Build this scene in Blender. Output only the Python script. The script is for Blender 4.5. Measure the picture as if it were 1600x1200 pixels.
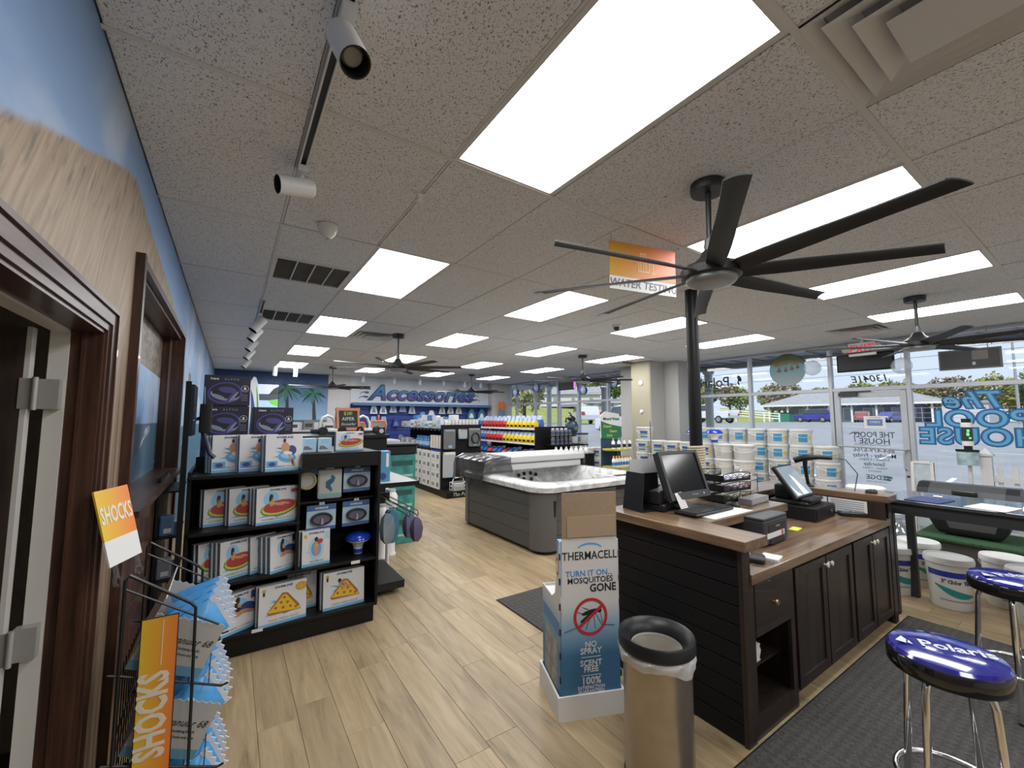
import bpy, bmesh, math, random
from mathutils import Matrix, Vector
for o in list(bpy.data.objects): bpy.data.objects.remove(o)
SC = bpy.context.scene
COL = SC.collection
PI = math.pi
# ------------------------------------------------------------------ camera
def cam_axes(yaw, pitch, roll):
    f = Vector((math.sin(yaw)*math.cos(pitch), math.cos(yaw)*math.cos(pitch), math.sin(pitch)))
    r = Vector((math.cos(yaw), -math.sin(yaw), 0)); u = r.cross(f)
    c, s = math.cos(roll), math.sin(roll)
    return c*r+s*u, -s*r+c*u, f
cd = bpy.data.cameras.new('camera'); cam = bpy.data.objects.new('camera', cd); COL.objects.link(cam)
cr, cu, cf = cam_axes(0.5929267, 0.0832406, 0.0015549)
cam.matrix_world = Matrix(((cr.x, cu.x, -cf.x, 0.3987), (cr.y, cu.y, -cf.y, -0.5190), (cr.z, cu.z, -cf.z, 1.70), (0, 0, 0, 1)))
cd.sensor_fit = 'HORIZONTAL'; cd.sensor_width = 36.0; cd.lens = 650.743*36/1600; cd.clip_start = 0.02; cd.clip_end = 600
SC.camera = cam
# ------------------------------------------------------------------ world, sun, exposure
W = bpy.data.worlds.new('sky'); SC.world = W; W.use_nodes = True
bg = W.node_tree.nodes['Background']; bg.inputs[0].default_value = (0.70, 0.81, 0.95, 1); bg.inputs[1].default_value = 1.08
sd = bpy.data.lights.new('sun', 'SUN'); sd.energy = 4.6; sd.angle = 0.06; sd.color = (1, 0.96, 0.9)
sun = bpy.data.objects.new('sun', sd); COL.objects.link(sun)
sun.rotation_euler = (math.radians(12), math.radians(-38), 0)
SC.view_settings.view_transform = 'Standard'; SC.view_settings.look = 'None'
SC.view_settings.gamma = 1.0; SC.view_settings.use_curve_mapping = False
SC.view_settings.exposure = 0.0
PANEL_STRENGTH = 15.0
# ------------------------------------------------------------------ materials
MATS = {}
def nt(m): return m.node_tree.nodes, m.node_tree.links
def P(name, col=(0.5,0.5,0.5), rough=0.5, metal=0.0, spec=0.5, alpha=1.0, emit=None, estr=0.0, coat=0.0, trans=0.0, noise=0.0, nscale=30, bump=0.0, bscale=60):
    """plain procedural principled material with optional fine colour noise / bump"""
    if name in MATS: return MATS[name]
    m = bpy.data.materials.new(name); m.use_nodes = True; MATS[name] = m
    n, l = nt(m); b = n['Principled BSDF']
    b.inputs['Base Color'].default_value = (*col, 1); b.inputs['Roughness'].default_value = rough
    b.inputs['Metallic'].default_value = metal; b.inputs['Specular IOR Level'].default_value = spec
    b.inputs['Alpha'].default_value = alpha; b.inputs['Coat Weight'].default_value = coat
    b.inputs['Transmission Weight'].default_value = trans
    if emit: b.inputs['Emission Color'].default_value = (*emit, 1); b.inputs['Emission Strength'].default_value = estr
    if noise or bump:
        tc = n.new('ShaderNodeTexCoord')
        if noise:
            t = n.new('ShaderNodeTexNoise'); t.inputs['Scale'].default_value = nscale; t.inputs['Detail'].default_value = 3
            l.new(tc.outputs['Object'], t.inputs['Vector'])
            r = n.new('ShaderNodeValToRGB'); e = r.color_ramp.elements
            e[0].position = 0.3; e[1].position = 0.7
            e[0].color = (*[max(0, c*(1-noise)) for c in col], 1); e[1].color = (*[min(1, c*(1+noise)) for c in col], 1)
            l.new(t.outputs['Fac'], r.inputs[0]); l.new(r.outputs[0], b.inputs['Base Color'])
        if bump:
            t = n.new('ShaderNodeTexNoise'); t.inputs['Scale'].default_value = bscale; t.inputs['Detail'].default_value = 4
            l.new(tc.outputs['Object'], t.inputs['Vector'])
            bn = n.new('ShaderNodeBump'); bn.inputs['Strength'].default_value = bump; bn.inputs['Distance'].default_value = 0.005
            l.new(t.outputs['Fac'], bn.inputs['Height']); l.new(bn.outputs[0], b.inputs['Normal'])
    return m
def glassy(name, tint=(1,1,1), refl=0.08, rough=0.0):
    """thin clear sheet: transparent with a glossy coat"""
    if name in MATS: return MATS[name]
    m = bpy.data.materials.new(name); m.use_nodes = True; MATS[name] = m
    n, l = nt(m); n.remove(n['Principled BSDF'])
    t = n.new('ShaderNodeBsdfTransparent'); t.inputs[0].default_value = (*tint, 1)
    g = n.new('ShaderNodeBsdfGlossy'); g.inputs['Roughness'].default_value = rough
    x = n.new('ShaderNodeMixShader'); x.inputs[0].default_value = refl
    l.new(t.outputs[0], x.inputs[1]); l.new(g.outputs[0], x.inputs[2]); l.new(x.outputs[0], n['Material Output'].inputs[0])
    return m
def wood(name, dark, light, scale=6.0, axis='Y', rough=0.5, stretch=12.0, bump=0.1, coat=0.0):
    if name in MATS: return MATS[name]
    m = bpy.data.materials.new(name); m.use_nodes = True; MATS[name] = m
    n, l = nt(m); b = n['Principled BSDF']
    tc = n.new('ShaderNodeTexCoord'); mp = n.new('ShaderNodeMapping'); l.new(tc.outputs['Object'], mp.inputs[0])
    s = [scale*stretch]*3; s['XYZ'.index(axis)] = scale*0.6; mp.inputs['Scale'].default_value = s
    oi = n.new('ShaderNodeObjectInfo'); ad = n.new('ShaderNodeVectorMath'); ad.operation = 'ADD'
    sc = n.new('ShaderNodeVectorMath'); sc.operation = 'SCALE'; sc.inputs['Scale'].default_value = 37.0
    cb = n.new('ShaderNodeCombineXYZ'); l.new(oi.outputs['Random'], cb.inputs[0]); l.new(oi.outputs['Random'], cb.inputs[1]); l.new(cb.outputs[0], sc.inputs[0])
    l.new(mp.outputs[0], ad.inputs[0]); l.new(sc.outputs[0], ad.inputs[1])
    t = n.new('ShaderNodeTexNoise'); t.inputs['Scale'].default_value = 1; t.inputs['Detail'].default_value = 7; t.inputs['Roughness'].default_value = 0.62
    l.new(ad.outputs[0], t.inputs['Vector'])
    r = n.new('ShaderNodeValToRGB'); r.color_ramp.elements[0].position = 0.34; r.color_ramp.elements[1].position = 0.68
    r.color_ramp.elements[0].color = (*dark, 1); r.color_ramp.elements[1].color = (*light, 1)
    l.new(t.outputs['Fac'], r.inputs[0])
    hv = n.new('ShaderNodeHueSaturation'); mr = n.new('ShaderNodeMapRange'); mr.inputs[3].default_value = 0.86; mr.inputs[4].default_value = 1.1
    l.new(oi.outputs['Random'], mr.inputs[0]); l.new(mr.outputs[0], hv.inputs['Value']); l.new(r.outputs[0], hv.inputs['Color'])
    l.new(hv.outputs[0], b.inputs['Base Color']); b.inputs['Roughness'].default_value = rough; b.inputs['Coat Weight'].default_value = coat
    if bump:
        bn = n.new('ShaderNodeBump'); bn.inputs['Strength'].default_value = bump; bn.inputs['Distance'].default_value = 0.003
        l.new(t.outputs['Fac'], bn.inputs['Height']); l.new(bn.outputs[0], b.inputs['Normal'])
    return m
# ------------------------------------------------------------------ mesh builder
class B:
    def __init__(s): s.v = []; s.f = []; s.mi = []; s.sm = []
    def add(s, vs, fs, mi=0, smooth=False, M=None):
        o = len(s.v)
        s.v += [tuple(M @ Vector(v)) if M is not None else tuple(v) for v in vs]
        s.f += [tuple(i+o for i in f) for f in fs]; s.mi += [mi]*len(fs); s.sm += [smooth]*len(fs); return s
    def box(s, x0, y0, z0, x1, y1, z1, mi=0, M=None):
        vs = [(x0,y0,z0),(x1,y0,z0),(x1,y1,z0),(x0,y1,z0),(x0,y0,z1),(x1,y0,z1),(x1,y1,z1),(x0,y1,z1)]
        return s.add(vs, [(0,3,2,1),(4,5,6,7),(0,1,5,4),(1,2,6,5),(2,3,7,6),(3,0,4,7)], mi, False, M)
    def cbox(s, cx, cy, cz, sx, sy, sz, mi=0, M=None):
        return s.box(cx-sx/2, cy-sy/2, cz-sz/2, cx+sx/2, cy+sy/2, cz+sz/2, mi, M)
    def rbox(s, x0, y0, z0, x1, y1, z1, r=0.01, mi=0, M=None, seg=3):
        """box with rounded vertical edges and chamfered top/bottom"""
        r = min(r, (x1-x0)/2.01, (y1-y0)/2.01)
        def ring(z, ins):
            out = []
            for cx, cy, a0 in ((x1-r, y1-r, 0), (x0+r, y1-r, 90), (x0+r, y0+r, 180), (x1-r, y0+r, 270)):
                for k in range(seg+1):
                    a = math.radians(a0+90*k/seg); out.append((cx+(r-ins)*math.cos(a), cy+(r-ins)*math.sin(a), z))
            return out
        c = min(r*0.5, (z1-z0)/4)
        R = [ring(z0, c), ring(z0+c, 0), ring(z1-c, 0), ring(z1, c)]; n = len(R[0])
        vs = [p for q in R for p in q]; fs = []
        for k in range(3):
            for i in range(n): j = (i+1) % n; fs.append((k*n+i, k*n+j, (k+1)*n+j, (k+1)*n+i))
        fs.append(tuple(range(n-1, -1, -1))); fs.append(tuple(range(3*n, 4*n)))
        return s.add(vs, fs, mi, True, M)
    def lathe(s, prof, seg=24, mi=0, M=None, smooth=True, sx=1.0, sy=1.0, cap=True):
        """prof: list of (radius, z) from bottom to top"""
        vs = []; fs = []; n = len(prof)
        for r, z in prof:
            for k in range(seg): a = 2*PI*k/seg; vs.append((r*math.cos(a)*sx, r*math.sin(a)*sy, z))
        for i in range(n-1):
            for k in range(seg): j = (k+1) % seg; fs.append((i*seg+k, i*seg+j, (i+1)*seg+j, (i+1)*seg+k))
        if cap:
            if prof[0][0] > 1e-5: fs.append(tuple(range(seg-1, -1, -1)))
            if prof[-1][0] > 1e-5: fs.append(tuple(range((n-1)*seg, n*seg)))
        return s.add(vs, fs, mi, smooth, M)
    def cyl(s, x, y, z0, z1, r, seg=20, mi=0, r2=None):
        return s.lathe([(r, z0), (r if r2 is None else r2, z1)], seg, mi, Matrix.Translation((x, y, 0)))
    def tube(s, pts, r, seg=8, mi=0, closed=False, M=None, caps=True):
        pts = [Vector(p) for p in pts]; n = len(pts); vs = []; fs = []
        rs = r if isinstance(r, (list, tuple)) else [r]*n
        up = None
        for i, p in enumerate(pts):
            a = pts[i-1] if (i > 0 or closed) else p; c = pts[(i+1) % n] if (i < n-1 or closed) else p
            t = (c-a); t = t.normalized() if t.length > 1e-9 else Vector((0,0,1))
            if up is None: up = t.orthogonal().normalized()
            else:
                up = up - t*up.dot(t); up = up.normalized() if up.length > 1e-6 else t.orthogonal().normalized()
            w = t.cross(up)
            for k in range(seg): q = 2*PI*k/seg; vs.append(p+(up*math.cos(q)+w*math.sin(q))*rs[i])
        for i in range(n if closed else n-1):
            j = (i+1) % n
            for k in range(seg): kk = (k+1) % seg; fs.append((i*seg+k, i*seg+kk, j*seg+kk, j*seg+k))
        if not closed and caps: fs.append(tuple(range(seg-1, -1, -1))); fs.append(tuple(range((n-1)*seg, n*seg)))
        return s.add(vs, fs, mi, True, M)
    def prism(s, outline, d0, d1, plane='XZ', mi=0, M=None):
        """extrude a 2D outline (ccw); XZ -> along y, XY -> along z, YZ -> along x"""
        n = len(outline)
        def p(a, b, d): return {'XZ': (a, d, b), 'XY': (a, b, d), 'YZ': (d, a, b)}[plane]
        vs = [p(a, b, d0) for a, b in outline]+[p(a, b, d1) for a, b in outline]
        fs = [tuple(range(n)), tuple(range(2*n-1, n-1, -1))]+[(i, i+n, (i+1) % n+n, (i+1) % n) for i in range(n)]
        return s.add(vs, fs, mi, False, M)
    def sphere(s, c, r, mi=0, seg=16, rings=10, sz=1.0, M=None):
        prof = [(max(1e-6, r*math.sin(PI*i/rings)), -r*sz*math.cos(PI*i/rings)) for i in range(rings+1)]
        T = Matrix.Translation(c); return s.lathe(prof, seg, mi, T if M is None else M @ T, True, cap=False)
    def mesh(s, name, mats):
        me = bpy.data.meshes.new(name); me.from_pydata(s.v, [], s.f); me.update()
        for m in (mats if isinstance(mats, (list, tuple)) else [mats]): me.materials.append(m)
        me.polygons.foreach_set('material_index', s.mi); me.polygons.foreach_set('use_smooth', s.sm)
        bm = bmesh.new(); bm.from_mesh(me); bmesh.ops.recalc_face_normals(bm, faces=bm.faces)
        ang = math.radians(38)
        for e in bm.edges:
            if len(e.link_faces) == 2 and e.calc_face_angle(0) > ang: e.smooth = False
        bm.to_mesh(me); bm.free()
        return me
    def obj(s, name, mats, parent=None, M=None, bevel=0):
        return link(name, s.mesh(name, mats), parent, M, bevel)
def link(name, me, parent=None, M=None, bevel=0):
    o = bpy.data.objects.new(name, me); COL.objects.link(o)
    if parent is not None: o.parent = parent
    if M is not None: o.matrix_local = M
    if bevel:
        b = o.modifiers.new('bevel', 'BEVEL'); b.width = bevel; b.segments = 2; b.limit_method = 'ANGLE'; b.angle_limit = math.radians(50); b.harden_normals = False
    return o
def T(x=0, y=0, z=0, rz=0, rx=0, ry=0):
    return Matrix.Translation((x, y, z)) @ Matrix.Rotation(math.radians(rz), 4, 'Z') @ Matrix.Rotation(math.radians(ry), 4, 'Y') @ Matrix.Rotation(math.radians(rx), 4, 'X')
def thing(name, label, cat, loc=(0,0,0), rz=0, group=None):
    o = bpy.data.objects.new(name, None); o.empty_display_size = 0.05; COL.objects.link(o)
    o.location = loc; o.rotation_euler = (0, 0, math.radians(rz))
    return tag(o, label, cat, group)
def tag(o, label, cat, group=None):
    o['label'] = label; o['category'] = cat
    if group: o['group'] = group
    return o
def struct(o, label=None):
    o['kind'] = 'structure'
    if label: o['label'] = label
    return o
def copytree(root, M, label, group=None):
    r = root.copy(); COL.objects.link(r); r.matrix_local = M; r['label'] = label
    if group: r['group'] = group
    for ch in root.children:
        c = ch.copy(); COL.objects.link(c); c.parent = r
        for g in ch.children:
            d = g.copy(); COL.objects.link(d); d.parent = c
    return r
TXT = {}
def text(s, size, mat, parent, M, name='lettering', bold=0.0, shear=0.0, ext=0.0006, align='CENTER', sx=1.0, spacing=1.0, res=2):
    """flat print lettering: lies in local XY, reads along +X, faces +Z"""
    k = (s, size, bold, shear, ext, align, spacing, res)
    if k not in TXT:
        cu_ = bpy.data.curves.new('t', 'FONT'); cu_.body = s; cu_.size = size; cu_.offset = bold*size; cu_.shear = shear; cu_.extrude = ext
        cu_.align_x = align; cu_.align_y = 'CENTER'; cu_.resolution_u = res; cu_.space_character = spacing
        o = bpy.data.objects.new('t', cu_); me = bpy.data.meshes.new_from_object(o)
        bpy.data.objects.remove(o); bpy.data.curves.remove(cu_); TXT[k] = me
    me = TXT[k].copy(); me.materials.clear(); me.materials.append(mat)
    if sx != 1.0: me.transform(Matrix.Scale(sx, 4, (1, 0, 0)))
    return link(name, me, parent, M)
# local frames for print: front face looking -Y (reads along +X), looking -X (reads along -Y), looking +X (reads along +Y)
F_NY = Matrix(((1,0,0,0),(0,0,-1,0),(0,1,0,0),(0,0,0,1)))
F_PY = Matrix(((-1,0,0,0),(0,0,1,0),(0,1,0,0),(0,0,0,1)))
F_NX = Matrix(((0,0,-1,0),(-1,0,0,0),(0,1,0,0),(0,0,0,1)))
F_PX = Matrix(((0,0,1,0),(1,0,0,0),(0,1,0,0),(0,0,0,1)))
def ell(cx, cy, rx, ry, n=16, a0=0, a1=360):
    return [(cx+rx*math.cos(math.radians(a0+(a1-a0)*k/n)), cy+ry*math.sin(math.radians(a0+(a1-a0)*k/n))) for k in range(n+(0 if a1-a0 >= 360 else 1))]
def rot2(pts, deg, cx=0, cy=0):
    c, s = math.cos(math.radians(deg)), math.sin(math.radians(deg))
    return [(cx+(x-cx)*c-(y-cy)*s, cy+(x-cx)*s+(y-cy)*c) for x, y in pts]
def ordn(n): return f"{n}{'th' if 10 < n % 100 < 14 else {1: 'st', 2: 'nd', 3: 'rd'}.get(n % 10, 'th')}"
ORD = ['first','second','third','fourth','fifth','sixth','seventh','eighth','ninth','tenth','eleventh','twelfth','thirteenth','fourteenth','fifteenth','sixteenth']
# palette
BLACK = P('black_paint', (0.006,0.006,0.0068), 0.45, spec=0.3)
BLACKP = P('black_plastic', (0.011,0.011,0.0125), 0.38, spec=0.4)
BLKMAT = P('black_matte', (0.007,0.007,0.008), 0.7, spec=0.25)
DGREY = P('dark_grey_plastic', (0.032,0.034,0.037), 0.45)
MGREY = P('mid_grey', (0.16,0.16,0.165), 0.5)
LGREY = P('light_grey', (0.45,0.45,0.45), 0.5)
WHITE = P('white_plastic', (0.75,0.75,0.74), 0.4)
WHITEP = P('white_card', (0.72,0.72,0.71), 0.55)
CHROME = P('chrome', (0.8,0.8,0.82), 0.08, 1.0)
STEEL = P('steel', (0.45,0.43,0.40), 0.3, 1.0)
ALU = P('aluminium_frame', (0.5,0.52,0.55), 0.42, 0.35)
CLEAR = glassy('clear_plastic', (0.97,0.98,1), 0.12, 0.08)
BLUE = P('royal_blue', (0.02,0.06,0.42), 0.3)
SKYB = P('print_sky_blue', (0.1,0.35,0.66), 0.5)
LBLUE = P('print_light_blue', (0.28,0.55,0.78), 0.5)
TEAL = P('teal', (0.02,0.28,0.3), 0.5)
NAVY = P('navy', (0.015,0.03,0.14), 0.45)
RED = P('red', (0.55,0.03,0.025), 0.45)
ORANGE = P('orange', (0.85,0.2,0.03), 0.45)
YELLOW = P('yellow', (0.85,0.6,0.03), 0.45)
GREEN = P('green', (0.06,0.35,0.08), 0.5)
SKIN = P('print_tan', (0.55,0.28,0.16), 0.5)
INK = P('print_black', (0.015,0.015,0.02), 0.5)
GREYINK = P('print_grey', (0.25,0.27,0.3), 0.5)
CARD = P('cardboard', (0.30,0.215,0.135), 0.8, noise=0.08, nscale=80)
# ================================================================== SETTING
XW, YF, YB, ZC = 8.75, 12.2, -3.66, 2.938      # storefront plane, far wall, back wall, ceiling height
TX, TY = 0.61, 1.22
def math_node(n, l, op, a, b=None, c=None):
    m = n.new('ShaderNodeMath'); m.operation = op
    for i, v in enumerate((a, b, c)):
        if v is None: continue
        if isinstance(v, (int, float)): m.inputs[i].default_value = v
        else: l.new(v, m.inputs[i])
    return m.outputs[0]
# ---- floor of vinyl planks
def plank_mat():
    m = bpy.data.materials.new('oak_vinyl_plank'); m.use_nodes = True; n, l = nt(m); b = n['Principled BSDF']
    geo = n.new('ShaderNodeNewGeometry'); oi = n.new('ShaderNodeObjectInfo')
    rnd = math_node(n, l, 'FRACT', math_node(n, l, 'ADD', oi.outputs['Random'], geo.outputs['Random Per Island']))
    cb = n.new('ShaderNodeCombineXYZ'); l.new(math_node(n, l, 'MULTIPLY', rnd, 91.0), cb.inputs[0]); l.new(math_node(n, l, 'MULTIPLY', rnd, 53.0), cb.inputs[1])
    mp = n.new('ShaderNodeMapping'); l.new(geo.outputs['Position'], mp.inputs[0]); mp.inputs['Scale'].default_value = (15, 1.6, 1)
    ad = n.new('ShaderNodeVectorMath'); l.new(mp.outputs[0], ad.inputs[0]); l.new(cb.outputs[0], ad.inputs[1])
    t = n.new('ShaderNodeTexNoise'); t.inputs['Scale'].default_value = 1.0; t.inputs['Detail'].default_value = 6; t.inputs['Roughness'].default_value = 0.6; t.inputs['Distortion'].default_value = 0.9
    l.new(ad.outputs[0], t.inputs['Vector'])
    mp2 = n.new('ShaderNodeMapping'); l.new(geo.outputs['Position'], mp2.inputs[0]); mp2.inputs['Scale'].default_value = (110, 5, 1)
    t2 = n.new('ShaderNodeTexNoise'); t2.inputs['Detail'].default_value = 3; t2.inputs['Scale'].default_value = 1.0; l.new(mp2.outputs[0], t2.inputs['Vector'])
    r = n.new('ShaderNodeValToRGB'); e = r.color_ramp.elements
    e[0].position = 0.3; e[0].color = (0.185, 0.128, 0.07, 1); e[1].position = 0.62; e[1].color = (0.40, 0.30, 0.175, 1)
    k = e.new(0.45); k.color = (0.315, 0.232, 0.13, 1)
    fac = math_node(n, l, 'ADD', math_node(n, l, 'MULTIPLY', t.outputs['Fac'], 0.8), math_node(n, l, 'MULTIPLY', t2.outputs['Fac'], 0.2))
    l.new(fac, r.inputs[0])
    hv = n.new('ShaderNodeHueSaturation'); l.new(math_node(n, l, 'ADD', math_node(n, l, 'MULTIPLY', rnd, 0.26), 0.86), hv.inputs['Value']); l.new(r.outputs[0], hv.inputs['Color'])
    l.new(hv.outputs[0], b.inputs['Base Color']); b.inputs['Roughness'].default_value = 0.42
    bn = n.new('ShaderNodeBump'); bn.inputs['Strength'].default_value = 0.12; bn.inputs['Distance'].default_value = 0.002
    l.new(t2.outputs['Fac'], bn.inputs['Height']); l.new(bn.outputs[0], b.inputs['Normal'])
    return m
PLANK = plank_mat()
fl = B().box(-1.9, YB-0.2, -0.12, XW+0.15, YF+0.2, -0.006).obj('floor', P('subfloor', (0.10,0.08,0.06), 0.8)); struct(fl)
random.seed(4)
PW, PL = 0.2, 1.22
planks = []
for i in range(int(math.ceil(XW/PW))):
    off = random.random()*PL
    y = YB-off
    while y < YF:
        y0, y1 = max(y, YB), min(y+PL, YF)
        x0, x1 = i*PW, min((i+1)*PW, XW)
        if y1-y0 > 0.02: planks.append((x0, x1, y0, y1))
        y += PL
def seen(px):
    x, y = (px[0]+px[1])/2-0.3987, (px[2]+px[3])/2+0.519
    d = x*math.sin(0.593)+y*math.cos(0.593); s = x*math.cos(0.593)-y*math.sin(0.593)
    if d < 0.9 or abs(s) > d*1.3+0.3: return 1e9
    X_, Y_ = (px[0]+px[1])/2, (px[2]+px[3])/2
    if 2.75 < X_ < 5.2 and 0.75 < Y_ < 1.7: return 900+d      # under the desk
    if 3.7 < X_ < 5.7 and 3.8 < Y_ < 5.7: return 900+d        # under the tub
    if 2.8 < X_ < 5 and Y_ < 0.7: return 900+d                # under the mat
    return math.hypot(x, y)
planks.sort(key=seen)
def plank_verts(x0, x1, y0, y1):
    g, c = 0.0006, 0.0022
    return [(x0+g,y0+g,-0.006),(x1-g,y0+g,-0.006),(x1-g,y1-g,-0.006),(x0+g,y1-g,-0.006),(x0+g,y0+g,-0.0016),(x1-g,y0+g,-0.0016),(x1-g,y1-g,-0.0016),(x0+g,y1-g,-0.0016),
            (x0+c,y0+c,0),(x1-c,y0+c,0),(x1-c,y1-c,0),(x0+c,y1-c,0)]
PF = [(0,1,5,4),(1,2,6,5),(2,3,7,6),(3,0,4,7),(4,5,9,8),(5,6,10,9),(6,7,11,10),(7,4,8,11),(8,9,10,11)]
full = None
rest = B()
for k, (x0, x1, y0, y1) in enumerate(planks):
    if k < 296 and seen((x0, x1, y0, y1)) < 800:
        if abs(y1-y0-PL) < 1e-4 and abs(x1-x0-PW) < 1e-4:
            if full is None: full = B().add(plank_verts(0, PW, 0, PL), PF).mesh('plank', PLANK)
            link('plank', full, fl, T(x0, y0, 0))
        else:
            B().add(plank_verts(0, x1-x0, 0, y1-y0), PF).obj('plank', PLANK, fl, T(x0, y0, 0))
    else: rest.add(plank_verts(x0, x1, y0, y1), PF)
r_ = rest.obj('floor_planks', PLANK, fl); r_['kind'] = 'stuff'
# ---- ceiling: slab, lay-in tiles, tee grid
def tile_mat():
    m = bpy.data.materials.new('fissured_ceiling_tile'); m.use_nodes = True; n, l = nt(m); b = n['Principled BSDF']
    geo = n.new('ShaderNodeNewGeometry')
    mp = n.new('ShaderNodeMapping'); mp.inputs['Scale'].default_value = (150, 105, 100); l.new(geo.outputs['Position'], mp.inputs[0])
    t = n.new('ShaderNodeTexNoise'); t.inputs['Scale'].default_value = 1; t.inputs['Detail'].default_value = 2; t.inputs['Distortion'].default_value = 1.2; l.new(mp.outputs[0], t.inputs['Vector'])
    r = n.new('ShaderNodeValToRGB'); e = r.color_ramp.elements; e[0].position = 0.355; e[0].color = (0.24,0.235,0.225,1); e[1].position = 0.43; e[1].color = (0.77,0.79,0.815,1)
    l.new(t.outputs['Fac'], r.inputs[0]); l.new(r.outputs[0], b.inputs['Base Color']); b.inputs['Roughness'].default_value = 0.95; b.inputs['Specular IOR Level'].default_value = 0.1
    bn = n.new('ShaderNodeBump'); bn.inputs['Strength'].default_value = 0.5; bn.inputs['Distance'].default_value = 0.003
    l.new(r.outputs[0], bn.inputs['Height']); l.new(bn.outputs[0], b.inputs['Normal'])
    return m
TILE = tile_mat()
TEE = P('ceiling_tee', (0.66,0.655,0.64), 0.5)
WHMETAL = P('white_metal', (0.62,0.62,0.61), 0.4)
ceil = B().box(-0.3, YB-0.2, ZC+0.12, XW+0.15, YF+0.2, ZC+0.3).obj('ceiling', P('ceiling_slab', (0.3,0.3,0.3), 0.9)); struct(ceil)
LIGHTS = [(i, j) for i in (2, 5, 8, 11) for j in (-2, 0, 2, 4, 6, 8)]  # the row behind the camera is unseen, added only for room light
half = {(3,-1): (1,), (1,2): (1,), (1,4): (0,), (3,4): (1,), (12,1): (0,), (12,4): (1,)}   # which half cell holds a 2x2 grille
tile_full = B().rbox(-TX/2+0.0085, -TY/2+0.011, 0, TX/2-0.0085, TY/2-0.011, 0.016, 0.003, seg=1).mesh('ceiling_tile', TILE)
tile_half = B().rbox(-TX/2+0.006, -TX/2+0.006, 0, TX/2-0.006, TX/2-0.006, 0.016, 0.004, seg=1).mesh('ceiling_tile', TILE)
last_w = XW-14*TX
tile_last = B().rbox(-last_w/2+0.0085, -TY/2+0.011, 0, last_w/2-0.006, TY/2-0.011, 0.016, 0.003, seg=1).mesh('ceiling_tile', TILE)
for i in range(15):
    for j in range(-3, 10):
        if (i, j) in LIGHTS: continue
        x, y = (i+0.5)*TX, (j+0.5)*TY
        sag = random.uniform(0.0, 0.004)
        if (i, j) in half:
            h = 1-half[(i, j)][0]
            link('ceiling_tile', tile_half, ceil, T(x, j*TY+TX*(h+0.5), ZC+sag))
        elif i == 14: link('ceiling_tile', tile_last, ceil, T(14*TX+last_w/2, y, ZC+sag))
        else: link('ceiling_tile', tile_full, ceil, T(x, y, ZC+sag))
def tee_y(L): return B().box(-0.006, 0, 0, 0.006, L, 0.003).box(-0.001, 0, 0.003, 0.001, L, 0.04)
def tee_x(L): return B().box(0, -0.012, 0.0005, L, 0.012, 0.0035).box(0, -0.001, 0.003, L, 0.001, 0.04)
mty = tee_y(YF-YB).mesh('ceiling_tee', TEE); mtx = tee_x(XW).mesh('ceiling_tee', TEE)
for i in range(0, 15): link('ceiling_tee', mty, ceil, T(i*TX if i else 0.012, YB, ZC+0.004))
for j in range(-3, 11): link('ceiling_tee', mtx, ceil, T(0, j*TY if j < 10 else YF-0.012, ZC-0.002))
for (i, j), h in half.items(): link('ceiling_tee', tee_x(TX).mesh('ceiling_tee', TEE), ceil, T(i*TX, j*TY+TX, ZC-0.001))
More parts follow.
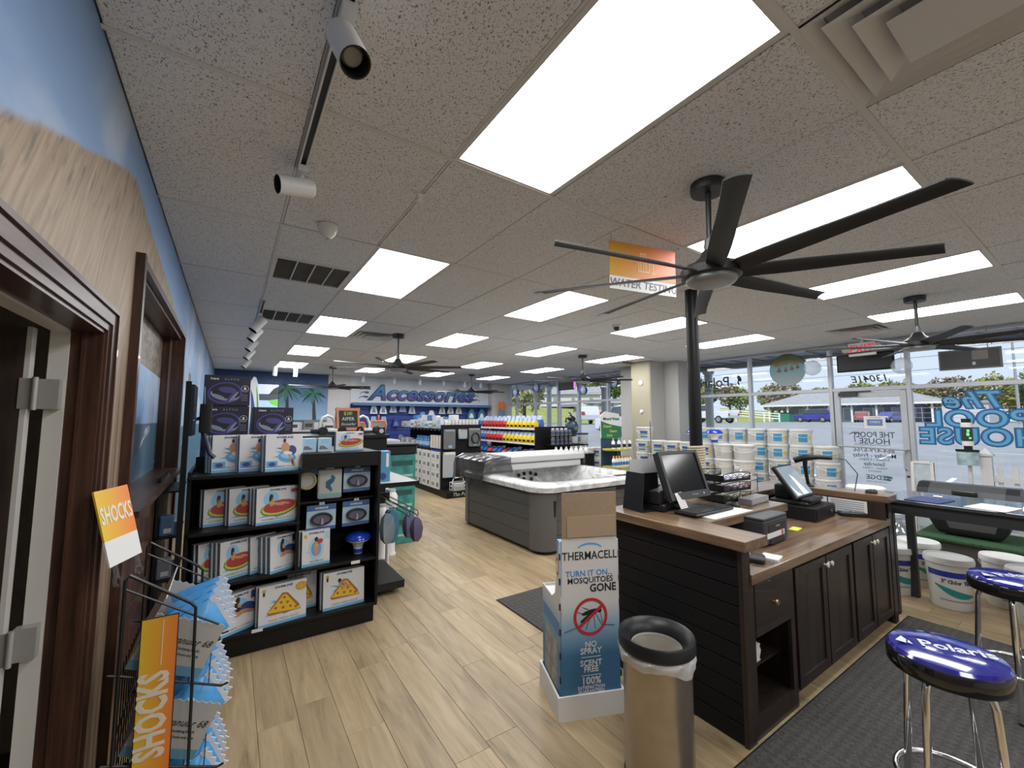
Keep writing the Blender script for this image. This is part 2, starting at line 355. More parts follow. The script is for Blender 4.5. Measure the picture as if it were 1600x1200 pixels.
# ---- painted left wall (mural) with a doorway and a recessed pass-through
def mural_mat():
    m = bpy.data.materials.new('painted_beach_mural'); m.use_nodes = True; n, l = nt(m); b = n['Principled BSDF']; b.inputs['Roughness'].default_value = 0.55
    geo = n.new('ShaderNodeNewGeometry'); sp = n.new('ShaderNodeSeparateXYZ'); l.new(geo.outputs['Position'], sp.inputs[0])
    Yc, Zc = sp.outputs[1], sp.outputs[2]
    def noise(scale, detail=4, dist=0.0):
        mp = n.new('ShaderNodeMapping'); mp.inputs['Scale'].default_value = scale; l.new(geo.outputs['Position'], mp.inputs[0])
        t = n.new('ShaderNodeTexNoise'); t.inputs['Scale'].default_value = 1; t.inputs['Detail'].default_value = detail; t.inputs['Distortion'].default_value = dist; l.new(mp.outputs[0], t.inputs['Vector']); return t.outputs['Fac']
    def ramp(fac, stops):
        r = n.new('ShaderNodeValToRGB'); e = r.color_ramp.elements
        while len(e) < len(stops): e.new(0.5)
        for k, (p_, c) in enumerate(stops): e[k].position = p_; e[k].color = (*c, 1)
        l.new(fac, r.inputs[0]); return r.outputs[0]
    def mix(f, a, b_):
        x = n.new('ShaderNodeMix'); x.data_type = 'RGBA'
        l.new(f, x.inputs[0])
        for i, v in ((6, a), (7, b_)):
            if isinstance(v, tuple): x.inputs[i].default_value = (*v, 1)
            else: l.new(v, x.inputs[i])
        return x.outputs[2]
    def step(v, edge, w=0.01):       # 1 above edge
        mr = n.new('ShaderNodeMapRange'); mr.interpolation_type = 'SMOOTHSTEP'; l.new(v, mr.inputs[0])
        for i, q in ((1, edge-w), (2, edge+w)):
            mr.inputs[i].default_value = q
        return mr.outputs[0]
    # sky with clouds, sea, sand
    sky = mix(ramp(noise((0.5, 0.9, 1.6), 5, 0.6), [(0.5,(0,0,0)), (0.72,(1,1,1))]), (0.225,0.365,0.61), (0.50,0.58,0.68))
    sea = mix(ramp(noise((1, 1.6, 9), 5, 1.0), [(0.63,(0,0,0)), (0.70,(1,1,1))]), (0.045,0.13,0.22), (0.5,0.58,0.62))
    sea = mix(ramp(noise((1, 3, 22), 3, 0.5), [(0.3,(0,0,0)), (0.75,(1,1,1))]), sea, (0.07,0.19,0.29))
    c = mix(step(Zc, 1.62), sea, sky)
    c = mix(step(Zc, 0.55, 0.15), (0.42,0.33,0.2), c)
    # brown post painted further along the wall
    post = math_node(n, l, 'MULTIPLY', step(math_node(n, l, 'ABSOLUTE', math_node(n, l, 'ADD', Yc, -5.35)), 0.16, 0.02), 1.0)
    postm = math_node(n, l, 'MULTIPLY', math_node(n, l, 'SUBTRACT', 1.0, post), math_node(n, l, 'SUBTRACT', 1.0, step(Zc, 2.2, 0.02)))
    c = mix(postm, c, (0.16,0.10,0.07))
    # thatched roof: upper edge drawn with a ramp of height over y (0..5 m)
    th = ramp(math_node(n, l, 'MULTIPLY', Yc, 0.2), [(0.0,(0.66,)*3), (0.134,(0.766,)*3), (0.2,(0.813,)*3), (0.344,(0.907,)*3), (0.384,(0.92,)*3), (0.44,(0.905,)*3), (0.64,(0.87,)*3), (0.87,(0.81,)*3), (0.885,(0.0,)*3)])
    edge = math_node(n, l, 'MULTIPLY', th, 3.0)
    wob = math_node(n, l, 'MULTIPLY', math_node(n, l, 'SUBTRACT', noise((1, 9, 9), 3), 0.5), 0.03)
    d = math_node(n, l, 'SUBTRACT', math_node(n, l, 'ADD', edge, wob), Zc)
    inroof = step(d, 0.0, 0.015)
    # straw strokes run down the slope
    rot = n.new('ShaderNodeMapping'); rot.inputs['Rotation'].default_value = (math.radians(30), 0, 0); rot.inputs['Scale'].default_value = (1, 1, 1); l.new(geo.outputs['Position'], rot.inputs[0])
    mp3 = n.new('ShaderNodeMapping'); mp3.inputs['Scale'].default_value = (1, 48, 3.4); l.new(rot.outputs[0], mp3.inputs[0])
    t3 = n.new('ShaderNodeTexNoise'); t3.inputs['Scale'].default_value = 1; t3.inputs['Detail'].default_value = 5; t3.inputs['Distortion'].default_value = 0.7; l.new(mp3.outputs[0], t3.inputs['Vector'])
    straw = ramp(t3.outputs['Fac'], [(0.28,(0.24,0.175,0.115)), (0.5,(0.34,0.255,0.175)), (0.75,(0.42,0.325,0.23))])
    mp4 = n.new('ShaderNodeMapping'); mp4.inputs['Scale'].default_value = (1, 30, 6.5); l.new(rot.outputs[0], mp4.inputs[0])
    t5 = n.new('ShaderNodeTexNoise'); t5.inputs['Scale'].default_value = 1; t5.inputs['Detail'].default_value = 2; l.new(mp4.outputs[0], t5.inputs['Vector'])
    dk = ramp(t5.outputs['Fac'], [(0.56,(0,0,0)), (0.68,(0.8,0.8,0.8))])
    straw = mix(math_node(n, l, 'MULTIPLY', dk, math_node(n, l, 'SUBTRACT', 1.0, step(d, 0.22, 0.15))), straw, (0.13,0.12,0.09))
    c = mix(inroof, c, straw)
    # hut boards painted between the doorway and the pass-through
    tb = n.new('ShaderNodeMapping'); tb.inputs['Scale'].default_value = (1, 26, 0.7); l.new(geo.outputs['Position'], tb.inputs[0])
    t4 = n.new('ShaderNodeTexNoise'); t4.inputs['Scale'].default_value = 1; t4.inputs['Detail'].default_value = 4; l.new(tb.outputs[0], t4.inputs['Vector'])
    board = ramp(t4.outputs['Fac'], [(0.32,(0.075,0.042,0.025)), (0.5,(0.19,0.125,0.08)), (0.68,(0.28,0.20,0.13))])
    hut = math_node(n, l, 'MULTIPLY', math_node(n, l, 'SUBTRACT', 1.0, step(Yc, 2.04)), math_node(n, l, 'SUBTRACT', 1.0, step(Zc, 1.95, 0.3)))
    c = mix(hut, c, board)
    l.new(c, b.inputs['Base Color']); return m
MURAL = mural_mat()
D0, D1, DZ = 0.62, 1.56, 2.02           # doorway
W0, W1, WZ0, WZ1 = 2.06, 4.22, 1.24, 2.42   # pass-through
wl = B()
for y0, y1, z0, z1 in ((YB, D0, 0, 3.0), (D0, D1, DZ, 3.0), (D1, W0, 0, 3.0), (W0, W1, 0, WZ0), (W0, W1, WZ1, 3.0), (W1, YF, 0, 3.0)):
    wl.box(-0.125, y0, z0, 0, y1, z1)
struct(wl.obj('wall_left', MURAL))
DWOOD = wood('dark_red_wood', (0.03,0.012,0.008), (0.10,0.045,0.028), 3, 'Z', 0.35, 10, 0.08, 0.15)
DWOODY = wood('dark_red_wood_horizontal', (0.03,0.012,0.008), (0.10,0.045,0.028), 3, 'Y', 0.35, 10, 0.08, 0.15)
CREAM = P('cream_wall', (0.62,0.57,0.48), 0.7)
# room behind the doorway
bk = B().box(-1.9, D0-1.2, 0, -1.8, 2.9, 3.0).box(-1.9, 2.8, 0, -0.16, 2.9, 3.0).box(-1.9, D0-1.3, 0, -0.16, D0-1.2, 3.0).box(-1.9, D0-1.3, 2.55, -0.16, 2.9, 2.65)
struct(bk.obj('wall_back_room', CREAM))
# door trim: stepped casing, jamb lining, white steel frame
def casing(name, y0, y1, z1, wid=0.085, z0=0.0, mat_v=DWOOD, mat_h=DWOODY):
    """three stepped mouldings around an opening on the plane x=0"""
    root = thing(name, 'x', 'trim'); del root['label']; del root['category']; root['kind'] = 'structure'
    for k, (w0, w1, d) in enumerate(((0.0, wid*0.3, 0.012), (wid*0.3, wid*0.82, 0.02), (wid*0.82, wid, 0.028))):
        B().box(0, y1+w0, z0, d, y1+w1, z1+w1).obj('casing_side', mat_v, root)
        B().box(0, y0-w1, z0, d, y0-w0, z1+w1).obj('casing_side', mat_v, root)
        B().box(0, y0-w0, z1+w0, d, y1+w0, z1+w1).obj('casing_head', mat_h, root)
    return root
tr = casing('trim_1', D0, D1, DZ)
B().box(-0.08, D1-0.012, 0, 0.004, D1, DZ).obj('jamb', DWOOD, tr); B().box(-0.08, D0, 0, 0.004, D0+0.012, DZ).obj('jamb', DWOOD, tr)
B().box(-0.08, D0, DZ-0.012, 0.004, D1, DZ).obj('jamb_head', DWOODY, tr)
B().box(-0.05, D1-0.022, 0, -0.04, D1-0.012, DZ-0.012).obj('door_stop', DWOOD, tr)
fr = B().box(-0.128, D1-0.022, 0, -0.08, D1, DZ).box(-0.128, D0, 0, -0.08, D0+0.022, DZ).box(-0.128, D0, DZ-0.02, -0.08, D1, DZ).obj('metal_frame', P('frame_white', (0.6,0.58,0.54), 0.45), tr)
# open door leaf, swung into the back room
GRAIN = wood('dark_oak_door', (0.012,0.008,0.007), (0.06,0.035,0.026), 2.2, 'Z', 0.5, 7, 0.15)
dr = thing('door_1', 'x', 'door', (-0.168, D1-0.03, 0), 0); del dr['label']; del dr['category']; dr['kind'] = 'structure'
dr['label'] = 'open dark wood-grain door with steel hinges in the doorway of the mural wall'
B().box(-0.80, -0.04, 0.01, 0.0, 0.0, 2.0).obj('door_leaf', GRAIN, dr)
B().box(0.0, -0.04, 0.01, 0.012, 0.0, 2.0).obj('door_edge', P('frame_white', (0.6,0.58,0.54), 0.45), dr)
for z in (0.25, 0.98, 1.78):
    h = B().box(-0.006, -0.045, z-0.05, 0.028, -0.0405, z+0.05).box(0.028, -0.03, z-0.05, 0.082, 0.007, z+0.05).obj('hinge', P('hinge_steel', (0.38,0.37,0.35), 0.35, 0.2), dr)
    B().cyl(0.030, -0.047, z-0.054, z+0.054, 0.008, 10).obj('hinge_pin', P('hinge_steel', (0.38,0.37,0.35), 0.35, 0.2), h)
# pass-through: dark timber frame, painted sliding panels, lower boards
tr2 = thing('trim_2', 'x', 'trim'); del tr2['label']; del tr2['category']; tr2['kind'] = 'structure'
B().box(0, W0-0.05, 0.0, 0.035, W0, WZ1+0.05).obj('frame_side', DWOOD, tr2)
B().box(0, W1, 0.0, 0.03, W1+0.07, WZ1+0.04).obj('frame_side', DWOOD, tr2)
B().box(0, W0, WZ1, 0.03, W1, WZ1+0.04).obj('frame_head', DWOODY, tr2)
B().box(-0.15, W0, WZ1-0.02, 0.0, W1, WZ1).obj('reveal_head', DWOODY, tr2)
B().box(-0.15, W1-0.02, WZ0, 0.0, W1, WZ1-0.02).obj('reveal_side', DWOOD, tr2)
B().box(-0.075, W1-0.03, WZ0, -0.06, W1-0.02, WZ1-0.02).obj('bead', P('bead_wood',(0.2,0.12,0.08),0.4), tr2)
B().box(-0.15, W0, WZ0, 0.0, W0+0.02, WZ1-0.02).obj('reveal_side', DWOOD, tr2)
B().box(-0.15, W0+0.02, WZ0, 0.07, W1-0.02, WZ0+0.03).obj('sill', DWOODY, tr2)
k = 0
y = W0
while y < W1-0.01:
    y1 = min(y+0.145, W1); B().box(0.0, y+0.003, 0.10, 0.012, y1-0.003, WZ0-0.01).obj('board', DWOOD, tr2); y = y1
B().box(0.0, W0, 0.0, 0.018, W1, 0.10).obj('base_board', DWOODY, tr2)
def panel_paint():
    m = bpy.data.materials.new('painted_panel'); m.use_nodes = True; n, l = nt(m); b = n['Principled BSDF']; b.inputs['Roughness'].default_value = 0.5
    geo = n.new('ShaderNodeNewGeometry'); sp = n.new('ShaderNodeSeparateXYZ'); l.new(geo.outputs['Position'], sp.inputs[0])
    def noise(scale, det=4):
        mp = n.new('ShaderNodeMapping'); mp.inputs['Scale'].default_value = scale; l.new(geo.outputs['Position'], mp.inputs[0])
        t = n.new('ShaderNodeTexNoise'); t.inputs['Scale'].default_value = 1; t.inputs['Detail'].default_value = det; t.inputs['Distortion'].default_value = .6; l.new(mp.outputs[0], t.inputs['Vector']); return t.outputs['Fac']
    def ramp(f, a, ca, b_, cb_):
        r = n.new('ShaderNodeValToRGB'); e = r.color_ramp.elements; e[0].position = a; e[0].color = (*ca, 1); e[1].position = b_; e[1].color = (*cb_, 1); l.new(f, r.inputs[0]); return r.outputs[0]
    def mix(f, a, c):
        x = n.new('ShaderNodeMix'); x.data_type = 'RGBA'; l.new(f, x.inputs[0]); l.new(a, x.inputs[6]); l.new(c, x.inputs[7]); return x.outputs[2]
    sky = ramp(noise((1, 1.2, 2.2)), 0.45, (0.22,0.40,0.72), 0.75, (0.5,0.58,0.66))
    wav = ramp(noise((1, 1.8, 8)), 0.63, (0.06,0.15,0.23), 0.68, (0.5,0.56,0.6))
    gt = math_node(n, l, 'GREATER_THAN', sp.outputs[2], 1.66)
    c = mix(gt, wav, sky)
    thatch = ramp(noise((1, 7, 16)), 0.35, (0.10,0.075,0.055), 0.65, (0.27,0.215,0.16))
    # lower thatch edge: from z 2.12 (y 2.4) down to z 2.0 (y 4.2)
    lim = math_node(n, l, 'ADD', math_node(n, l, 'MULTIPLY', sp.outputs[1], -0.03), 2.17)
    c = mix(math_node(n, l, 'GREATER_THAN', sp.outputs[2], lim), c, thatch)
    l.new(c, b.inputs['Base Color']); return m
PP = panel_paint()
y = W0+0.02
for y1 in (W0+0.62, W0+1.38, W1-0.02):
    B().box(-0.15, y+0.004, WZ0+0.03, -0.125, y1-0.004, WZ1-0.02).obj('painted_panel', PP, tr2); y = y1
# ---- far wall and back wall
FARW = P('far_wall_paint', (0.60,0.59,0.58), 0.6)
struct(B().box(-0.3, YF, 0, XW+0.15, YF+0.15, 3.0).obj('wall_far', FARW))
struct(B().box(-0.3, YB-0.15, 0, XW+0.15, YB, 3.0).obj('wall_back', P('back_wall', (0.5,0.47,0.42), 0.7)))
pf = B().box(7.95, YF-0.25, 0, XW-0.06, YF, ZC+0.02).obj('wall_far_pier', P('pier_paint', (0.52,0.50,0.48), 0.6)); struct(pf)
struct(B().box(3.27, YF-0.02, 2.1, 7.94, YF, ZC).obj('wall_far_panel', P('pale_panel', (0.60,0.64,0.68), 0.5)))
# pillar between the two storefront windows
pl = B().box(7.72, 5.14, 0, 8.2, 5.62, ZC+0.02).obj('wall_pillar', P('pillar_cream', (0.37,0.335,0.24), 0.65)); struct(pl)
struct(B().box(8.2, 4.78, 0, XW+0.14, 6.35, ZC+0.02).obj('wall_right_pier', P('pier_grey', (0.46,0.45,0.43), 0.65)))
struct(B().box(7.73, 5.125, 0, 8.19, 5.14, ZC).obj('wall_pillar_face', P('pier_grey', (0.46,0.45,0.43), 0.65)))
for z, r in ((2.48, 0.055), (1.86, 0.04)):
    w = thing('wall_sensor' if r > .05 else 'thermostat', 'round white sensor high on the cream pillar face' if r > .05 else 'small round white dial lower on the cream pillar face', 'sensor', (7.72, 5.36, z))
    B().lathe([(r, 0), (r, 0.015), (r*0.8, 0.025)], 20, 0, Matrix.Rotation(-PI/2, 4, 'Y')).obj('housing', WHITE, w)
    B().lathe([(r*0.3, 0.025), (r*0.28, 0.029)], 14, 0, Matrix.Rotation(-PI/2, 4, 'Y')).obj('button', LGREY, w)
# ---- storefront glazing
GLASS = glassy('window_glass', (0.98,0.99,1.0), 0.03)
def mull(root, y0, y1, z0, z1, dx=0.05, name='mullion'):
    return B().box(XW-dx, y0, z0, XW+dx, y1, z1).obj(name, ALU, root, None, 0.004)
def window(name, ys, zt, z1=ZC-0.005, z0=0.04, w=0.026, skip=None):
    root = thing(name, 'x', 'x'); del root['label']; del root['category']; root['kind'] = 'structure'
    for y in ys: mull(root, y-w, y+w, z0, z1)
    for a, b_ in zip(ys[:-1], ys[1:]):
        isdoor = skip and abs(a-skip) < 0.01
        mull(root, a+w, b_-w, zt-0.03, zt+0.03, 0.045, 'transom'); mull(root, a+w, b_-w, z1-0.04, z1, 0.045, 'head')
        B().box(XW-0.004, a+w, zt+0.03, XW+0.004, b_-w, z1-0.04).obj('pane', GLASS, root)
        if not isdoor:
            mull(root, a+w, b_-w, z0, z0+0.09, 0.045, 'sill'); B().box(XW-0.004, a+w, z0+0.09, XW+0.004, b_-w, zt-0.03).obj('pane', GLASS, root)
    return root
ZT = 2.18
win1 = window('window_1', [-3.6, -2.2, -0.75, 1.30, 2.27, 3.58, 4.80], ZT, skip=1.30)
win2 = window('window_2', [6.37, 7.26, 8.39, 9.30, 10.47, 11.55, 11.98], ZT+0.02, skip=8.39)
struct(B().box(XW-0.06, YB, -0.005, XW+0.06, 12.0, 0.04).obj('trim_3', ALU))
def glass_door(name, y0, y1, label):
    root = thing(name, 'x', 'x', (XW, y0, 0)); del root['category']; root['kind'] = 'structure'; root['label'] = label
    w = y1-y0
    B().box(-0.03, 0.0, 0.03, 0.03, 0.075, 2.14).obj('stile', ALU, root, None, .004); B().box(-0.03, w-0.075, 0.03, 0.03, w, 2.14).obj('stile', ALU, root, None, .004)
    B().box(-0.03, 0.075, 2.05, 0.03, w-0.075, 2.14).obj('top_rail', ALU, root, None, .004); B().box(-0.03, 0.075, 0.03, 0.03, w-0.075, 0.2).obj('bottom_rail', ALU, root, None, .004)
    B().box(-0.004, 0.075, 0.2, 0.004, w-0.075, 2.05).obj('pane', GLASS, root)
    return root, w
d2, dw = glass_door('door_2', 1.336, 2.234, 'glazed aluminium entrance door with mirrored opening hours lettering')
bar = B().tube([(-0.03, 0.02, 1.25), (-0.085, 0.03, 1.25), (-0.085, dw-0.03, 1.27), (-0.03, dw-0.02, 1.27)], 0.014, 8).obj('push_bar', ALU, d2)
B().tube([(-0.03, 0.05, 1.22), (-0.09, 0.06, 1.2), (-0.09, 0.06, 0.98), (-0.03, 0.05, 0.95)], 0.012, 8).obj('pull_handle', ALU, d2)
B().cyl(0, 0, 0, 0.012, 0.016, 12).obj('lock', BLACKP, d2, T(-0.03, 0.04, 0.86, 0, 0, -90))
cl = B().box(-0.09, dw-0.32, 2.07, -0.03, dw-0.08, 2.13).obj('door_closer', DGREY, d2); B().box(-0.075, dw-0.5, 2.135, -0.055, dw-0.1, 2.15).obj('closer_arm', DGREY, cl)
d3, dw3 = glass_door('door_3', 8.42, 9.27, 'glazed aluminium door in the farther storefront window')
# ================================================================== CEILING FIXTURES
DIFF = bpy.data.materials.new('lit_diffuser'); DIFF.use_nodes = True
_n, _l = nt(DIFF); _n.remove(_n['Principled BSDF']); _e = _n.new('ShaderNodeEmission'); _e.inputs[0].default_value = (0.985, 0.99, 1.0, 1); _e.inputs[1].default_value = PANEL_STRENGTH
_l.new(_e.outputs[0], _n['Material Output'].inputs[0])
fw = 0.028
lf = B()
for a in ((-TX/2+.006,-TY/2+.006,TX/2-.006,-TY/2+fw), (-TX/2+.006,TY/2-fw,TX/2-.006,TY/2-.006), (-TX/2+.006,-TY/2+fw,-TX/2+fw,TY/2-fw), (TX/2-fw,-TY/2+fw,TX/2-.006,TY/2-fw)):
    lf.box(a[0], a[1], 0, a[2], a[3], 0.05)
lfm = lf.mesh('frame', WHMETAL)
ldm = B().add([(-TX/2+fw,-TY/2+fw,0.006),(TX/2-fw,-TY/2+fw,0.006),(TX/2-fw,TY/2-fw,0.006),(-TX/2+fw,TY/2-fw,0.006)], [(0,3,2,1)]).mesh('diffuser', DIFF)
lbm = B().box(-TX/2+.006,-TY/2+.006,0.05,TX/2-.006,TY/2-.006,0.06).mesh('housing', WHMETAL)
colname = {2: 'column along the mural wall', 5: 'second column from the mural wall', 8: 'third column from the mural wall', 11: 'column along the storefront'}
rowname = {-2: 'unseen row added behind the camera for room light', 0: 'nearest the camera', 2: 'second from camera', 4: 'third from camera', 6: 'fourth from camera', 8: 'farthest from camera'}
for (i, j) in LIGHTS:
    t = thing('ceiling_light', f'lit ceiling panel, {rowname[j]}, {colname[i]}', 'ceiling light', ((i+0.5)*TX, (j+0.5)*TY, ZC+0.001), 0, 'lit ceiling panels')
    link('frame', lfm, t); link('diffuser', ldm, t); link('housing', lbm, t)
# ---- ceiling fans
FANM = P('fan_black_metal', (0.016,0.016,0.017), 0.42); FANB = P('fan_blade_black', (0.02,0.02,0.021), 0.5); FANC = P('fan_lens_grey', (0.28,0.29,0.3), 0.35)
def fan_meshes():
    out = []
    out.append(('canopy', B().lathe([(0.082, ZC-0.052), (0.086, ZC-0.046), (0.086, ZC-0.003)], 28).mesh('canopy', FANM)))
    out.append(('downrod', B().lathe([(0.0145, 2.60), (0.0145, ZC-0.04)], 12).mesh('downrod', FANM)))
    out.append(('collar', B().lathe([(0.028, 2.56), (0.03, 2.60), (0.026, 2.635), (0.02, 2.64)], 20).mesh('collar', P('fan_collar', (0.10,0.10,0.105), 0.4))))
    out.append(('motor', B().lathe([(0.125, 2.425), (0.145, 2.432), (0.148, 2.47), (0.14, 2.482), (0.10, 2.50), (0.055, 2.535), (0.038, 2.57), (0.03, 2.575)], 32).mesh('motor', FANM)))
    out.append(('light_cover', B().lathe([(0.085, 2.392), (0.112, 2.398), (0.122, 2.41), (0.122, 2.426)], 32).mesh('light_cover', FANC)))
    b = B(); n = 9; vs = []; fs = []
    for k in range(n):                       # twisted, slightly cambered blade
        u = k/(n-1); x = 0.10+0.83*u; w = 0.068+0.012*math.sin(PI*min(1, u*1.5)); tw = -math.radians(24-12*u); sw = -0.015*u*u
        for s_, h in ((-1, 0), (-0.5, 0.006), (0, 0.008), (0.5, 0.006), (1, 0)):
            yy = s_*w/2*1.15; vs.append((x+(0.02*s_ if k == n-1 else 0), yy*math.cos(tw)-h*math.sin(tw)+sw, 2.452+yy*math.sin(tw)+h*math.cos(tw)))
    for k in range(n-1):
        for q in range(4): fs.append((k*5+q, (k+1)*5+q, (k+1)*5+q+1, k*5+q+1))
    m_ = len(vs); vs += [(x, y, z-0.006) for x, y, z in vs]
    fs += [tuple(i+m_ for i in reversed(f)) for f in fs]
    rim = [k*5 for k in range(n)]+[(n-1)*5+q for q in range(1, 5)]+[k*5+4 for k in range(n-2, -1, -1)]+[3, 2, 1]
    for a, c in zip(rim, rim[1:]+rim[:1]): fs.append((a, c, c+m_, a+m_))
    out.append(('blade', b.add(vs, fs, 0, True).mesh('blade', FANB)))
    return out
FM = fan_meshes()
for x, y, a0, lab in ((2.43, 0.65, -9, 'large black eight-blade ceiling fan hanging closest, in front of the orange hanging sign'),
                      (2.40, 5.45, 12, 'black eight-blade ceiling fan hanging above the tall shelf of boxes in mid-room'),
                      (2.38, 10.1, 6, 'distant black ceiling fan hanging in front of the palm tree mural'),
                      (5.95, 9.75, 20, 'distant black ceiling fan hanging in front of the end of the wall lettering'),
                      (6.05, 5.40, 4, 'black ceiling fan hanging in front of the farther storefront window'),
                      (6.10, 0.63, 30, 'black ceiling fan hanging at right near the glazed entrance door')):
    t = thing('ceiling_fan', lab, 'ceiling fan', (x, y, 0), 0, 'black ceiling fans')
    for nm, me in FM:
        if nm != 'blade': link(nm, me, t)
    for k in range(8): link('blade', FM[-1][1], t, Matrix.Rotation(math.radians(a0+45*k), 4, 'Z'))
# ---- white track with spot heads along the mural wall
tk = thing('track_rail', 'long white lighting track fixed to the ceiling along the mural wall', 'track light', (0.63, 0, ZC-0.03))
for y0, y1 in ((-1.2, 1.72), (4.5, 9.8)):
    B().box(-0.018, y0, 0.0, -0.012, y1, 0.029).box(0.012, y0, 0.0, 0.018, y1, 0.029).box(-0.018, y0, 0.022, 0.018, y1, 0.029).obj('rail', WHITE, tk)
    B().box(-0.012, y0, 0.018, 0.012, y1, 0.0215).obj('conductor_slot', DGREY, tk)
INNER = P('lamp_inner_black', (0.01,0.01,0.01), 0.6); LENS = P('lamp_lens', (0.35,0.34,0.32), 0.15)
def spot(loc, az, el, label, group, small=1.0):
    """white cylinder spot: adapter at the track, barrel aimed at azimuth az / elevation el (degrees, below horizon)"""
    t = thing('spot_light', label, 'spotlight', loc, 0, group)
    B().box(-0.02, -0.05, -0.03, 0.02, 0.05, 0.0).obj('adapter', WHITE, t)
    B().cyl(0, 0, -0.09*small, -0.03, 0.011, 10).obj('stem', WHITE, t)
    M = T(0, 0, -0.105*small, az) @ Matrix.Rotation(math.radians(90+el), 4, 'Y')
    r, L = 0.05*small, 0.19*small
    brl = B().lathe([(0.0001, -L*0.35), (r*0.8, -L*0.35), (r, -L*0.3), (r, L*0.65), (r*0.9, L*0.65), (r*0.88, L*0.5)], 24, 0, None, True, cap=False).obj('barrel', WHITE, t, M)
    B().lathe([(r*0.985, L*0.655), (r*0.89, L*0.655), (r*0.86, L*0.3), (0.0001, L*0.3)], 24, 0, None, True, cap=False).obj('baffle', INNER, brl)
    B().lathe([(r*0.7, L*0.42), (r*0.55, L*0.47), (0.0001, L*0.49)], 20, 0, None, True, cap=False).obj('lens', LENS, brl)
    return t
spot((0.63, 0.715, ZC-0.03), -72, 58, 'white track spotlight closest to the camera, aimed down toward it', 'white track spotlights', 0.9)
spot((0.63, 1.66, ZC-0.03), 192, 14, 'white track spotlight second along the track, aimed at the mural wall', 'white track spotlights', 0.86)
for k, y in enumerate((5.05, 5.75, 6.7, 7.75, 9.2)):
    spot((0.63, y, ZC-0.03), 195, 55, f'{ORD[k]} white spotlight of the distant cluster of five along the mural wall track', 'distant cluster of track spotlights', 1.0)
for k, (x, y) in enumerate(((1.22, 10.75), (1.66, 10.75))):
    spot((x, y, ZC), 90, 80, ('left' if k == 0 else 'right')+' of two small white spotlights above the palm tree mural', 'spotlights before the palm mural')
for k, x in enumerate((3.5, 4.4, 5.2, 6.0, 6.75, 7.35)):
    spot((x, 11.7, ZC), 90, 82, f'{ORD[k]} small white spotlight from the left above the blue wall lettering', 'spotlights above the wall lettering', 0.85)
# ---- grilles and diffusers
def diffuser(i, j, h, label):
    t = thing('air_diffuser', label, 'vent', ((i+.5)*TX, j*TY+TX*(h+.5), ZC), 0, 'ceiling air vents')
    for k, (s0, s1, z0, z1) in enumerate(((0.295, 0.245, -0.004, 0.022), (0.25, 0.17, -0.012, 0.022), (0.19, 0.10, -0.022, 0.022))):
        vs = []
        for s, z in ((s0, z0+0.003), (s0, z0), (s1, z1), (s1, z1+0.003)): vs += [(-s,-s,z),(s,-s,z),(s,s,z),(-s,s,z)]
        fs = [(a*4+b, a*4+(b+1) % 4, ((a+1) % 4)*4+(b+1) % 4, ((a+1) % 4)*4+b) for a in range(4) for b in range(4)]
        B().add(vs, fs).obj('louver', WHMETAL, t)
    B().box(-0.125, -0.125, -0.03, 0.125, 0.125, -0.024).obj('centre_plate', WHMETAL, t)
    B().box(-0.29, -0.29, 0.027, 0.29, 0.29, 0.032).obj('duct_plate', LGREY, t)
diffuser(3, -1, 1, 'large stepped square air diffuser in the upper right corner of the ceiling')
diffuser(3, 4, 1, 'stepped air diffuser in the ceiling behind the mid-room ceiling fan')
diffuser(12, 1, 0, 'stepped air diffuser in the ceiling near the entrance door')
diffuser(12, 4, 1, 'stepped air diffuser in the ceiling before the cream pillar')
def grille(i, j, h, label):
    t = thing('return_grille', label, 'vent', ((i+.5)*TX, j*TY+TX*(h+.5), ZC), 0, 'ceiling return grilles')
    b = B()
    for a in ((-.298,-.298,.298,-.27), (-.298,.27,.298,.298), (-.298,-.27,-.27,.27), (.27,-.27,.298,.27), (-.137,-.27,-.127,.27), (-.005,-.27,.005,.27), (.127,-.27,.137,.27)): b.box(a[0], a[1], -0.002, a[2], a[3], 0.012)
    b.obj('frame', WHMETAL, t)
    s = B()
    for k in range(18): y = -0.262+k*0.0308; s.add([(-.27,y,.004),(.27,y,.004),(.27,y+.02,.016),(-.27,y+.02,.016)], [(0,1,2,3),(3,2,1,0)])
    s.obj('slats', LGREY, t); B().box(-.28, -.28, 0.018, .28, .28, .024).obj('backing', P('grille_backing', (.30,.30,.29), .6), t)
grille(1, 2, 1, 'square louvred return grille in the ceiling beside the second light panel')
grille(1, 4, 0, 'square louvred return grille farther along the ceiling by the distant spotlights')
t = thing('smoke_detector', 'white cone-shaped detector on the ceiling between track and first light panel', 'detector', (0.86, 2.29, ZC))
B().lathe([(0.02, -0.085), (0.045, -0.06), (0.06, -0.02), (0.06, 0.0)], 20).obj('housing', WHITE, t); B().cyl(0, 0, -0.09, -0.083, 0.012, 12).obj('sensor_tip', LGREY, t)
t = thing('sprinkler', 'tiny white sprinkler head on the ceiling beside the big light panel', 'sprinkler', (1.21, 1.61, ZC))
B().lathe([(0.012, -0.04), (0.02, -0.036), (0.012, -0.02), (0.02, 0.0)], 14).obj('head', WHITE, t); B().cyl(0, 0, -0.002, 0.0, 0.03, 16).obj('escutcheon', WHITE, t)
t = thing('security_camera', 'small white dome camera on the ceiling in mid-room', 'camera', (4.58, 3.21, ZC))
B().lathe([(0.055, -0.03), (0.06, -0.02), (0.06, 0)], 20).obj('base', WHITE, t); B().sphere((0, 0, -0.035), 0.042, 0, 16, 8).obj('dome', DGREY, t)
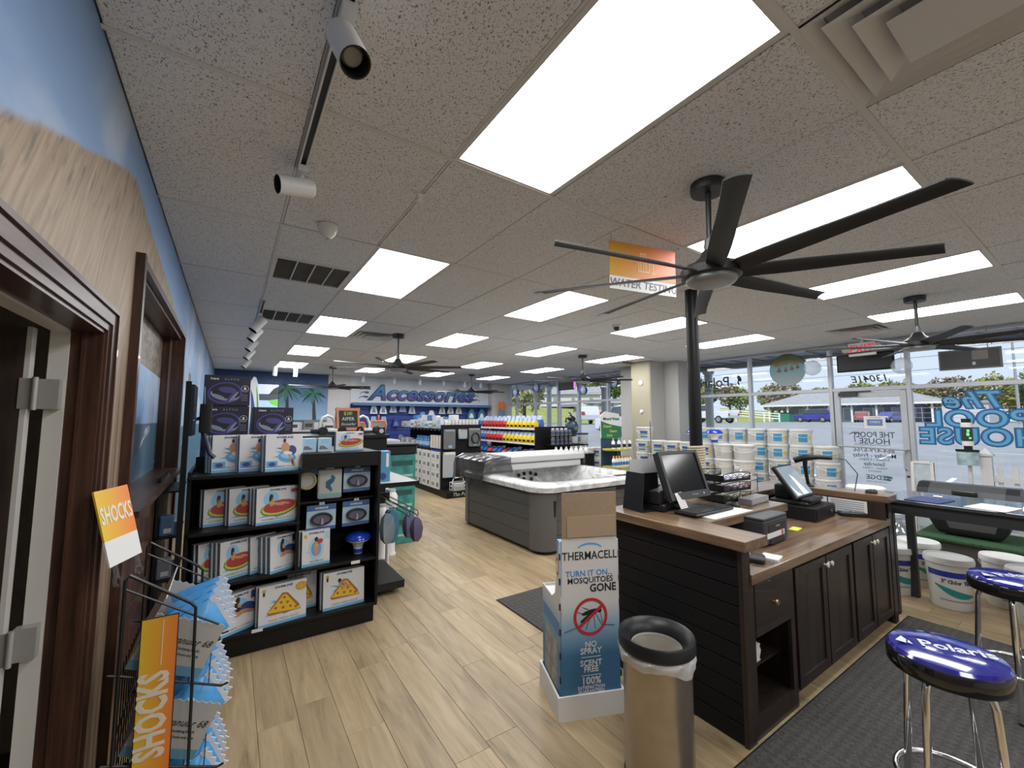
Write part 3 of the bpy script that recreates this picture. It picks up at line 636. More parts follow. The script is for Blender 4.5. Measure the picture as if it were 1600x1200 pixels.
# ---- hanging department sign
SGN = thing('hanging_sign', 'orange and white hanging sign reading WATER TESTING behind the closest fan', 'sign', (2.72, 1.30, 2.655), -12)
def sign_grad():
    m = bpy.data.materials.new('orange_gradient_print'); m.use_nodes = True; n, l = nt(m); b = n['Principled BSDF']; b.inputs['Roughness'].default_value = 0.45
    tc = n.new('ShaderNodeTexCoord'); r = n.new('ShaderNodeValToRGB'); e = r.color_ramp.elements; e[0].color = (0.62,0.33,0.02,1); e[1].color = (0.72,0.13,0.04,1)
    s = n.new('ShaderNodeSeparateXYZ'); l.new(tc.outputs['Generated'], s.inputs[0]); l.new(s.outputs[0], r.inputs[0]); l.new(r.outputs[0], b.inputs['Base Color']); return m
OGRAD = sign_grad()
B().box(-0.28, -0.004, 0.0, 0.28, 0.004, 0.24).obj('board_top', OGRAD, SGN); B().box(-0.28, -0.004, -0.09, 0.28, 0.004, 0.0).obj('board_bottom', WHITEP, SGN)
text('WATER TESTING', 0.075, P('sign_grey_ink',(0.12,0.13,0.16),.5), SGN, T(0, -0.0045, -0.045) @ F_NY, bold=0.015, shear=0.15)
ic = B()
for a in ((-.05,.05,.05,.062),(-.05,.062,-.042,.12),(.042,.062,.05,.12),(-.03,.062,-.022,.18),(-.008,.062,0.0,.18),(.014,.062,.022,.18),(-.03,.18,.022,.188),(.06,.05,.10,.06),(.075,.06,.085,.15)): ic.box(a[0], -.005, a[1], a[2], -.0042, a[3])
ic.obj('icon', P('icon_pale',(0.8,0.5,0.2),.5), SGN)
for x in (-0.26, 0.26): B().tube([(x, 0, 0.24), (x, 0, ZC-2.655)], 0.002, 5).obj('hanging_wire', STEEL, SGN)
# black post wound with rope
t = thing('support_post', 'slim black round post with rope wound round its lower part behind the desk', 'post', (4.03, 1.78, 0))
B().lathe([(0.056, 0), (0.056, ZC)], 24).obj('pole', BLACK, t)
ROPE = P('sisal_rope', (0.5,0.42,0.3), 0.9, noise=.15, nscale=90)
pts = []; N = 62*12
for k in range(N+1): a = 2*PI*k/12; pts.append((0.066*math.cos(a), 0.066*math.sin(a), 0.02+k/N*1.43))
B().tube(pts, 0.0125, 6).obj('rope', ROPE, t)
# ================================================================== SERVICE DESK
CAB = wood('espresso_cabinet_wood', (0.011,0.0066,0.005), (0.035,0.021,0.0155), 3, 'Z', 0.42, 8, 0.05, 0.1)
CABX = wood('espresso_cabinet_wood_rail', (0.011,0.0066,0.005), (0.035,0.021,0.0155), 3, 'X', 0.42, 8, 0.05, 0.1)
TOPX = wood('walnut_top_x', (0.085,0.05,0.028), (0.25,0.16,0.092), 3, 'X', 0.3, 8, 0.04, 0.25)
TOPY = wood('walnut_top_y', (0.085,0.05,0.028), (0.25,0.16,0.092), 3, 'Y', 0.3, 8, 0.04, 0.25)
SLAT = P('black_shiplap', (0.007,0.007,0.0075), 0.55, spec=0.25, bump=0.1, bscale=40)
KNOB = P('ivory_knob', (0.62,0.58,0.5), 0.25)
DX0, DX1, DY0, DY1 = 2.70, 5.16, 0.70, 1.62
# shiplap walls round the desk
sw = thing('desk_wall', 'low black wall of horizontal shiplap boards around the service desk', 'desk', (0, 0, 0))
B().box(DX0+0.012, DY0, 0, DX0+0.07, DY1-0.012, 1.0).box(DX0+0.07, DY1-0.07, 0, DX1-0.012, DY1-0.012, 1.0).box(DX1-0.07, DY0+0.0, 0, DX1-0.012, DY1-0.07, 1.0).obj('core', BLKMAT, sw)
NB = 10
for k in range(NB):
    z0 = 0.004+k*0.0996; z1 = z0+0.0936
    B().box(DX0, DY0+0.022, z0, DX0+0.014, DY1, z1).obj('board', SLAT, sw, None, 0.002)
    B().box(DX0+0.014, DY1-0.014, z0, DX1-0.014, DY1, z1).obj('board', SLAT, sw, None, 0.002)
    B().box(DX1-0.014, DY0+0.022, z0, DX1, DY1, z1).obj('board', SLAT, sw, None, 0.002)
B().box(DX0-0.004, DY0-0.004, 0, DX0+0.078, DY0+0.02, 1.0).obj('corner_post', CAB, sw); B().box(DX1-0.078, DY0-0.004, 0, DX1+0.004, DY0+0.02, 1.0).obj('corner_post', CAB, sw)
def cabinet(x0, x1, label): return thing('base_cabinet', label, 'cabinet', (x0, 0.72, 0), 0, 'dark wood base cabinets of the desk'), x1-x0
# cabinet with drawer above open shelf
c, w = cabinet(2.782, 3.285, 'dark wood base cabinet with one drawer above an open shelf')
B().box(0, 0, 0.07, 0.02, 0.6, 0.80).box(w-0.02, 0, 0.07, w, 0.6, 0.80).box(0.02, 0.58, 0.07, w-0.02, 0.6, 0.80).box(0.02, 0, 0.07, w-0.02, 0.58, 0.1).box(0.02, 0.02, 0.49, w-0.02, 0.58, 0.505).box(0, 0.04, 0, w, 0.6, 0.07).obj('carcass', CAB, c)
B().box(-0.0, -0.018, 0.0, 0.035, 0.0, 0.80).box(w-0.05, -0.018, 0.0, w, 0.0, 0.80).box(0.035, -0.018, 0.0, w-0.05, 0.0, 0.11).obj('face_frame', CAB, c)
d = B().box(0.04, -0.022, 0.515, w-0.055, -0.002, 0.795).obj('drawer', CABX, c, None, 0.003)
B().lathe([(0.008, 0), (0.007, 0.014), (0.017, 0.022), (0.015, 0.03), (0.0001, 0.033)], 16, 0, T(0.235, -0.022, 0.665, 0, 90)).obj('knob', P('brass_knob', (0.35,0.25,0.12), 0.3, 0.8), d)
B().box(0.02, 0.06, 0.285, w-0.02, 0.56, 0.30).obj('shelf', CAB, c)
def paper_stack(x, y, z, w_, d_, h, label, rz=0):
    t = thing('paper_stack', label, 'paper', (x, y, z), rz)
    random.seed(int(x*100))
    n = max(2, int(h/0.008))
    for k in range(n): dx, dy = random.uniform(-.004, .004), random.uniform(-.004, .004); B().box(dx, dy, k*h/n, dx+w_, dy+d_, (k+.85)*h/n).obj('sheet_bundle', WHITEP, t)
    return t
paper_stack(2.815, 0.79, 0.301, 0.22, 0.3, 0.09, 'stack of white paper on the open shelf inside the desk cabinet')
def shaker(x0, x1, z0, z1, parent, knob_x, knob_z):
    fw_ = 0.06
    dr_ = B().box(x0+fw_, -0.013, z0+fw_, x1-fw_, -0.005, z1-fw_).obj('door', CAB, parent)
    for a in ((x0, z0, x0+fw_, z1), (x1-fw_, z0, x1, z1)): B().box(a[0], -0.024, a[1], a[2], -0.003, a[3]).obj('stile', CAB, dr_, None, 0.002)
    for a in ((x0+fw_, z0, x1-fw_, z0+fw_), (x0+fw_, z1-fw_, x1-fw_, z1)): B().box(a[0], -0.024, a[1], a[2], -0.003, a[3]).obj('rail', CABX, dr_, None, 0.002)
    B().lathe([(0.008, 0), (0.007, 0.012), (0.017, 0.02), (0.016, 0.028), (0.0001, 0.032)], 16, 0, T(knob_x, -0.024, knob_z, 0, 90)).obj('knob', KNOB, dr_)
for x0, x1, lab in ((3.287, 4.245, 'dark wood two-door base cabinet in the middle of the desk'), (4.247, 5.08, 'dark wood two-door base cabinet at the window end of the desk')):
    c, w = cabinet(x0, x1, lab)
    B().box(0, 0, 0.07, w, 0.6, 0.80).box(0, 0.04, 0, w, 0.6, 0.07).obj('carcass', CAB, c)
    m_ = w/2
    shaker(0.02, m_-0.008, 0.085, 0.785, c, m_-0.035, 0.735); shaker(m_+0.008, w-0.02, 0.085, 0.785, c, m_+0.035, 0.735)
# worktop and raised ledges
wt = thing('worktop', 'brown wood-look worktop of the desk, lower level', 'worktop', (0, 0, 0))
B().box(2.772, 0.685, 0.805, 5.082, 1.55, 0.86).obj('slab', TOPX, wt, None, 0.004)
B().cyl(3.05, 0.80, 0.86, 0.866, 0.03, 20).obj('cable_grommet', BLACKP, wt)
lg = thing('bar_ledge', 'brown wood-look raised ledge running round the top of the desk wall', 'ledge', (0, 0, 0))
B().box(2.655, 0.655, 1.003, 2.90, 1.66, 1.058).obj('ledge_side', TOPY, lg, None, 0.004)
B().box(2.902, 1.0, 1.003, 3.97, 1.66, 1.058).obj('ledge_deck', TOPX, lg, None, 0.004)
B().box(3.972, 1.38, 1.003, 5.19, 1.66, 1.058).obj('ledge_back', TOPX, lg, None, 0.004)
B().box(4.96, 0.66, 1.003, 5.19, 1.378, 1.058).obj('ledge_side', TOPY, lg, None, 0.004)
B().box(3.955, 1.02, 0.86, 3.97, 1.548, 1.003).box(2.902, 1.53, 0.86, 3.955, 1.545, 1.003).obj('support_panel', CAB, lg)
ZL, ZK = 1.0585, 0.8605
# ---- monitor, keyboard, mouse
mon = thing('monitor', 'black flat monitor with dark screen tilted back on the desk ledge', 'monitor', (3.19, 1.36, ZL), -2)
B().rbox(-0.13, -0.08, 0, 0.13, 0.12, 0.018, 0.04).obj('base', BLACKP, mon)
B().box(-0.035, 0.04, 0.018, 0.035, 0.07, 0.16).obj('neck', BLACKP, mon)
MM = T(0, 0.0, 0.235, 0, -19)
hs = B().rbox(-0.225, -0.0, -0.175, 0.225, 0.045, 0.175, 0.012).obj('housing', DGREY, mon, MM)
bz = B()
for a in ((-.225,-.175,-.2,.175),(.2,-.175,.225,.175),(-.2,.152,.2,.175),(-.2,-.175,.2,-.125)): bz.box(a[0], -0.014, a[1], a[2], 0.002, a[3])
bz.obj('bezel', DGREY, hs); B().box(-.2, -0.004, -.125, .2, 0.001, .152).obj('screen', P('dark_screen', (0.008,0.008,0.009), 0.12), hs)
for k in range(4): B().cyl(0, 0, 0, 0.002, 0.004, 8).obj('button', LGREY, hs, T(0.02+k*0.018, -0.014, -0.15, 0, 90))
B().cyl(0, 0, 0, 0.002, 0.007, 12).obj('power_button', LGREY, hs, T(0.15, -0.014, -0.15, 0, 90))
kb = thing('keyboard', 'black full-size keyboard lying in front of the dark monitor', 'keyboard', (3.16, 1.185, ZL+0.004), 1)
B().rbox(-0.235, -0.085, 0, 0.235, 0.085, 0.018, 0.012).obj('base', BLACKP, kb)
ks = P('keycap_black', (0.028,0.028,0.03), 0.55)
kk = B().rbox(0, 0, 0, 0.0165, 0.0165, 0.008, 0.002, seg=1).mesh('key', ks)
for r in range(6):
    for q in range(21):
        if r == 0 and 5 <= q <= 9: continue
        link('key', kk, kb, T(-0.222+q*0.0205+(0.012 if q > 14 else 0), -0.075+r*0.0235, 0.017))
B().rbox(-0.122, -0.075, 0.017, -0.022, -0.058, 0.025, 0.002, seg=1).obj('space_bar', ks, kb)
mp_ = thing('desk_pad', 'white paper sheet under the keyboard', 'paper', (3.22, 1.13, ZL)); B().box(-0.22, -0.115, 0, 0.26, 0.1, 0.002).obj('sheet', WHITEP, mp_)
ms = thing('mouse', 'black computer mouse beside the keyboard by the letter trays', 'mouse', (3.50, 1.17, ZL), -10)
b = B(); b.lathe([(0.034, 0), (0.036, 0.01), (0.03, 0.026), (0.016, 0.035), (0.0001, 0.037)], 20, 0, None, True, 0.9, 1.6); b.obj('shell', BLACKP, ms); B().cyl(0, 0, -0.004, 0.004, 0.009, 10).obj('wheel', MGREY, ms, T(0, -0.03, 0.03, 0, 0, 90))
nt_ = thing('note_card', 'white printed card propped against the monitor above the keyboard', 'card', (3.06, 1.262, ZL), 8)
B().box(-0.05, -0.001, 0, 0.05, 0.001, 0.13).obj('card', WHITEP, nt_, T(0, 0, 0.003, 0, -24)); b = B()
for k in range(8): b.box(-0.04, -0.0018, 0.015+k*0.013, 0.036, -0.0012, 0.019+k*0.013)
b.obj('printed_lines', P('print_pinkgrey', (0.5,0.35,0.33), .6), nt_, T(0, 0, 0.003, 0, -24))
# ---- black stand with white board behind the monitor
st = thing('document_stand', 'black upright stand holding a white board at the corner of the desk ledge', 'stand', (2.96, 1.55, ZL), -8)
B().prism([(-0.17,0),(0.17,0),(0.155,0.26),(-0.13,0.26)], 0.0, 0.02).obj('back', BLACKP, st); B().prism([(-0.17,0),(-0.15,0),(-0.125,0.26),(-0.13,0.26)], -0.16, 0.0).obj('side', BLACKP, st)
B().box(-0.17, -0.18, 0, 0.17, 0.02, 0.008).obj('base', BLACKP, st); B().box(-0.125, -0.012, 0.24, 0.15, -0.008, 0.345).obj('board', LGREY, st)
tm = thing('card_terminal', 'black payment terminal and cables in front of the black stand', 'terminal', (2.98, 1.40, ZL), 15)
B().rbox(-0.1, -0.06, 0, 0.1, 0.06, 0.05, 0.015).obj('body', BLACKP, tm); B().rbox(-0.11, -0.03, 0.05, 0.09, 0.05, 0.14, 0.012).obj('head', BLACKP, tm); B().box(-0.02, -0.034, 0.08, 0.03, -0.03, 0.11).obj('label', MGREY, tm)
B().tube([(0.09,-0.02,0.02),(0.14,-0.05,0.01),(0.1,-0.1,0.008),(0.0,-0.09,0.008),(-0.05,-0.12,0.008)], 0.004, 6).obj('cable', BLACKP, tm)
# ---- letter trays
LT = thing('letter_tray', 'stack of three black pierced letter trays beside the monitor', 'letter tray', (3.70, 1.35, ZL), -4)
for k in range(3):
    z = 0.01+k*0.075
    tr_ = B().box(-0.17, -0.12, z, 0.17, 0.13, z+0.004).obj('tray', BLACKP, LT)
    for s in (-1, 1):
        y = -0.12 if s < 0 else 0.13
        b = B()
        top = [(-0.17+0.34*q/10, 0.058+0.012*math.sin(PI*q/10)) for q in range(11)]
        pts = [(x, y, z+h) for x, h in top]; b.tube([(-0.17, y, z)]+pts+[(0.17, y, z)], 0.004, 5)
        for q in range(4):
            cx = -0.12+q*0.08
            for r in (0.018, 0.032, 0.046): b.tube([(cx+r*math.cos(a*PI/8), y, z+0.004+r*math.sin(a*PI/8)) for a in range(0, 9)], 0.0032, 4)
        b.obj('pierced_side', BLACKP, tr_)
    B().box(-0.17, -0.12, z, -0.166, 0.13, z+0.05).obj('end_panel', BLACKP, tr_)
    for y in (-0.121, 0.128): B().box(-0.17, y, z, 0.17, y+0.003, z+0.02).obj('side_rail', BLACKP, tr_)
for k, (col, lab) in enumerate(((P('pale_green_paper',(0.45,0.55,0.35),.7), 'loose green paper in the lower letter tray'), (P('pink_paper',(0.6,0.4,0.5),.7), 'pink paper in the middle letter tray'), (P('lilac_paper',(0.45,0.42,0.6),.7), 'lilac paper in the top letter tray'))):
    t = thing('paper_sheet', lab, 'paper', (3.71, 1.35, ZL+0.0145+k*0.075), -4+k*2); B().box(-0.13, -0.1, 0, 0.15, 0.11, 0.006).obj('sheet', col, t)
t = thing('ring_binder', 'grey ribbed binder lying in front of the letter trays', 'binder', (3.78, 1.16, ZL), 4)
b = B().rbox(-0.15, -0.05, 0, 0.16, 0.05, 0.045, 0.006); b.obj('body', MGREY, t)
b = B()
for k in range(22): b.box(-0.142+k*0.0135, -0.0525, 0.006, -0.136+k*0.0135, -0.05, 0.039)
b.obj('ribs', LGREY, t)
t = thing('wire_basket', 'white box with red print behind a wire rack on the desk ledge', 'box', (4.22, 1.50, ZL), 0)
B().box(-0.14, -0.06, 0, 0.14, 0.06, 0.14).obj('box', WHITEP, t, None, .002); text('SU', 0.06, RED, t, T(0.06, -0.0605, 0.05) @ F_NY, bold=.03)
B().tube([(-0.15,-0.09,0.0),(-0.15,-0.09,0.13),(0.15,-0.09,0.15),(0.15,-0.09,0.0)], 0.003, 5).tube([(-0.15,-0.09,0.08),(0.15,-0.09,0.1)], 0.003, 5).obj('wire', BLACKP, t)
t = thing('tape_gun', 'white and grey handheld dispenser on top of the white box', 'dispenser', (4.22, 1.50, ZL+0.1405), 20)
B().rbox(-0.06, -0.025, 0, 0.06, 0.025, 0.045, 0.012).obj('body', WHITE, t); B().cyl(0, 0, -0.02, 0.02, 0.03, 16).obj('roll', LGREY, t, T(-0.04, 0, 0.05, 0, 90)); B().tube([(0.05,0,0.03),(0.09,0,0.02),(0.1,0,0.004)], 0.008, 6).obj('handle', DGREY, t)
# ---- printer, phone, pen tray
pr = thing('printer', 'compact black printer with white label on the lower worktop', 'printer', (3.50, 1.02, ZK), 2)
B().rbox(-0.18, -0.14, 0.012, 0.18, 0.19, 0.165, 0.012).obj('body', P('printer_black', (0.035,0.036,0.04), 0.5), pr); B().rbox(-0.18, -0.14, 0.167, 0.18, 0.19, 0.185, 0.012).obj('lid', P('printer_lid', (0.045,0.046,0.05), 0.45), pr)
B().box(-0.10, -0.145, 0.012, 0.10, -0.138, 0.04).obj('paper_slot', INK, pr); B().box(-0.12, -0.142, 0.085, 0.14, -0.139, 0.135).obj('panel_recess', BLACKP, pr); B().box(-0.14, -0.1425, 0.05, 0.12, -0.139, 0.085).obj('white_label', WHITEP, pr)
B().box(0.07, -0.1435, 0.052, 0.10, -0.142, 0.083).obj('label_stripe', P('label_red', (0.5,0.12,0.08),.5), pr); text('brother', 0.018, LGREY, pr, T(0.02, -0.1425, 0.12) @ F_NY)
for x in (-.15, .15): B().box(x-.015, -.12, 0, x+.015, .17, .012).obj('foot', BLACKP, pr)
ph = thing('desk_phone', 'silver handheld device standing in its cradle near the desk corner', 'phone', (3.03, 0.80, ZK), 25)
B().rbox(-0.06, -0.06, 0, 0.06, 0.06, 0.03, 0.02).obj('cradle', DGREY, ph)
B().rbox(-0.028, -0.018, 0.0, 0.028, 0.018, 0.16, 0.015).obj('handset', P('silver_plastic', (0.38,0.38,0.4), 0.35), ph, T(0, 0.03, 0.02, 0, -28)); B().box(-0.018, -0.0195, 0.09, 0.018, -0.018, 0.14).obj('display', BLACKP, ph, T(0, 0.03, 0.02, 0, -28))
B().tube([(0.05,-0.03,0.01),(0.09,-0.07,0.005),(0.04,-0.1,0.005),(-0.03,-0.09,0.005)], 0.004, 6).obj('cable', P('teal_cable',(0.08,0.2,0.22),.5), ph)
t = thing('note_pad', 'white notepad on the worktop beside the silver device', 'paper', (3.15, 0.76, ZK), 12); B().box(-0.05, -0.05, 0, 0.06, 0.05, 0.012).obj('pad', WHITEP, t)
t = thing('sticky_note', 'bright yellow-green note lying beside the printer', 'note', (4.02, 0.98, ZK), 8); B().box(-0.05, -0.03, 0, 0.07, 0.03, 0.004).obj('pad', P('neon_yellow', (0.6,0.7,0.05),.6), t)
# ---- point-of-sale terminal on cash drawer
cdw = thing('cash_drawer', 'black cash drawer under the touchscreen terminal', 'cash drawer', (4.60, 1.17, ZK), 2)
B().rbox(-0.22, -0.19, 0, 0.22, 0.2, 0.11, 0.008).obj('case', BLACKP, cdw); B().box(-0.205, -0.196, 0.015, 0.205, -0.188, 0.095).obj('drawer_front', BLACK, cdw); B().cyl(0, 0, 0, 0.004, 0.012, 12).obj('lock', STEEL, cdw, T(0.12, -0.196, 0.055, 0, 90))
pos = thing('sales_terminal', 'touchscreen sales terminal with bright screen tilted on the cash drawer', 'terminal', (4.58, 1.19, ZK+0.1105), 4)
B().rbox(-0.17, -0.14, 0, 0.19, 0.16, 0.03, 0.02).obj('base', BLACKP, pos); B().rbox(-0.07, 0.02, 0.03, 0.09, 0.15, 0.15, 0.02).obj('neck', BLACKP, pos)
PMx = T(-0.02, 0.0, 0.19, 0, -34)
hs = B().rbox(-0.2, -0.0, -0.155, 0.2, 0.035, 0.155, 0.012).obj('housing', BLACKP, pos, PMx)
B().box(-0.182, -0.004, -0.137, 0.182, 0.001, 0.137).obj('screen', P('lit_screen', (0.12,0.14,0.16), 0.15, emit=(0.33,0.40,0.46), estr=0.55), hs)
b = B().prism([(-0.02,-0.13),(0.1,-0.13),(0.02,0.02),(-0.03,0.06)], -0.0048, -0.0042).prism([(-0.17,-0.03),(-0.12,-0.1),(-0.06,-0.13),(-0.15,-0.13)], -0.0048, -0.0042)
b.obj('screen_shapes', P('screen_white', (0.7,0.72,0.74), 0.2, emit=(0.7,0.75,0.8), estr=0.5), hs)
kb2 = B().rbox(-0.13, -0.155, 0.03, 0.18, -0.02, 0.05, 0.01).obj('keypad', BLACKP, pos); b = B()
for q in range(8):
    for r in range(4): b.box(-0.12+q*0.037, -0.148+r*0.031, 0.05, -0.09+q*0.037, -0.125+r*0.031, 0.055)
b.obj('keys', ks, kb2)
t = thing('pin_pad', 'black card reader lying at the window end of the worktop', 'card reader', (4.93, 0.90, ZK), 35)
B().rbox(-0.045, -0.1, 0, 0.045, 0.1, 0.035, 0.012).obj('body', BLACKP, t); B().box(-0.03, 0.02, 0.035, 0.03, 0.075, 0.037).obj('display', P('display_blue', (0.1,0.14,0.25), .2), t); b = B()
for q in range(3):
    for r in range(4): b.box(-0.032+q*0.023, -0.085+r*0.024, 0.035, -0.014+q*0.023, -0.067+r*0.024, 0.039)
b.obj('keys', MGREY, t)
t = thing('papers_pinned', 'printed sheets pinned inside the window end of the desk', 'paper', (0, 0, 0)); B().box(4.952, 0.80, 0.875, 4.956, 1.08, 0.995).box(4.952, 1.09, 0.875, 4.956, 1.3, 0.995).obj('sheet', WHITEP, t)
b = B()
for k in range(6): b.box(4.9505, 0.82, 0.885+k*0.018, 4.9518, 1.06, 0.891+k*0.018)
b.obj('printed_lines', GREYINK, t)
B().box(4.956, 0.68, 0.86, 4.96, 1.37, 1.003).obj('support_panel', CAB, lg)
t = thing('barcode_scanner', 'black handheld scanner on its curved stand on the desk ledge', 'scanner', (5.06, 1.28, ZL), 0)
B().lathe([(0.055, 0), (0.055, 0.008), (0.03, 0.014)], 20).obj('base', BLACKP, t)
B().tube([(0.02,0,0.01),(-0.01,0,0.1),(-0.03,0.0,0.19),(-0.05,-0.01,0.25),(-0.09,-0.03,0.275)], [0.014,0.016,0.018,0.022,0.026], 10).obj('neck', BLACKP, t)
B().tube([(-0.10,0.06,0.245),(-0.09,-0.02,0.275),(-0.05,-0.12,0.285),(0.02,-0.2,0.28)], [0.03,0.03,0.022,0.018], 10).obj('scanner_body', BLACKP, t)
B().tube([(0.02,-0.2,0.28),(0.05,-0.3,0.27),(0.06,-0.38,0.15),(0.03,-0.36,0.0),(-0.08,-0.3,-0.1),(-0.1,-0.28,-0.19)], 0.004, 6).obj('cable', BLACKP, t)
t = thing('small_mouse', 'small black mouse on the window end of the desk ledge', 'mouse', (5.08, 0.80, ZL), 60); B().lathe([(0.03, 0), (0.034, 0.01), (0.026, 0.026), (0.0001, 0.034)], 18, 0, None, True, 1, 1.6).obj('shell', BLACKP, t)
B().cyl(0, 0, -0.004, 0.004, 0.008, 10).obj('wheel', MGREY, t, T(0, -0.03, 0.026, 0, 0, 90))
# ================================================================== NEAR FLOOR OBJECTS
tc = thing('trash_can', 'round brushed steel trash can with black rim and white liner', 'trash can', (2.165, 0.845, 0))
B().lathe([(0.155, 0.03), (0.158, 0.05), (0.158, 0.60)], 48, 0, None, True).obj('body', P('brushed_steel', (0.42,0.37,0.31), 0.34, 0.9, noise=.06, nscale=12), tc)
B().lathe([(0.155, 0.0), (0.163, 0.004), (0.163, 0.03), (0.155, 0.035)], 48).obj('base_ring', BLACKP, tc)
B().lathe([(0.172, 0.605), (0.180, 0.615), (0.178, 0.66), (0.172, 0.668), (0.16, 0.664), (0.13, 0.632), (0.118, 0.60), (0.118, 0.58)], 48, 0, None, True, cap=False).obj('rim', BLACKP, tc)
b = B(); seg = 64; vs = []; fs = []
random.seed(7)
for i, (z, r) in enumerate(((0.614, 0.165), (0.598, 0.177), (0.575, 0.176), (0.545, 0.168))):
    for k in range(seg):
        a = 2*PI*k/seg; w_ = 0.004*math.sin(9*a+i)+0.003*math.sin(17*a+2*i)
        zz = z+(0.018*math.sin(2*a+0.6)+0.008*math.sin(5*a) if i == 3 else 0.01*math.sin(2*a+0.6) if i == 2 else 0)
        vs.append(((r+w_)*math.cos(a), (r+w_)*math.sin(a), zz))
for i in range(3):
    for k in range(seg): j = (k+1) % seg; fs.append((i*seg+k, i*seg+j, (i+1)*seg+j, (i+1)*seg+k))
LIN = P('translucent_liner', (0.72,0.72,0.74), 0.35, alpha=0.72)
b.add(vs, fs, 0, True).obj('liner', LIN, tc)
B().lathe([(0.1175, 0.61), (0.116, 0.56), (0.09, 0.535), (0.0001, 0.53)], 40, 0, None, True, cap=False).obj('liner_inside', P('liner_inside', (0.42,0.42,0.43), 0.5, bump=.6, bscale=22), tc)
# ---- cardboard repellent display
th = thing('display_stand', 'tall white and blue cardboard display with a crossed-out mosquito, flap raised', 'display stand', (2.02, 1.40, 0), -22)
def blue_fade():
    m = bpy.data.materials.new('white_blue_print'); m.use_nodes = True; n, l = nt(m); b = n['Principled BSDF']; b.inputs['Roughness'].default_value = 0.5
    tc_ = n.new('ShaderNodeTexCoord'); s = n.new('ShaderNodeSeparateXYZ'); l.new(tc_.outputs['Object'], s.inputs[0]); r = n.new('ShaderNodeValToRGB'); e = r.color_ramp.elements
    e[0].position = 0.34; e[0].color = (0.045,0.16,0.31,1); e[1].position = 0.62; e[1].color = (0.62,0.61,0.59,1); k_ = e.new(0.5); k_.color = (0.25,0.40,0.53,1)
    l.new(s.outputs[2], r.inputs[0]); l.new(r.outputs[0], b.inputs['Base Color']); return m
FADE = blue_fade()
WD, DP = 0.385, 0.36
B().box(-0.012, -0.012, 0, WD+0.012, 0.0, 0.13).box(-0.012, 0, 0, 0, DP+0.012, 0.13).box(WD, 0, 0, WD+0.012, DP+0.012, 0.13).box(0, DP, 0, WD, DP+0.012, 0.13).obj('base_tray', WHITEP, th)
B().prism([(0.008,0.03),(WD-0.008,0.03),(WD-0.02,1.0),(0.02,1.0)], 0.0, 0.006).obj('front_panel', FADE, th)
B().prism([(0.006,0.03),(DP,0.03),(DP,0.62),(0.16,0.62),(0.10,0.66),(0.02,0.98),(0.006,0.98)], 0.008, 0.014, 'YZ').obj('side_panel', FADE, th)
B().prism([(0.006,0.03),(DP,0.03),(DP,0.62),(0.16,0.62),(0.10,0.66),(0.02,0.98),(0.006,0.98)], WD-0.014, WD-0.008, 'YZ').obj('side_panel', FADE, th)
B().box(0.014, DP-0.006, 0.03, WD-0.014, DP, 0.62).obj('back_panel', WHITEP, th)
for z in (0.2, 0.4, 0.6): B().box(0.014, 0.006, z, WD-0.014, DP-0.006, z+0.006).obj('shelf', WHITEP, th)
fl_ = B().rbox(0.02, -0.003, 1.0, WD-0.02, 0.003, 1.262, 0.002).obj('flap', CARD, th, None); B().box(0.05, -0.008, 1.005, WD-0.03, -0.003, 1.125).obj('flap_tab', P('cardboard_light', (0.35,0.255,0.165), .8), th)
FT = lambda x, z: T(x, -0.001, z) @ F_NY
text('THERMACELL', 0.066, INK, th, FT(WD/2, 0.895), bold=0.01, sx=0.86)
b = B(); vs = []
for a in range(25, 156, 10): c_, s__ = math.cos(math.radians(a)), math.sin(math.radians(a)); vs += [(WD/2+0.085*c_, -0.0012, 0.925+0.045*s__), (WD/2+0.078*c_, -0.0012, 0.925+0.034*s__)]
b.add(vs, [(2*k, 2*k+2, 2*k+3, 2*k+1) for k in range(len(vs)//2-1)]).obj('logo_arc', SKYB, th)
text('TURN IT ON...', 0.046, P('print_mid_blue',(0.05,0.22,0.55),.5), th, FT(WD/2-0.005, 0.795), bold=0.012, sx=1.0); text('MOSQUITOES', 0.046, INK, th, FT(WD/2+0.002, 0.755), bold=0.01, sx=1.0); text('GONE', 0.062, INK, th, FT(WD/2+0.08, 0.708), bold=0.022, sx=0.95)
# emblem
b = B(); ro, ri, cx, cz = 0.105, 0.088, WD/2, 0.55
vs = []; n = 36
for k in range(n): a = 2*PI*k/n; vs += [(cx+ro*math.cos(a), -0.0022, cz+ro*math.sin(a)), (cx+ri*math.cos(a), -0.0022, cz+ri*math.sin(a))]
b.add(vs, [(2*k, 2*((k+1) % n), 2*((k+1) % n)+1, 2*k+1) for k in range(n)])
b.prism(rot2([(cx-0.095, cz-0.009), (cx+0.095, cz-0.009), (cx+0.095, cz+0.009), (cx-0.095, cz+0.009)], 38, cx, cz), -0.0024, -0.001)
em = b.obj('ban_ring', P('print_red', (0.45,0.03,0.035), .5), th)
b = B().prism(rot2(ell(cx-0.01, cz+0.005, 0.06, 0.011, 14), 28, cx, cz), -0.0018, -0.001).prism(rot2(ell(cx+0.005, cz+0.025, 0.055, 0.013, 14), 12, cx, cz), -0.0018, -0.001).prism(ell(cx+0.055, cz+0.03, 0.014, 0.012, 12), -0.0018, -0.001)
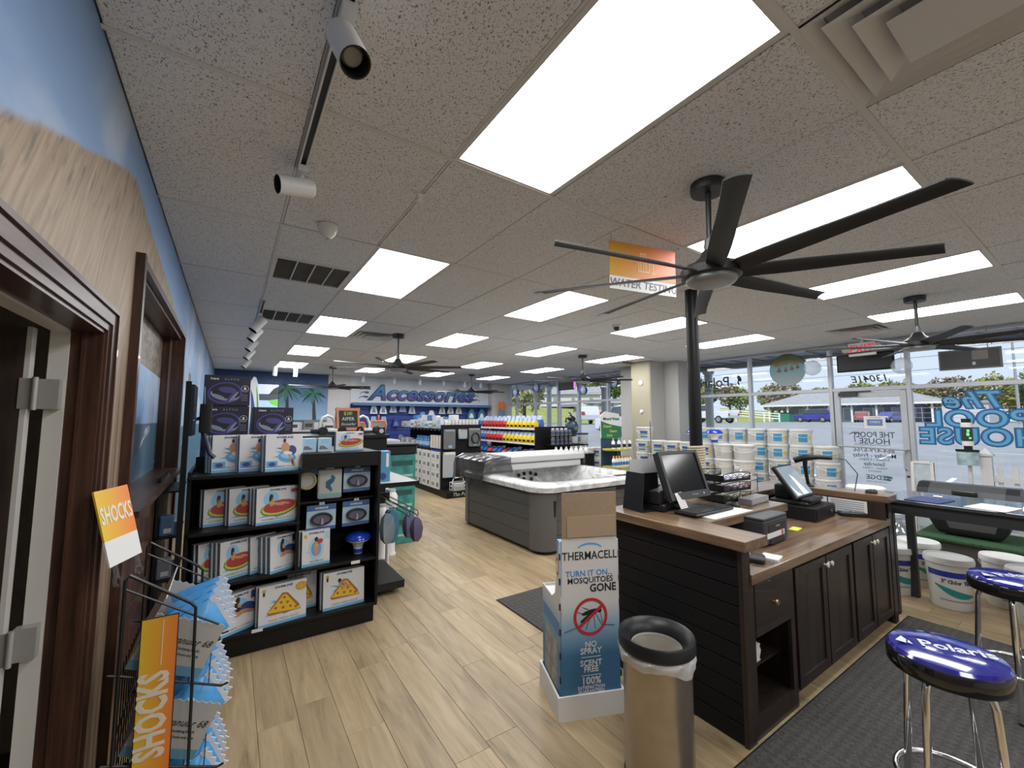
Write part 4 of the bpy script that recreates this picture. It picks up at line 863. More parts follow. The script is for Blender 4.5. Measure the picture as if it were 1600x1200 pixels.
for pts in ([(cx-0.02,cz),(cx-0.07,cz-0.05),(cx-0.16,cz-0.075)], [(cx+0.03,cz+0.02),(cx+0.07,cz-0.05),(cx+0.15,cz-0.06)], [(cx,cz),(cx-0.03,cz-0.07)], [(cx+0.02,cz+0.01),(cx+0.03,cz-0.07)], [(cx-0.05,cz+0.02),(cx-0.08,cz+0.03)], [(cx+0.06,cz+0.02),(cx+0.075,cz-0.04)], [(cx-0.01,cz+0.04),(cx-0.05,cz+0.055)]):
    b.tube([(x, -0.0014, z) for x, z in pts], 0.0015, 4)
b.obj('mosquito_print', INK, th)
for s, z, sz in (('NO', 0.395, 0.046), ('SPRAY', 0.358, 0.046), ('SCENT', 0.292, 0.044), ('FREE', 0.258, 0.044), ('100%', 0.195, 0.056), ('SATISFACTION', 0.160, 0.025), ('GUARANTEED', 0.138, 0.025)): text(s, sz, P('print_white', (0.66,0.68,0.70), .5), th, FT(WD/2, z), bold=0.018, sx=1.0)
for z_ in (0.325, 0.225): B().box(WD/2-0.06, -0.0015, z_, WD/2+0.06, -0.0006, z_+0.003).obj('rule_line', P('print_white', (0.66,0.68,0.70), .5), th)
for z in (0.08, 0.2, 0.33, 0.46, 0.6, 0.74, 0.88):
    for x in (0.002, WD-0.0095): B().box(x, -0.003, z, x+0.0075, 0.007, z+0.035).obj('slot', INK, th)
FS = T(0.0075, 0.0, 0) @ F_NX
b = B(); ring = [( -0.10+0.045*math.cos(2*PI*k/24), 0.80+0.06*math.sin(2*PI*k/24)) for k in range(24)]
vs = []; n = 24
for k in range(n): a = 2*PI*k/n; vs += [(0.0072, 0.05+0.032*math.cos(a), 0.83+0.05*math.sin(a)), (0.0072, 0.05+0.025*math.cos(a), 0.83+0.04*math.sin(a))]
b.add(vs, [(2*k, 2*((k+1) % n), 2*((k+1) % n)+1, 2*k+1) for k in range(n)]).obj('side_ban_ring', P('print_red', (0.45,0.03,0.035), .5), th)
B().box(0.0072, 0.06, 0.24, 0.0079, 0.3, 0.40).box(0.0072, 0.06, 0.10, 0.0079, 0.3, 0.23).obj('side_photo', P('print_photo', (0.25,0.26,0.24), .5, noise=.4, nscale=14), th)
B().box(0.0072, 0.02, 0.44, 0.0078, 0.35, 0.52).obj('side_band', P('print_mid_blue2',(0.06,0.2,0.42),.5), th)
# refill packs standing inside the display
for k, (x, y, z, m_) in enumerate(((0.06, 0.16, 0.607, SKYB), (0.20, 0.17, 0.607, RED), (0.29, 0.17, 0.607, ORANGE), (0.26, 0.28, 0.607, ORANGE))):
    t = thing('repellent_pack', ['blue', 'red', 'orange', 'orange-red'][k]+' boxed repellent pack inside the cardboard display'+('' if k != 3 else ', rear row'), 'box', th.matrix_basis @ Vector((x, y, z)), -22, 'packs in the cardboard display')
    B().box(0, 0, 0, 0.075, 0.06, 0.30 if k else 0.33).obj('carton', m_, t, None, .002); B().box(0.01, -0.001, 0.2, 0.065, 0, 0.27).obj('label', WHITEP, t)
# ---- mats
def mat_rib(name, col, ang):
    m = bpy.data.materials.new(name); m.use_nodes = True; n, l = nt(m); b = n['Principled BSDF']; b.inputs['Roughness'].default_value = 0.9
    geo = n.new('ShaderNodeNewGeometry'); mp = n.new('ShaderNodeMapping'); mp.inputs['Rotation'].default_value = (0, 0, ang); l.new(geo.outputs['Position'], mp.inputs[0])
    w1 = n.new('ShaderNodeTexChecker'); w1.inputs['Scale'].default_value = 28; l.new(mp.outputs[0], w1.inputs['Vector'])
    nz = n.new('ShaderNodeTexNoise'); nz.inputs['Scale'].default_value = 75; l.new(geo.outputs['Position'], nz.inputs['Vector'])
    mx = n.new('ShaderNodeMix'); mx.data_type = 'RGBA'; mx.inputs[6].default_value = (*[c*0.55 for c in col], 1); mx.inputs[7].default_value = (*[c*1.5 for c in col], 1); l.new(math_node(n, l, 'ADD', math_node(n, l, 'MULTIPLY', w1.outputs['Fac'], 0.3), math_node(n, l, 'MULTIPLY', math_node(n, l, 'SUBTRACT', nz.outputs['Fac'], 0.3), 1.3)), mx.inputs[0]); l.new(mx.outputs[2], b.inputs['Base Color'])
    ad = math_node(n, l, 'ADD', w1.outputs['Fac'], math_node(n, l, 'MULTIPLY', nz.outputs['Fac'], 0.8))
    bn = n.new('ShaderNodeBump'); bn.inputs['Strength'].default_value = 1.0; bn.inputs['Distance'].default_value = 0.02; l.new(ad, bn.inputs['Height']); l.new(bn.outputs[0], b.inputs['Normal']); return m
MATM = mat_rib('charcoal_carpet_mat', (0.062,0.058,0.054), 0.785)
t = thing('floor_mat', 'small charcoal floor mat with raised diamond pattern in the aisle before the desk', 'mat', (0, 0, 0)); B().rbox(2.56, 1.95, 0.0005, 3.6, 2.93, 0.008, 0.01).obj('pile', MATM, t); B().box(2.55, 1.94, 0.0003, 3.61, 2.94, 0.004).obj('border', BLKMAT, t)
t = thing('floor_mat', 'long charcoal floor mat behind the desk under the blue stools', 'mat', (0, 0, 0)); B().rbox(2.2, -1.2, 0.0005, 5.35, 0.675, 0.008, 0.01).obj('pile', MATM, t); B().box(2.19, -1.21, 0.0003, 5.36, 0.685, 0.004).obj('border', BLKMAT, t)
# ---- stools
VIN = P('blue_vinyl', (0.012,0.014,0.20), 0.12, spec=0.6, coat=0.6); BAND = P('gloss_black_band', (0.008,0.008,0.009), 0.1, coat=0.5)
def stool(x, y, rz, label):
    t = thing('bar_stool', label, 'stool', (x, y, 0), rz, 'blue-topped chrome stools')
    R = 0.185
    cu_ = B().lathe([(R-0.006, 0.735), (R-0.004, 0.75), (R*0.93, 0.762), (R*0.7, 0.772), (R*0.35, 0.777), (0.0001, 0.778)], 48).obj('seat_cushion', VIN, t)
    B().lathe([(R-0.03, 0.675), (R-0.008, 0.678), (R, 0.69), (R, 0.738), (R-0.006, 0.746), (R-0.012, 0.74)], 48, 0, None, True, cap=False).obj('seat_band', BAND, t); B().cyl(0, 0, 0.672, 0.68, R-0.02, 32).obj('seat_base', BLACK, t)
    text('Polaris', 0.085, P('print_silver', (0.55,0.58,0.66), .3), cu_, T(0.03, -0.01, 0.7785), bold=0.02, ext=0.0006)
    B().prism(rot2([(-0.16,-0.02),(-0.13,-0.035),(-0.12,0.0),(-0.13,0.03)], 0), 0.7755, 0.777, 'XY').prism([(-0.125,-0.03),(-0.115,-0.005),(-0.11,-0.04)], 0.777, 0.7785, 'XY').obj('logo', P('print_silver', (0.55,0.58,0.66), .3), cu_)
    for k in range(4):
        a = PI/4+k*PI/2; ca, sa = math.cos(a), math.sin(a)
        prof = [(0.03, 0.668), (0.10, 0.668), (0.128, 0.655), (0.138, 0.62), (0.155, 0.35), (0.175, 0.012)]
        lg_ = B().tube([(r*ca, r*sa, z) for r, z in prof], 0.0135, 10).obj('leg', CHROME, t); B().cyl(0.175*ca, 0.175*sa, 0.0, 0.02, 0.016, 12).obj('foot_cap', BLACKP, lg_)
    B().tube([(0.178*math.cos(2*PI*k/40), 0.178*math.sin(2*PI*k/40), 0.25) for k in range(40)], 0.0115, 10, 0, True).obj('foot_ring', CHROME, t)
stool(2.86, -0.03, -62, 'chrome bar stool with glossy blue seat in the lower right corner, closest'); stool(4.30, -0.05, -40, 'chrome bar stool with glossy blue seat behind the closest stool')
# ---- testing table
tb = thing('counter_table', 'black high table with dark frame legs beside the desk end', 'table', (5.30, -1.04, 0))
TBT = P('dark_gloss_top', (0.05,0.055,0.065), 0.12, spec=0.8); TBF = P('charcoal_frame', (0.03,0.03,0.033), 0.5)
B().rbox(0, 0, 0.965, 0.72, 1.86, 0.995, 0.006).obj('top', TBT, tb)
for x, y in ((0.03, 1.77), (0.63, 1.77), (0.03, 0.03), (0.63, 0.03)): B().box(x, y, 0, x+0.06, y+0.06, 0.965).obj('leg', TBF, tb)
B().box(0.03, 0.09, 0.87, 0.06, 1.77, 0.965).box(0.66, 0.09, 0.87, 0.69, 1.77, 0.965).box(0.09, 1.79, 0.87, 0.63, 1.82, 0.965).obj('apron', TBF, tb)
def clipboard(x, y, rz, m_, label):
    t = thing('clipboard', label, 'clipboard', (x, y, 0.996), rz); B().rbox(-0.115, -0.16, 0, 0.115, 0.16, 0.006, 0.008).obj('board', m_, t)
    B().tube([(-0.03,-0.14,0.008),(-0.03,-0.17,0.02),(0.03,-0.17,0.02),(0.03,-0.14,0.008)], 0.003, 6).obj('wire_clip', CHROME, t); B().box(-0.05, -0.15, 0.006, 0.05, -0.125, 0.012).obj('clip_plate', CHROME, t)
clipboard(5.50, 0.52, 82, NAVY, 'dark blue clipboard with chrome clip on the black table'); clipboard(5.47, 0.15, 80, WHITEP, 'white clipboard with chrome clip on the black table')
t = thing('paper_sheet', 'white papers on the black table at the right edge', 'paper', (5.62, -0.15, 0.996), 5); B().box(-0.12, -0.16, 0, 0.12, 0.16, 0.003).obj('sheet', WHITEP, t)
# glass jug under the table
t = thing('water_jug', 'clear ribbed water jug standing on the floor beneath the table corner', 'jug', (6.9, 1.1, 0)); B().lathe([(0.12,0),(0.13,0.02),(0.13,0.12),(0.122,0.14),(0.13,0.16),(0.13,0.27),(0.122,0.29),(0.13,0.31),(0.13,0.40),(0.05,0.5),(0.045,0.56)], 28).obj('body', glassy('jug_plastic', (0.8,0.86,0.9), 0.15, 0.05), t); B().cyl(0,0,0.56,0.6,0.05,20).obj('cap', LGREY, t)
# ================================================================== BOXED INFLATABLES ON THE BLACK SHELF UNIT
SPINE = P('carton_spine_blue', (0.13,0.24,0.34), 0.5, noise=.25, nscale=40); STRIPE = P('carton_stripe', (0.17,0.42,0.63), 0.5); CWHITE = P('carton_white', (0.66,0.66,0.67), 0.5)
SPL = P('print_splash', (0.12,0.30,0.55), .5); MEL = P('print_melon_red', (0.42,0.045,0.035), .5); RIND = P('print_rind', (0.14,0.28,0.03), .5); RINDY = P('print_rind_pale', (0.55,0.55,0.1), .5)
PIZ = P('print_pizza', (0.72,0.45,0.03), .5); CRUST = P('print_crust', (0.35,0.14,0.03), .5); HAIR = P('print_hair', (0.03,0.02,0.02), .5); DKB = P('print_dark_blue', (0.03,0.06,0.2), .5)
GOLD = P('print_gold', (0.55,0.4,0.05), .5); PALEB = P('print_pale_blue', (0.42,0.58,0.7), .5)
ARTM = [SPL, LBLUE, MEL, RIND, RINDY, PIZ, CRUST, SKIN, HAIR, DKB, GOLD, PALEB, WHITEP, INK, SKYB]
S_, LB_, ME_, RI_, RY_, PZ_, CR_, SK_, HA_, DB_, GO_, PB_, WH_, IN_, SB_ = range(15)
def splash(b, cx, cz, r, y, n=7, seed=1):
    rnd = random.Random(seed)
    for k in range(n):
        a = rnd.uniform(-18, 18)+(180 if k % 2 else 0); dz = rnd.uniform(-.5, .5)*r; L = r*rnd.uniform(.7, 1.25)
        b.prism(rot2([(cx, cz+dz-r*.06), (cx+L*.6, cz+dz-r*.05), (cx+L, cz+dz), (cx+L*.5, cz+dz+r*.07), (cx, cz+dz+r*.06)], a, cx, cz+dz), y-0.0003, y, 'XZ', S_ if k % 3 else LB_)
def art(kind, w, h, seed=1):
    b = B(); Y0 = -0.0004
    def e(cx, cz, rx, rz, m, lay, rot=0, n=14): cx, cz, rx, rz = cx*1.12, .47+(cz-.47)*1.1, rx*1.15, rz*1.15; b.prism(rot2(ell(cx*w, cz*h, rx*w, rz*h, n), rot, cx*w, cz*h), Y0-lay*0.0003-0.0003, Y0-lay*0.0003, 'XZ', m)
    def p(pts, m, lay): b.prism([(max(-.47, min(.47, x*1.12))*w, (.47+(z-.47)*1.1)*h) for x, z in pts], Y0-lay*0.0003-0.0003, Y0-lay*0.0003, 'XZ', m)
    if kind == 'chair':
        splash(b, .02*w, .5*h, .30*w, Y0, 9, seed)
        e(.06, .38, .22, .12, SB_, 2, -10); e(.06, .41, .15, .06, LB_, 3, -10); e(.17, .55, .12, .12, DB_, 2); e(.02, .62, .10, .13, SK_, 4); e(.0, .8, .035, .05, HA_, 4)
        e(.08, .48, .11, .05, WH_, 5, -8); e(.16, .32, .035, .14, SK_, 5, 22); e(.22, .24, .035, .1, SK_, 5, 20)
        p([(-.42,.14),(-.16,.14),(-.16,.30),(-.42,.30)], SB_, 1); e(-.29, .22, .08, .05, DB_, 2)
    elif kind == 'melon':
        splash(b, -.05*w, .36*h, .34*w, Y0, 6, seed)
        e(-.14, .66, .16, .18, LB_, 1); e(.04, .42, .40, .19, RI_, 2, 7); e(.04, .435, .37, .165, RY_, 3, 7); e(.04, .46, .34, .15, ME_, 4, 7)
        e(-.13, .58, .055, .10, SK_, 5); e(-.14, .72, .04, .06, HA_, 5); e(-.16, .66, .025, .07, HA_, 5); e(.02, .52, .12, .035, SK_, 5, -10); e(.16, .53, .1, .025, SK_, 6, -14); e(-.11, .56, .05, .03, GO_, 6)
        for k in range(6): e(-.2+k*.09, .40+.03*(k % 2), .008, .014, HA_, 5, 0, 6)
        p([(.26,.74),(.46,.76),(.46,.92),(.26,.90)], PB_, 1); e(.36, .83, .075, .05, ME_, 2)
    elif kind == 'lounge':
        e(-.02, .62, .2, .2, LB_, 1); e(.18, .55, .2, .12, DB_, 2, -8); e(-.06, .6, .07, .14, SK_, 3); e(-.06, .78, .05, .07, HA_, 4); e(-.1, .66, .035, .12, HA_, 4); e(-.05, .56, .06, .05, HA_, 5)
        e(.1, .48, .16, .045, SK_, 4, -8); e(.26, .44, .12, .035, SK_, 4, -10); e(-.04, .44, .1, .035, SK_, 4, 12); p([(.26,.72),(.46,.74),(.46,.92),(.26,.9)], DB_, 1)
    elif kind == 'pizza':
        splash(b, 0, .42*h, .32*w, Y0, 8, seed)
        p([(-.30,.34),(-.26,.28),(.34,.27),(.30,.40),(.08,.72),(-.02,.74)], CR_, 2); p([(-.25,.37),(.29,.32),(.06,.68),(0,.69)], PZ_, 3); p([(-.28,.335),(.32,.28),(.32,.34),(-.26,.385)], PZ_, 4)
        for x, z in ((-.14,.42),(0,.40),(.14,.39),(.24,.35),(-.04,.52),(.08,.50),(.02,.62)): e(x, z, .03, .03, CR_, 5, 0, 8)
        e(-.36, .86, .035, .04, GO_, 1); p([(-.38,.74),(-.34,.74),(-.34,.84),(-.38,.84)], HA_, 1)
        if seed == 1:
            e(.34, .80, .11, .09, CR_, 1); e(.34, .80, .095, .075, PZ_, 2)
            for k in range(6): e(.34+.055*math.cos(k*1.05), .80+.042*math.sin(k*1.05), .014, .014, CR_, 3, 0, 6)
        else: e(-.06, .6, .05, .1, SK_, 6, 30); e(-.1, .72, .04, .05, HA_, 6); e(.04, .58, .12, .03, SK_, 6, -25)
    elif kind == 'mermaid':
        splash(b, 0, .5*h, .3*w, Y0, 8, seed); e(0, .48, .24, .28, PB_, 2); e(0, .48, .16, .19, SB_, 3); e(0, .5, .07, .2, SK_, 4); e(0, .72, .06, .06, HA_, 5); e(.12, .66, .1, .06, ME_, 4, 20); e(0, .56, .06, .04, GO_, 5)
        e(-.34, .82, .05, .05, GO_, 1); p([(.26,.7),(.42,.7),(.42,.9),(.26,.9)], PB_, 1)
    return b
ARTC = {}
def pkg(kind, w, h, d, M, label, title, group, brand='SWIMLINE', seed=1, face=True):
    t = thing('inflatable_box', label, 'box', (0, 0, 0), 0, group); t.matrix_basis = M
    B().box(-w/2, 0, 0, w/2, d, h).obj('carton', CWHITE, t, None, 0.0015)
    B().box(-w/2-0.0006, 0.003, 0.003, -w/2, d-0.002, h-0.002).obj('spine_print', SPINE, t)
    B().box(w/2, 0.003, 0.003, w/2+0.0006, d-0.002, h-0.002).obj('spine_print', SPINE, t)
    if not face: return t
    B().box(-w/2, -0.0006, 0, w/2, 0, h*0.075).obj('base_stripe', STRIPE, t)
    k = (kind, round(w, 3), round(h, 3), seed)
    if k not in ARTC: ARTC[k] = art(kind, w, h, seed).mesh('picture', ARTM)
    link('picture', ARTC[k], t)
    text(brand, h*0.075, NAVY, t, T(0.0, -0.0006, h*0.925) @ F_NY, bold=.03, shear=.2, sx=1.25)
    text(title, h*0.072, GREYINK, t, T(0.02*w, -0.0006, h*0.125) @ F_NY, bold=0.012, sx=min(1.2, 0.86*w/(len(title)*h*0.072*0.62)))
    return t
# ---- shelf unit
GX0, GX1, GY0, GY1 = 0.17, 1.50, 3.15, 4.05
g = thing('shelf_unit', 'black wooden shelf unit stacked with boxed pool floats', 'shelf', (0, 0, 0))
B().box(GX0, GY0+0.03, 0, GX1-0.02, GY1, 0.135).obj('plinth', BLACK, g, None, .003); B().box(GX0, GY0, 0.135, GX1, GY1, 0.16).obj('base_shelf', BLACK, g, None, .003)
B().box(GX1-0.022, GY0-0.005, 0.16, GX1, GY1, 1.42).obj('end_panel', BLACK, g, None, .002); B().box(GX0, GY0+0.05, 0.16, GX0+0.022, GY1, 1.32).obj('end_panel', BLACK, g, None, .002)
B().box(GX0+0.022, 3.56, 0.16, GX1-0.022, 3.58, 1.40).obj('back_panel', BLKMAT, g)
for z in (0.53, 0.90): B().box(GX0+0.022, GY0+0.01, z-0.022, 0.885 if z > .8 else GX1-0.022, 3.56, z).obj('shelf', BLACK, g, None, .002)
B().box(0.885, 3.28, 1.005, GX1-0.022, 3.56, 1.022).obj('shelf', BLACK, g, None, .002)
B().box(0.868, GY0+0.02, 0.53, 0.885, 3.56, 1.30).obj('divider', BLACK, g)
B().box(GX0, GY0+0.01, 1.27, 0.885, GY1, 1.292).obj('top_shelf', BLACK, g, None, .002); B().box(0.885, GY0+0.0, 1.395, GX1, GY1, 1.42).box(0.885, GY0, 1.30, GX1, GY0+0.02, 1.395).obj('top_shelf', BLACK, g, None, .002)
for x, z in ((1.28, 0.52), (0.6, 0.165)): B().box(x, GY0+0.004 if z > .3 else GY0-0.001, z-0.018, x+0.07, GY0+0.0095 if z > .3 else GY0, z+0.006).obj('price_tag', WHITEP, g)
RZ = 11
tz = {'chair': 'BUBBLE CHAIR', 'melon': 'WATERMELON SLICE ISLAND', 'lounge': 'FABRIC COVERED', 'pizza': 'POOL PIZZA SLICE', 'mermaid': 'MERMAID'}
gr = 'boxed pool floats on the black shelf unit'
def put(kind, xc, y, z, w, h, d, rz, lab, behind=0, blab='', seed=1, tilt=-4):
    M = T(xc, y, z, rz, tilt); pkg(kind, w, h, d, M, lab, tz[kind], gr, seed=seed)
    for k in range(behind):
        M2 = M @ Matrix.Translation((-0.01*(k+1), (k+1)*(d+0.003), 0)); pkg(kind, w, h, d, M2, f'{ORD[k]} white float carton standing behind {blab}', tz[kind], gr, face=False)
put('chair', 0.765, 3.20, 1.294, 0.265, 0.28, 0.045, RZ, 'white carton picturing a man in a blue chair float, rightmost on the top shelf', 1, 'the rightmost blue chair carton')
put('chair', 0.60, 3.30, 1.294, 0.265, 0.28, 0.045, RZ, 'white carton picturing a blue chair float, middle of three on the top shelf', 1, 'the middle blue chair carton')
put('chair', 0.43, 3.33, 1.294, 0.265, 0.28, 0.045, RZ, 'white carton picturing a blue chair float, leftmost of three on the top shelf', 2, 'the leftmost blue chair carton')
put('melon', 0.735, 3.20, 0.902, 0.29, 0.27, 0.045, RZ, 'watermelon float carton at right of the second shelf, fully visible', 2, 'the right watermelon carton of the second shelf')
put('melon', 0.555, 3.31, 0.902, 0.27, 0.27, 0.045, RZ+3, 'watermelon float carton in the middle of the second shelf', 1, 'the middle watermelon carton of the second shelf')
put('melon', 0.40, 3.36, 0.902, 0.27, 0.27, 0.045, RZ+3, 'watermelon float carton at left of the second shelf', 1, 'the left watermelon carton of the second shelf')
put('lounge', 0.80, 3.22, 0.532, 0.22, 0.27, 0.04, 26, 'carton picturing a woman on a dark float, right on the third shelf', 2, 'the right dark float carton of the third shelf')
put('lounge', 0.665, 3.30, 0.532, 0.2, 0.27, 0.05, 28, 'carton picturing a woman on a dark float, left on the third shelf', 0, '')
put('melon', 0.50, 3.25, 0.532, 0.24, 0.27, 0.04, 24, 'watermelon float carton at left on the third shelf, turned sideways', 2, 'the sideways watermelon carton of the third shelf')
put('melon', 0.36, 3.32, 0.532, 0.22, 0.26, 0.04, 24, 'watermelon float carton at the far left end of the third shelf', 1, 'the far left watermelon carton of the third shelf')
put('mermaid', 1.02, 3.20, 0.532, 0.21, 0.27, 0.05, 6, 'tall carton picturing a ring float beside the blue floating dispenser', 1, 'the ring float carton')
put('pizza', 0.80, 3.17, 0.162, 0.325, 0.285, 0.045, 7, 'pizza slice float carton in the middle of the bottom shelf', 1, 'the middle pizza carton')
put('pizza', 1.245, 3.20, 0.162, 0.325, 0.285, 0.045, 3, 'pizza slice float carton at the right end of the bottom shelf', 1, 'the right pizza carton', seed=2)
put('pizza', 0.95, 3.34, 0.162, 0.22, 0.29, 0.04, 5, 'pizza slice float carton half hidden behind another on the bottom shelf', 0, '', seed=2)
put('lounge', 0.53, 3.20, 0.162, 0.26, 0.27, 0.045, 28, 'carton picturing a woman on a dark float, left on the bottom shelf', 1, 'the dark float carton of the bottom shelf')
# top right: small cartons and a watermelon carton
for k, x in enumerate((0.955, 1.075)):
    t = thing('small_carton', ('left' if k == 0 else 'right')+' small grey-blue carton on top of the black shelf unit', 'box', (x, 3.32, 1.4205), 6, 'small cartons on the shelf top')
    B().box(-0.055, 0, 0, 0.055, 0.06, 0.115).obj('carton', PALEB, t, None, .0015); B().prism([(-.045,.02),(.03,.02),(-.01,.05),(-.04,.05)], -.0008, 0).obj('picture', MGREY, t); B().box(-.03, -.0008, .07, .035, 0, .105).obj('label', LBLUE, t)
pkg('melon', 0.235, 0.165, 0.05, T(1.275, 3.32, 1.4205, 5), 'small watermelon float carton on top of the shelf unit at right', 'WATERMELON ISLAND', gr, seed=3)
# black robot cleaner cartons
ALB = P('carton_indigo', (0.011,0.010,0.030), 0.4); GLOW = P('print_indigo_glow', (0.06,0.055,0.2), .4); SILV = P('print_silver_grey', (0.24,0.27,0.36), .4)
def alpha(x, y, z, w, h, label):
    t = thing('robot_carton', label, 'box', (x, y, z), 3, 'indigo robot cleaner cartons'); B().box(-w/2, 0, 0, w/2, 0.24, h).obj('carton', ALB, t, None, .002)
    b = B()
    def e(cx, cz, rx, rz, m, lay, rot=0, a0=0, a1=360): b.prism(rot2(ell(cx*w, cz*h, rx*w, rz*h, 20, a0, a1), rot, cx*w, cz*h), -0.0003*(lay+1), -0.0003*lay-0.0001, 'XZ', m)
    e(-.05, .42, .38, .36, 1, 0, 10); e(-.06, .44, .33, .30, 0, 1, 10); e(-.05, .36, .32, .2, 2, 2, -8); e(-.03, .42, .31, .19, 0, 3, -8); e(.0, .52, .2, .1, 1, 4, -6); e(-.2, .3, .15, .05, 2, 4, -20); e(.1, .28, .06, .22, 1, 4, -35); e(.14, .3, .025, .22, 2, 5, -35)
    e(.38, .58, .085, .11, 3, 1); e(.38, .58, .078, .10, 0, 2); e(.38, .60, .025, .035, 3, 3); b.box(.34*w, -.0012, .535*h, .42*w, -.0009, .555*h, 3)
    for q in range(4): b.box(.3*w, -.0008, (.36-.06*q)*h, .45*w, -.0004, (.372-.06*q)*h, 2)
    b.obj('picture', [ALB, GLOW, SILV, WHITEP], t)
    text('Polaris', h*0.085, WHITEP, t, T(-.29*w, -.0006, .88*h) @ F_NY, bold=.03, shear=.2); text('A L P H A', h*.1, SILV, t, T(.08*w, -.0006, .88*h) @ F_NY)
    return t
alpha(0.37, 3.62, 1.805, 0.315, 0.245, 'indigo robot cleaner carton on top of the stack by the wall'); alpha(0.37, 3.62, 1.555, 0.315, 0.245, 'indigo robot cleaner carton under the topmost one by the wall')
alpha(0.71, 3.62, 1.555, 0.30, 0.24, 'indigo robot cleaner carton at right of the stack'); alpha(0.37, 3.62, 1.2925, 0.315, 0.245+0.01, 'indigo robot cleaner carton at the bottom of the wall stack'); alpha(0.71, 3.62, 1.2925, 0.30, 0.255, 'indigo robot cleaner carton at the bottom right of the stack')
# ---- goggles, ring, bag, floating dispenser
CLR = glassy('blister_clear', (0.92,0.94,0.97), 0.1, 0.05)
def goggles(x, z, label, rz=3):
    t = thing('swim_mask_pack', label, 'swim mask', (x, 3.27, z), rz, 'carded swim masks'); w, h = 0.225, 0.205
    B().box(-w/2, 0.0, 0, w/2, 0.004, h).obj('card', PALEB, t); [B().box(-w/2, -0.0008, h*a, w/2, 0, h*c).obj('print_band', P('mask_card_blue', (0.06,0.13,0.33), .5), t) for a, c in ((.78, 1), (0, .13))]
    text('SWIMLINE', 0.022, WHITEP, t, T(0, -0.001, h*.87) @ F_NY, bold=.03)
    b = B(); o_ = rot2(ell(0, h*.45, .085, .052, 28), 0); i_ = ell(0, h*.45, .068, .037, 28); vs = []
    for (a, c), (d_, e_) in zip(o_, i_): vs += [(a, -.004, c), (a*.97, -.03, h*.45+(c-h*.45)*.97), (d_, -.03, e_), (d_, -.006, e_)]
    n = 28; fs = [(4*k+q, 4*((k+1) % n)+q, 4*((k+1) % n)+q+1, 4*k+q+1) for k in range(n) for q in range(3)]
    b.add(vs, fs, 0, True); mk = b.obj('mask_frame', P('mask_black', (0.02,0.02,0.03), .3), t)
    B().prism(ell(0, h*.45, .069, .038, 28), -.02, -.016).obj('lens', P('mask_lens', (0.13,0.13,0.19), .1), mk); B().prism([(-.012, h*.26),(.012, h*.26),(.005, h*.5),(-.005, h*.5)], -.034, -.018).obj('nose_piece', P('mask_grey', (0.3,0.3,0.36), .3), mk)
    B().box(-.02, -.002, h-.001, .02, .003, h+.02).obj('hang_tab', PALEB, t)
    return t
goggles(1.335, 1.075, 'carded swim mask hanging at upper right of the shelf unit'); goggles(1.06, 0.785, 'carded swim mask standing at lower left of the three'); goggles(1.335, 0.79, 'carded swim mask below the upper right one, above the blue dispenser')
for p_ in ((1.335, 1.29), (1.06, 1.0), (1.335, 1.0)): B().tube([(p_[0], 3.56, p_[1]), (p_[0], 3.26, p_[1])], 0.003, 6).obj('peg_hook', BLACKP, g)
t = thing('dive_ring_pack', 'round gold-rimmed pack hanging left of the seahorse bag', 'toy', (0.945, 3.29, 1.19), 0); tb_ = B(); tb_.tube([(0.062*math.cos(2*PI*k/32), 0, 0.062*math.sin(2*PI*k/32)) for k in range(32)], 0.011, 8, 0, True); tb_.obj('rim', P('gold_rim', (0.42,0.37,0.18), .35), t)
B().lathe([(0.058, 0), (0.058, 0.004)], 28, 0, T(0, 0.004, 0, 0, 90)).obj('disc', P('disc_grey', (0.42,0.42,0.40), .4), t); B().box(-.08, .004, .045, .08, .008, .13).obj('header_card', P('mask_card_blue', (0.06,0.13,0.33), .5), t)
t = thing('toy_bag', 'clear bag with a teal seahorse print hanging on the shelf unit', 'bag', (1.115, 3.26, 1.035), -4)
B().rbox(-0.095, 0, 0, 0.095, 0.05, 0.245, 0.02).obj('bag', P('bag_pale', (0.5,0.53,0.53), .25), t); B().box(-.03, .01, .24, .03, .014, .285).obj('header_tag', WHITEP, t); B().box(-.09, -.001, .01, .09, 0.0, .045).obj('teal_strip', P('strip_teal', (0.25,0.42,0.45), .5), t)
b = B().tube([(0.01,-.001,.19),(.025,-.001,.17),(.015,-.001,.15),(-.012,-.001,.13),(-.015,-.001,.10),(.005,-.001,.08),(.012,-.001,.065),(0,-.001,.06)], [.012,.016,.02,.024,.02,.013,.008,.005], 6, 0, False, Matrix.Diagonal((1,.08,1,1))); b.obj('seahorse_print', P('print_teal_navy', (0.03,0.14,0.2), .5), t)
def dispenser(loc, label, s=1.0):
    t = thing('floating_dispenser', label, 'chlorine floater', loc, 0, 'floating dispensers'); t.scale = (s, s, s)
    B().lathe([(0.03, 0), (0.037, 0.004), (0.04, 0.05), (0.038, 0.055), (0.05, 0.09), (0.10, 0.118), (0.104, 0.126)], 32).obj('lower_body', WHITE, t)
    B().lathe([(0.105, 0.126), (0.108, 0.133), (0.098, 0.155), (0.07, 0.172), (0.03, 0.18), (0.0001, 0.182)], 32).obj('blue_cap', P('gloss_blue', (0.015,0.05,0.45), 0.15, coat=.4), t); B().lathe([(0.0405, 0.012), (0.0415, 0.03), (0.0412, 0.046)], 32, cap=False).obj('label_band', BLUE, t)
dispenser((1.375, 3.33, 0.532), 'blue-capped white floating dispenser on the third shelf at right')
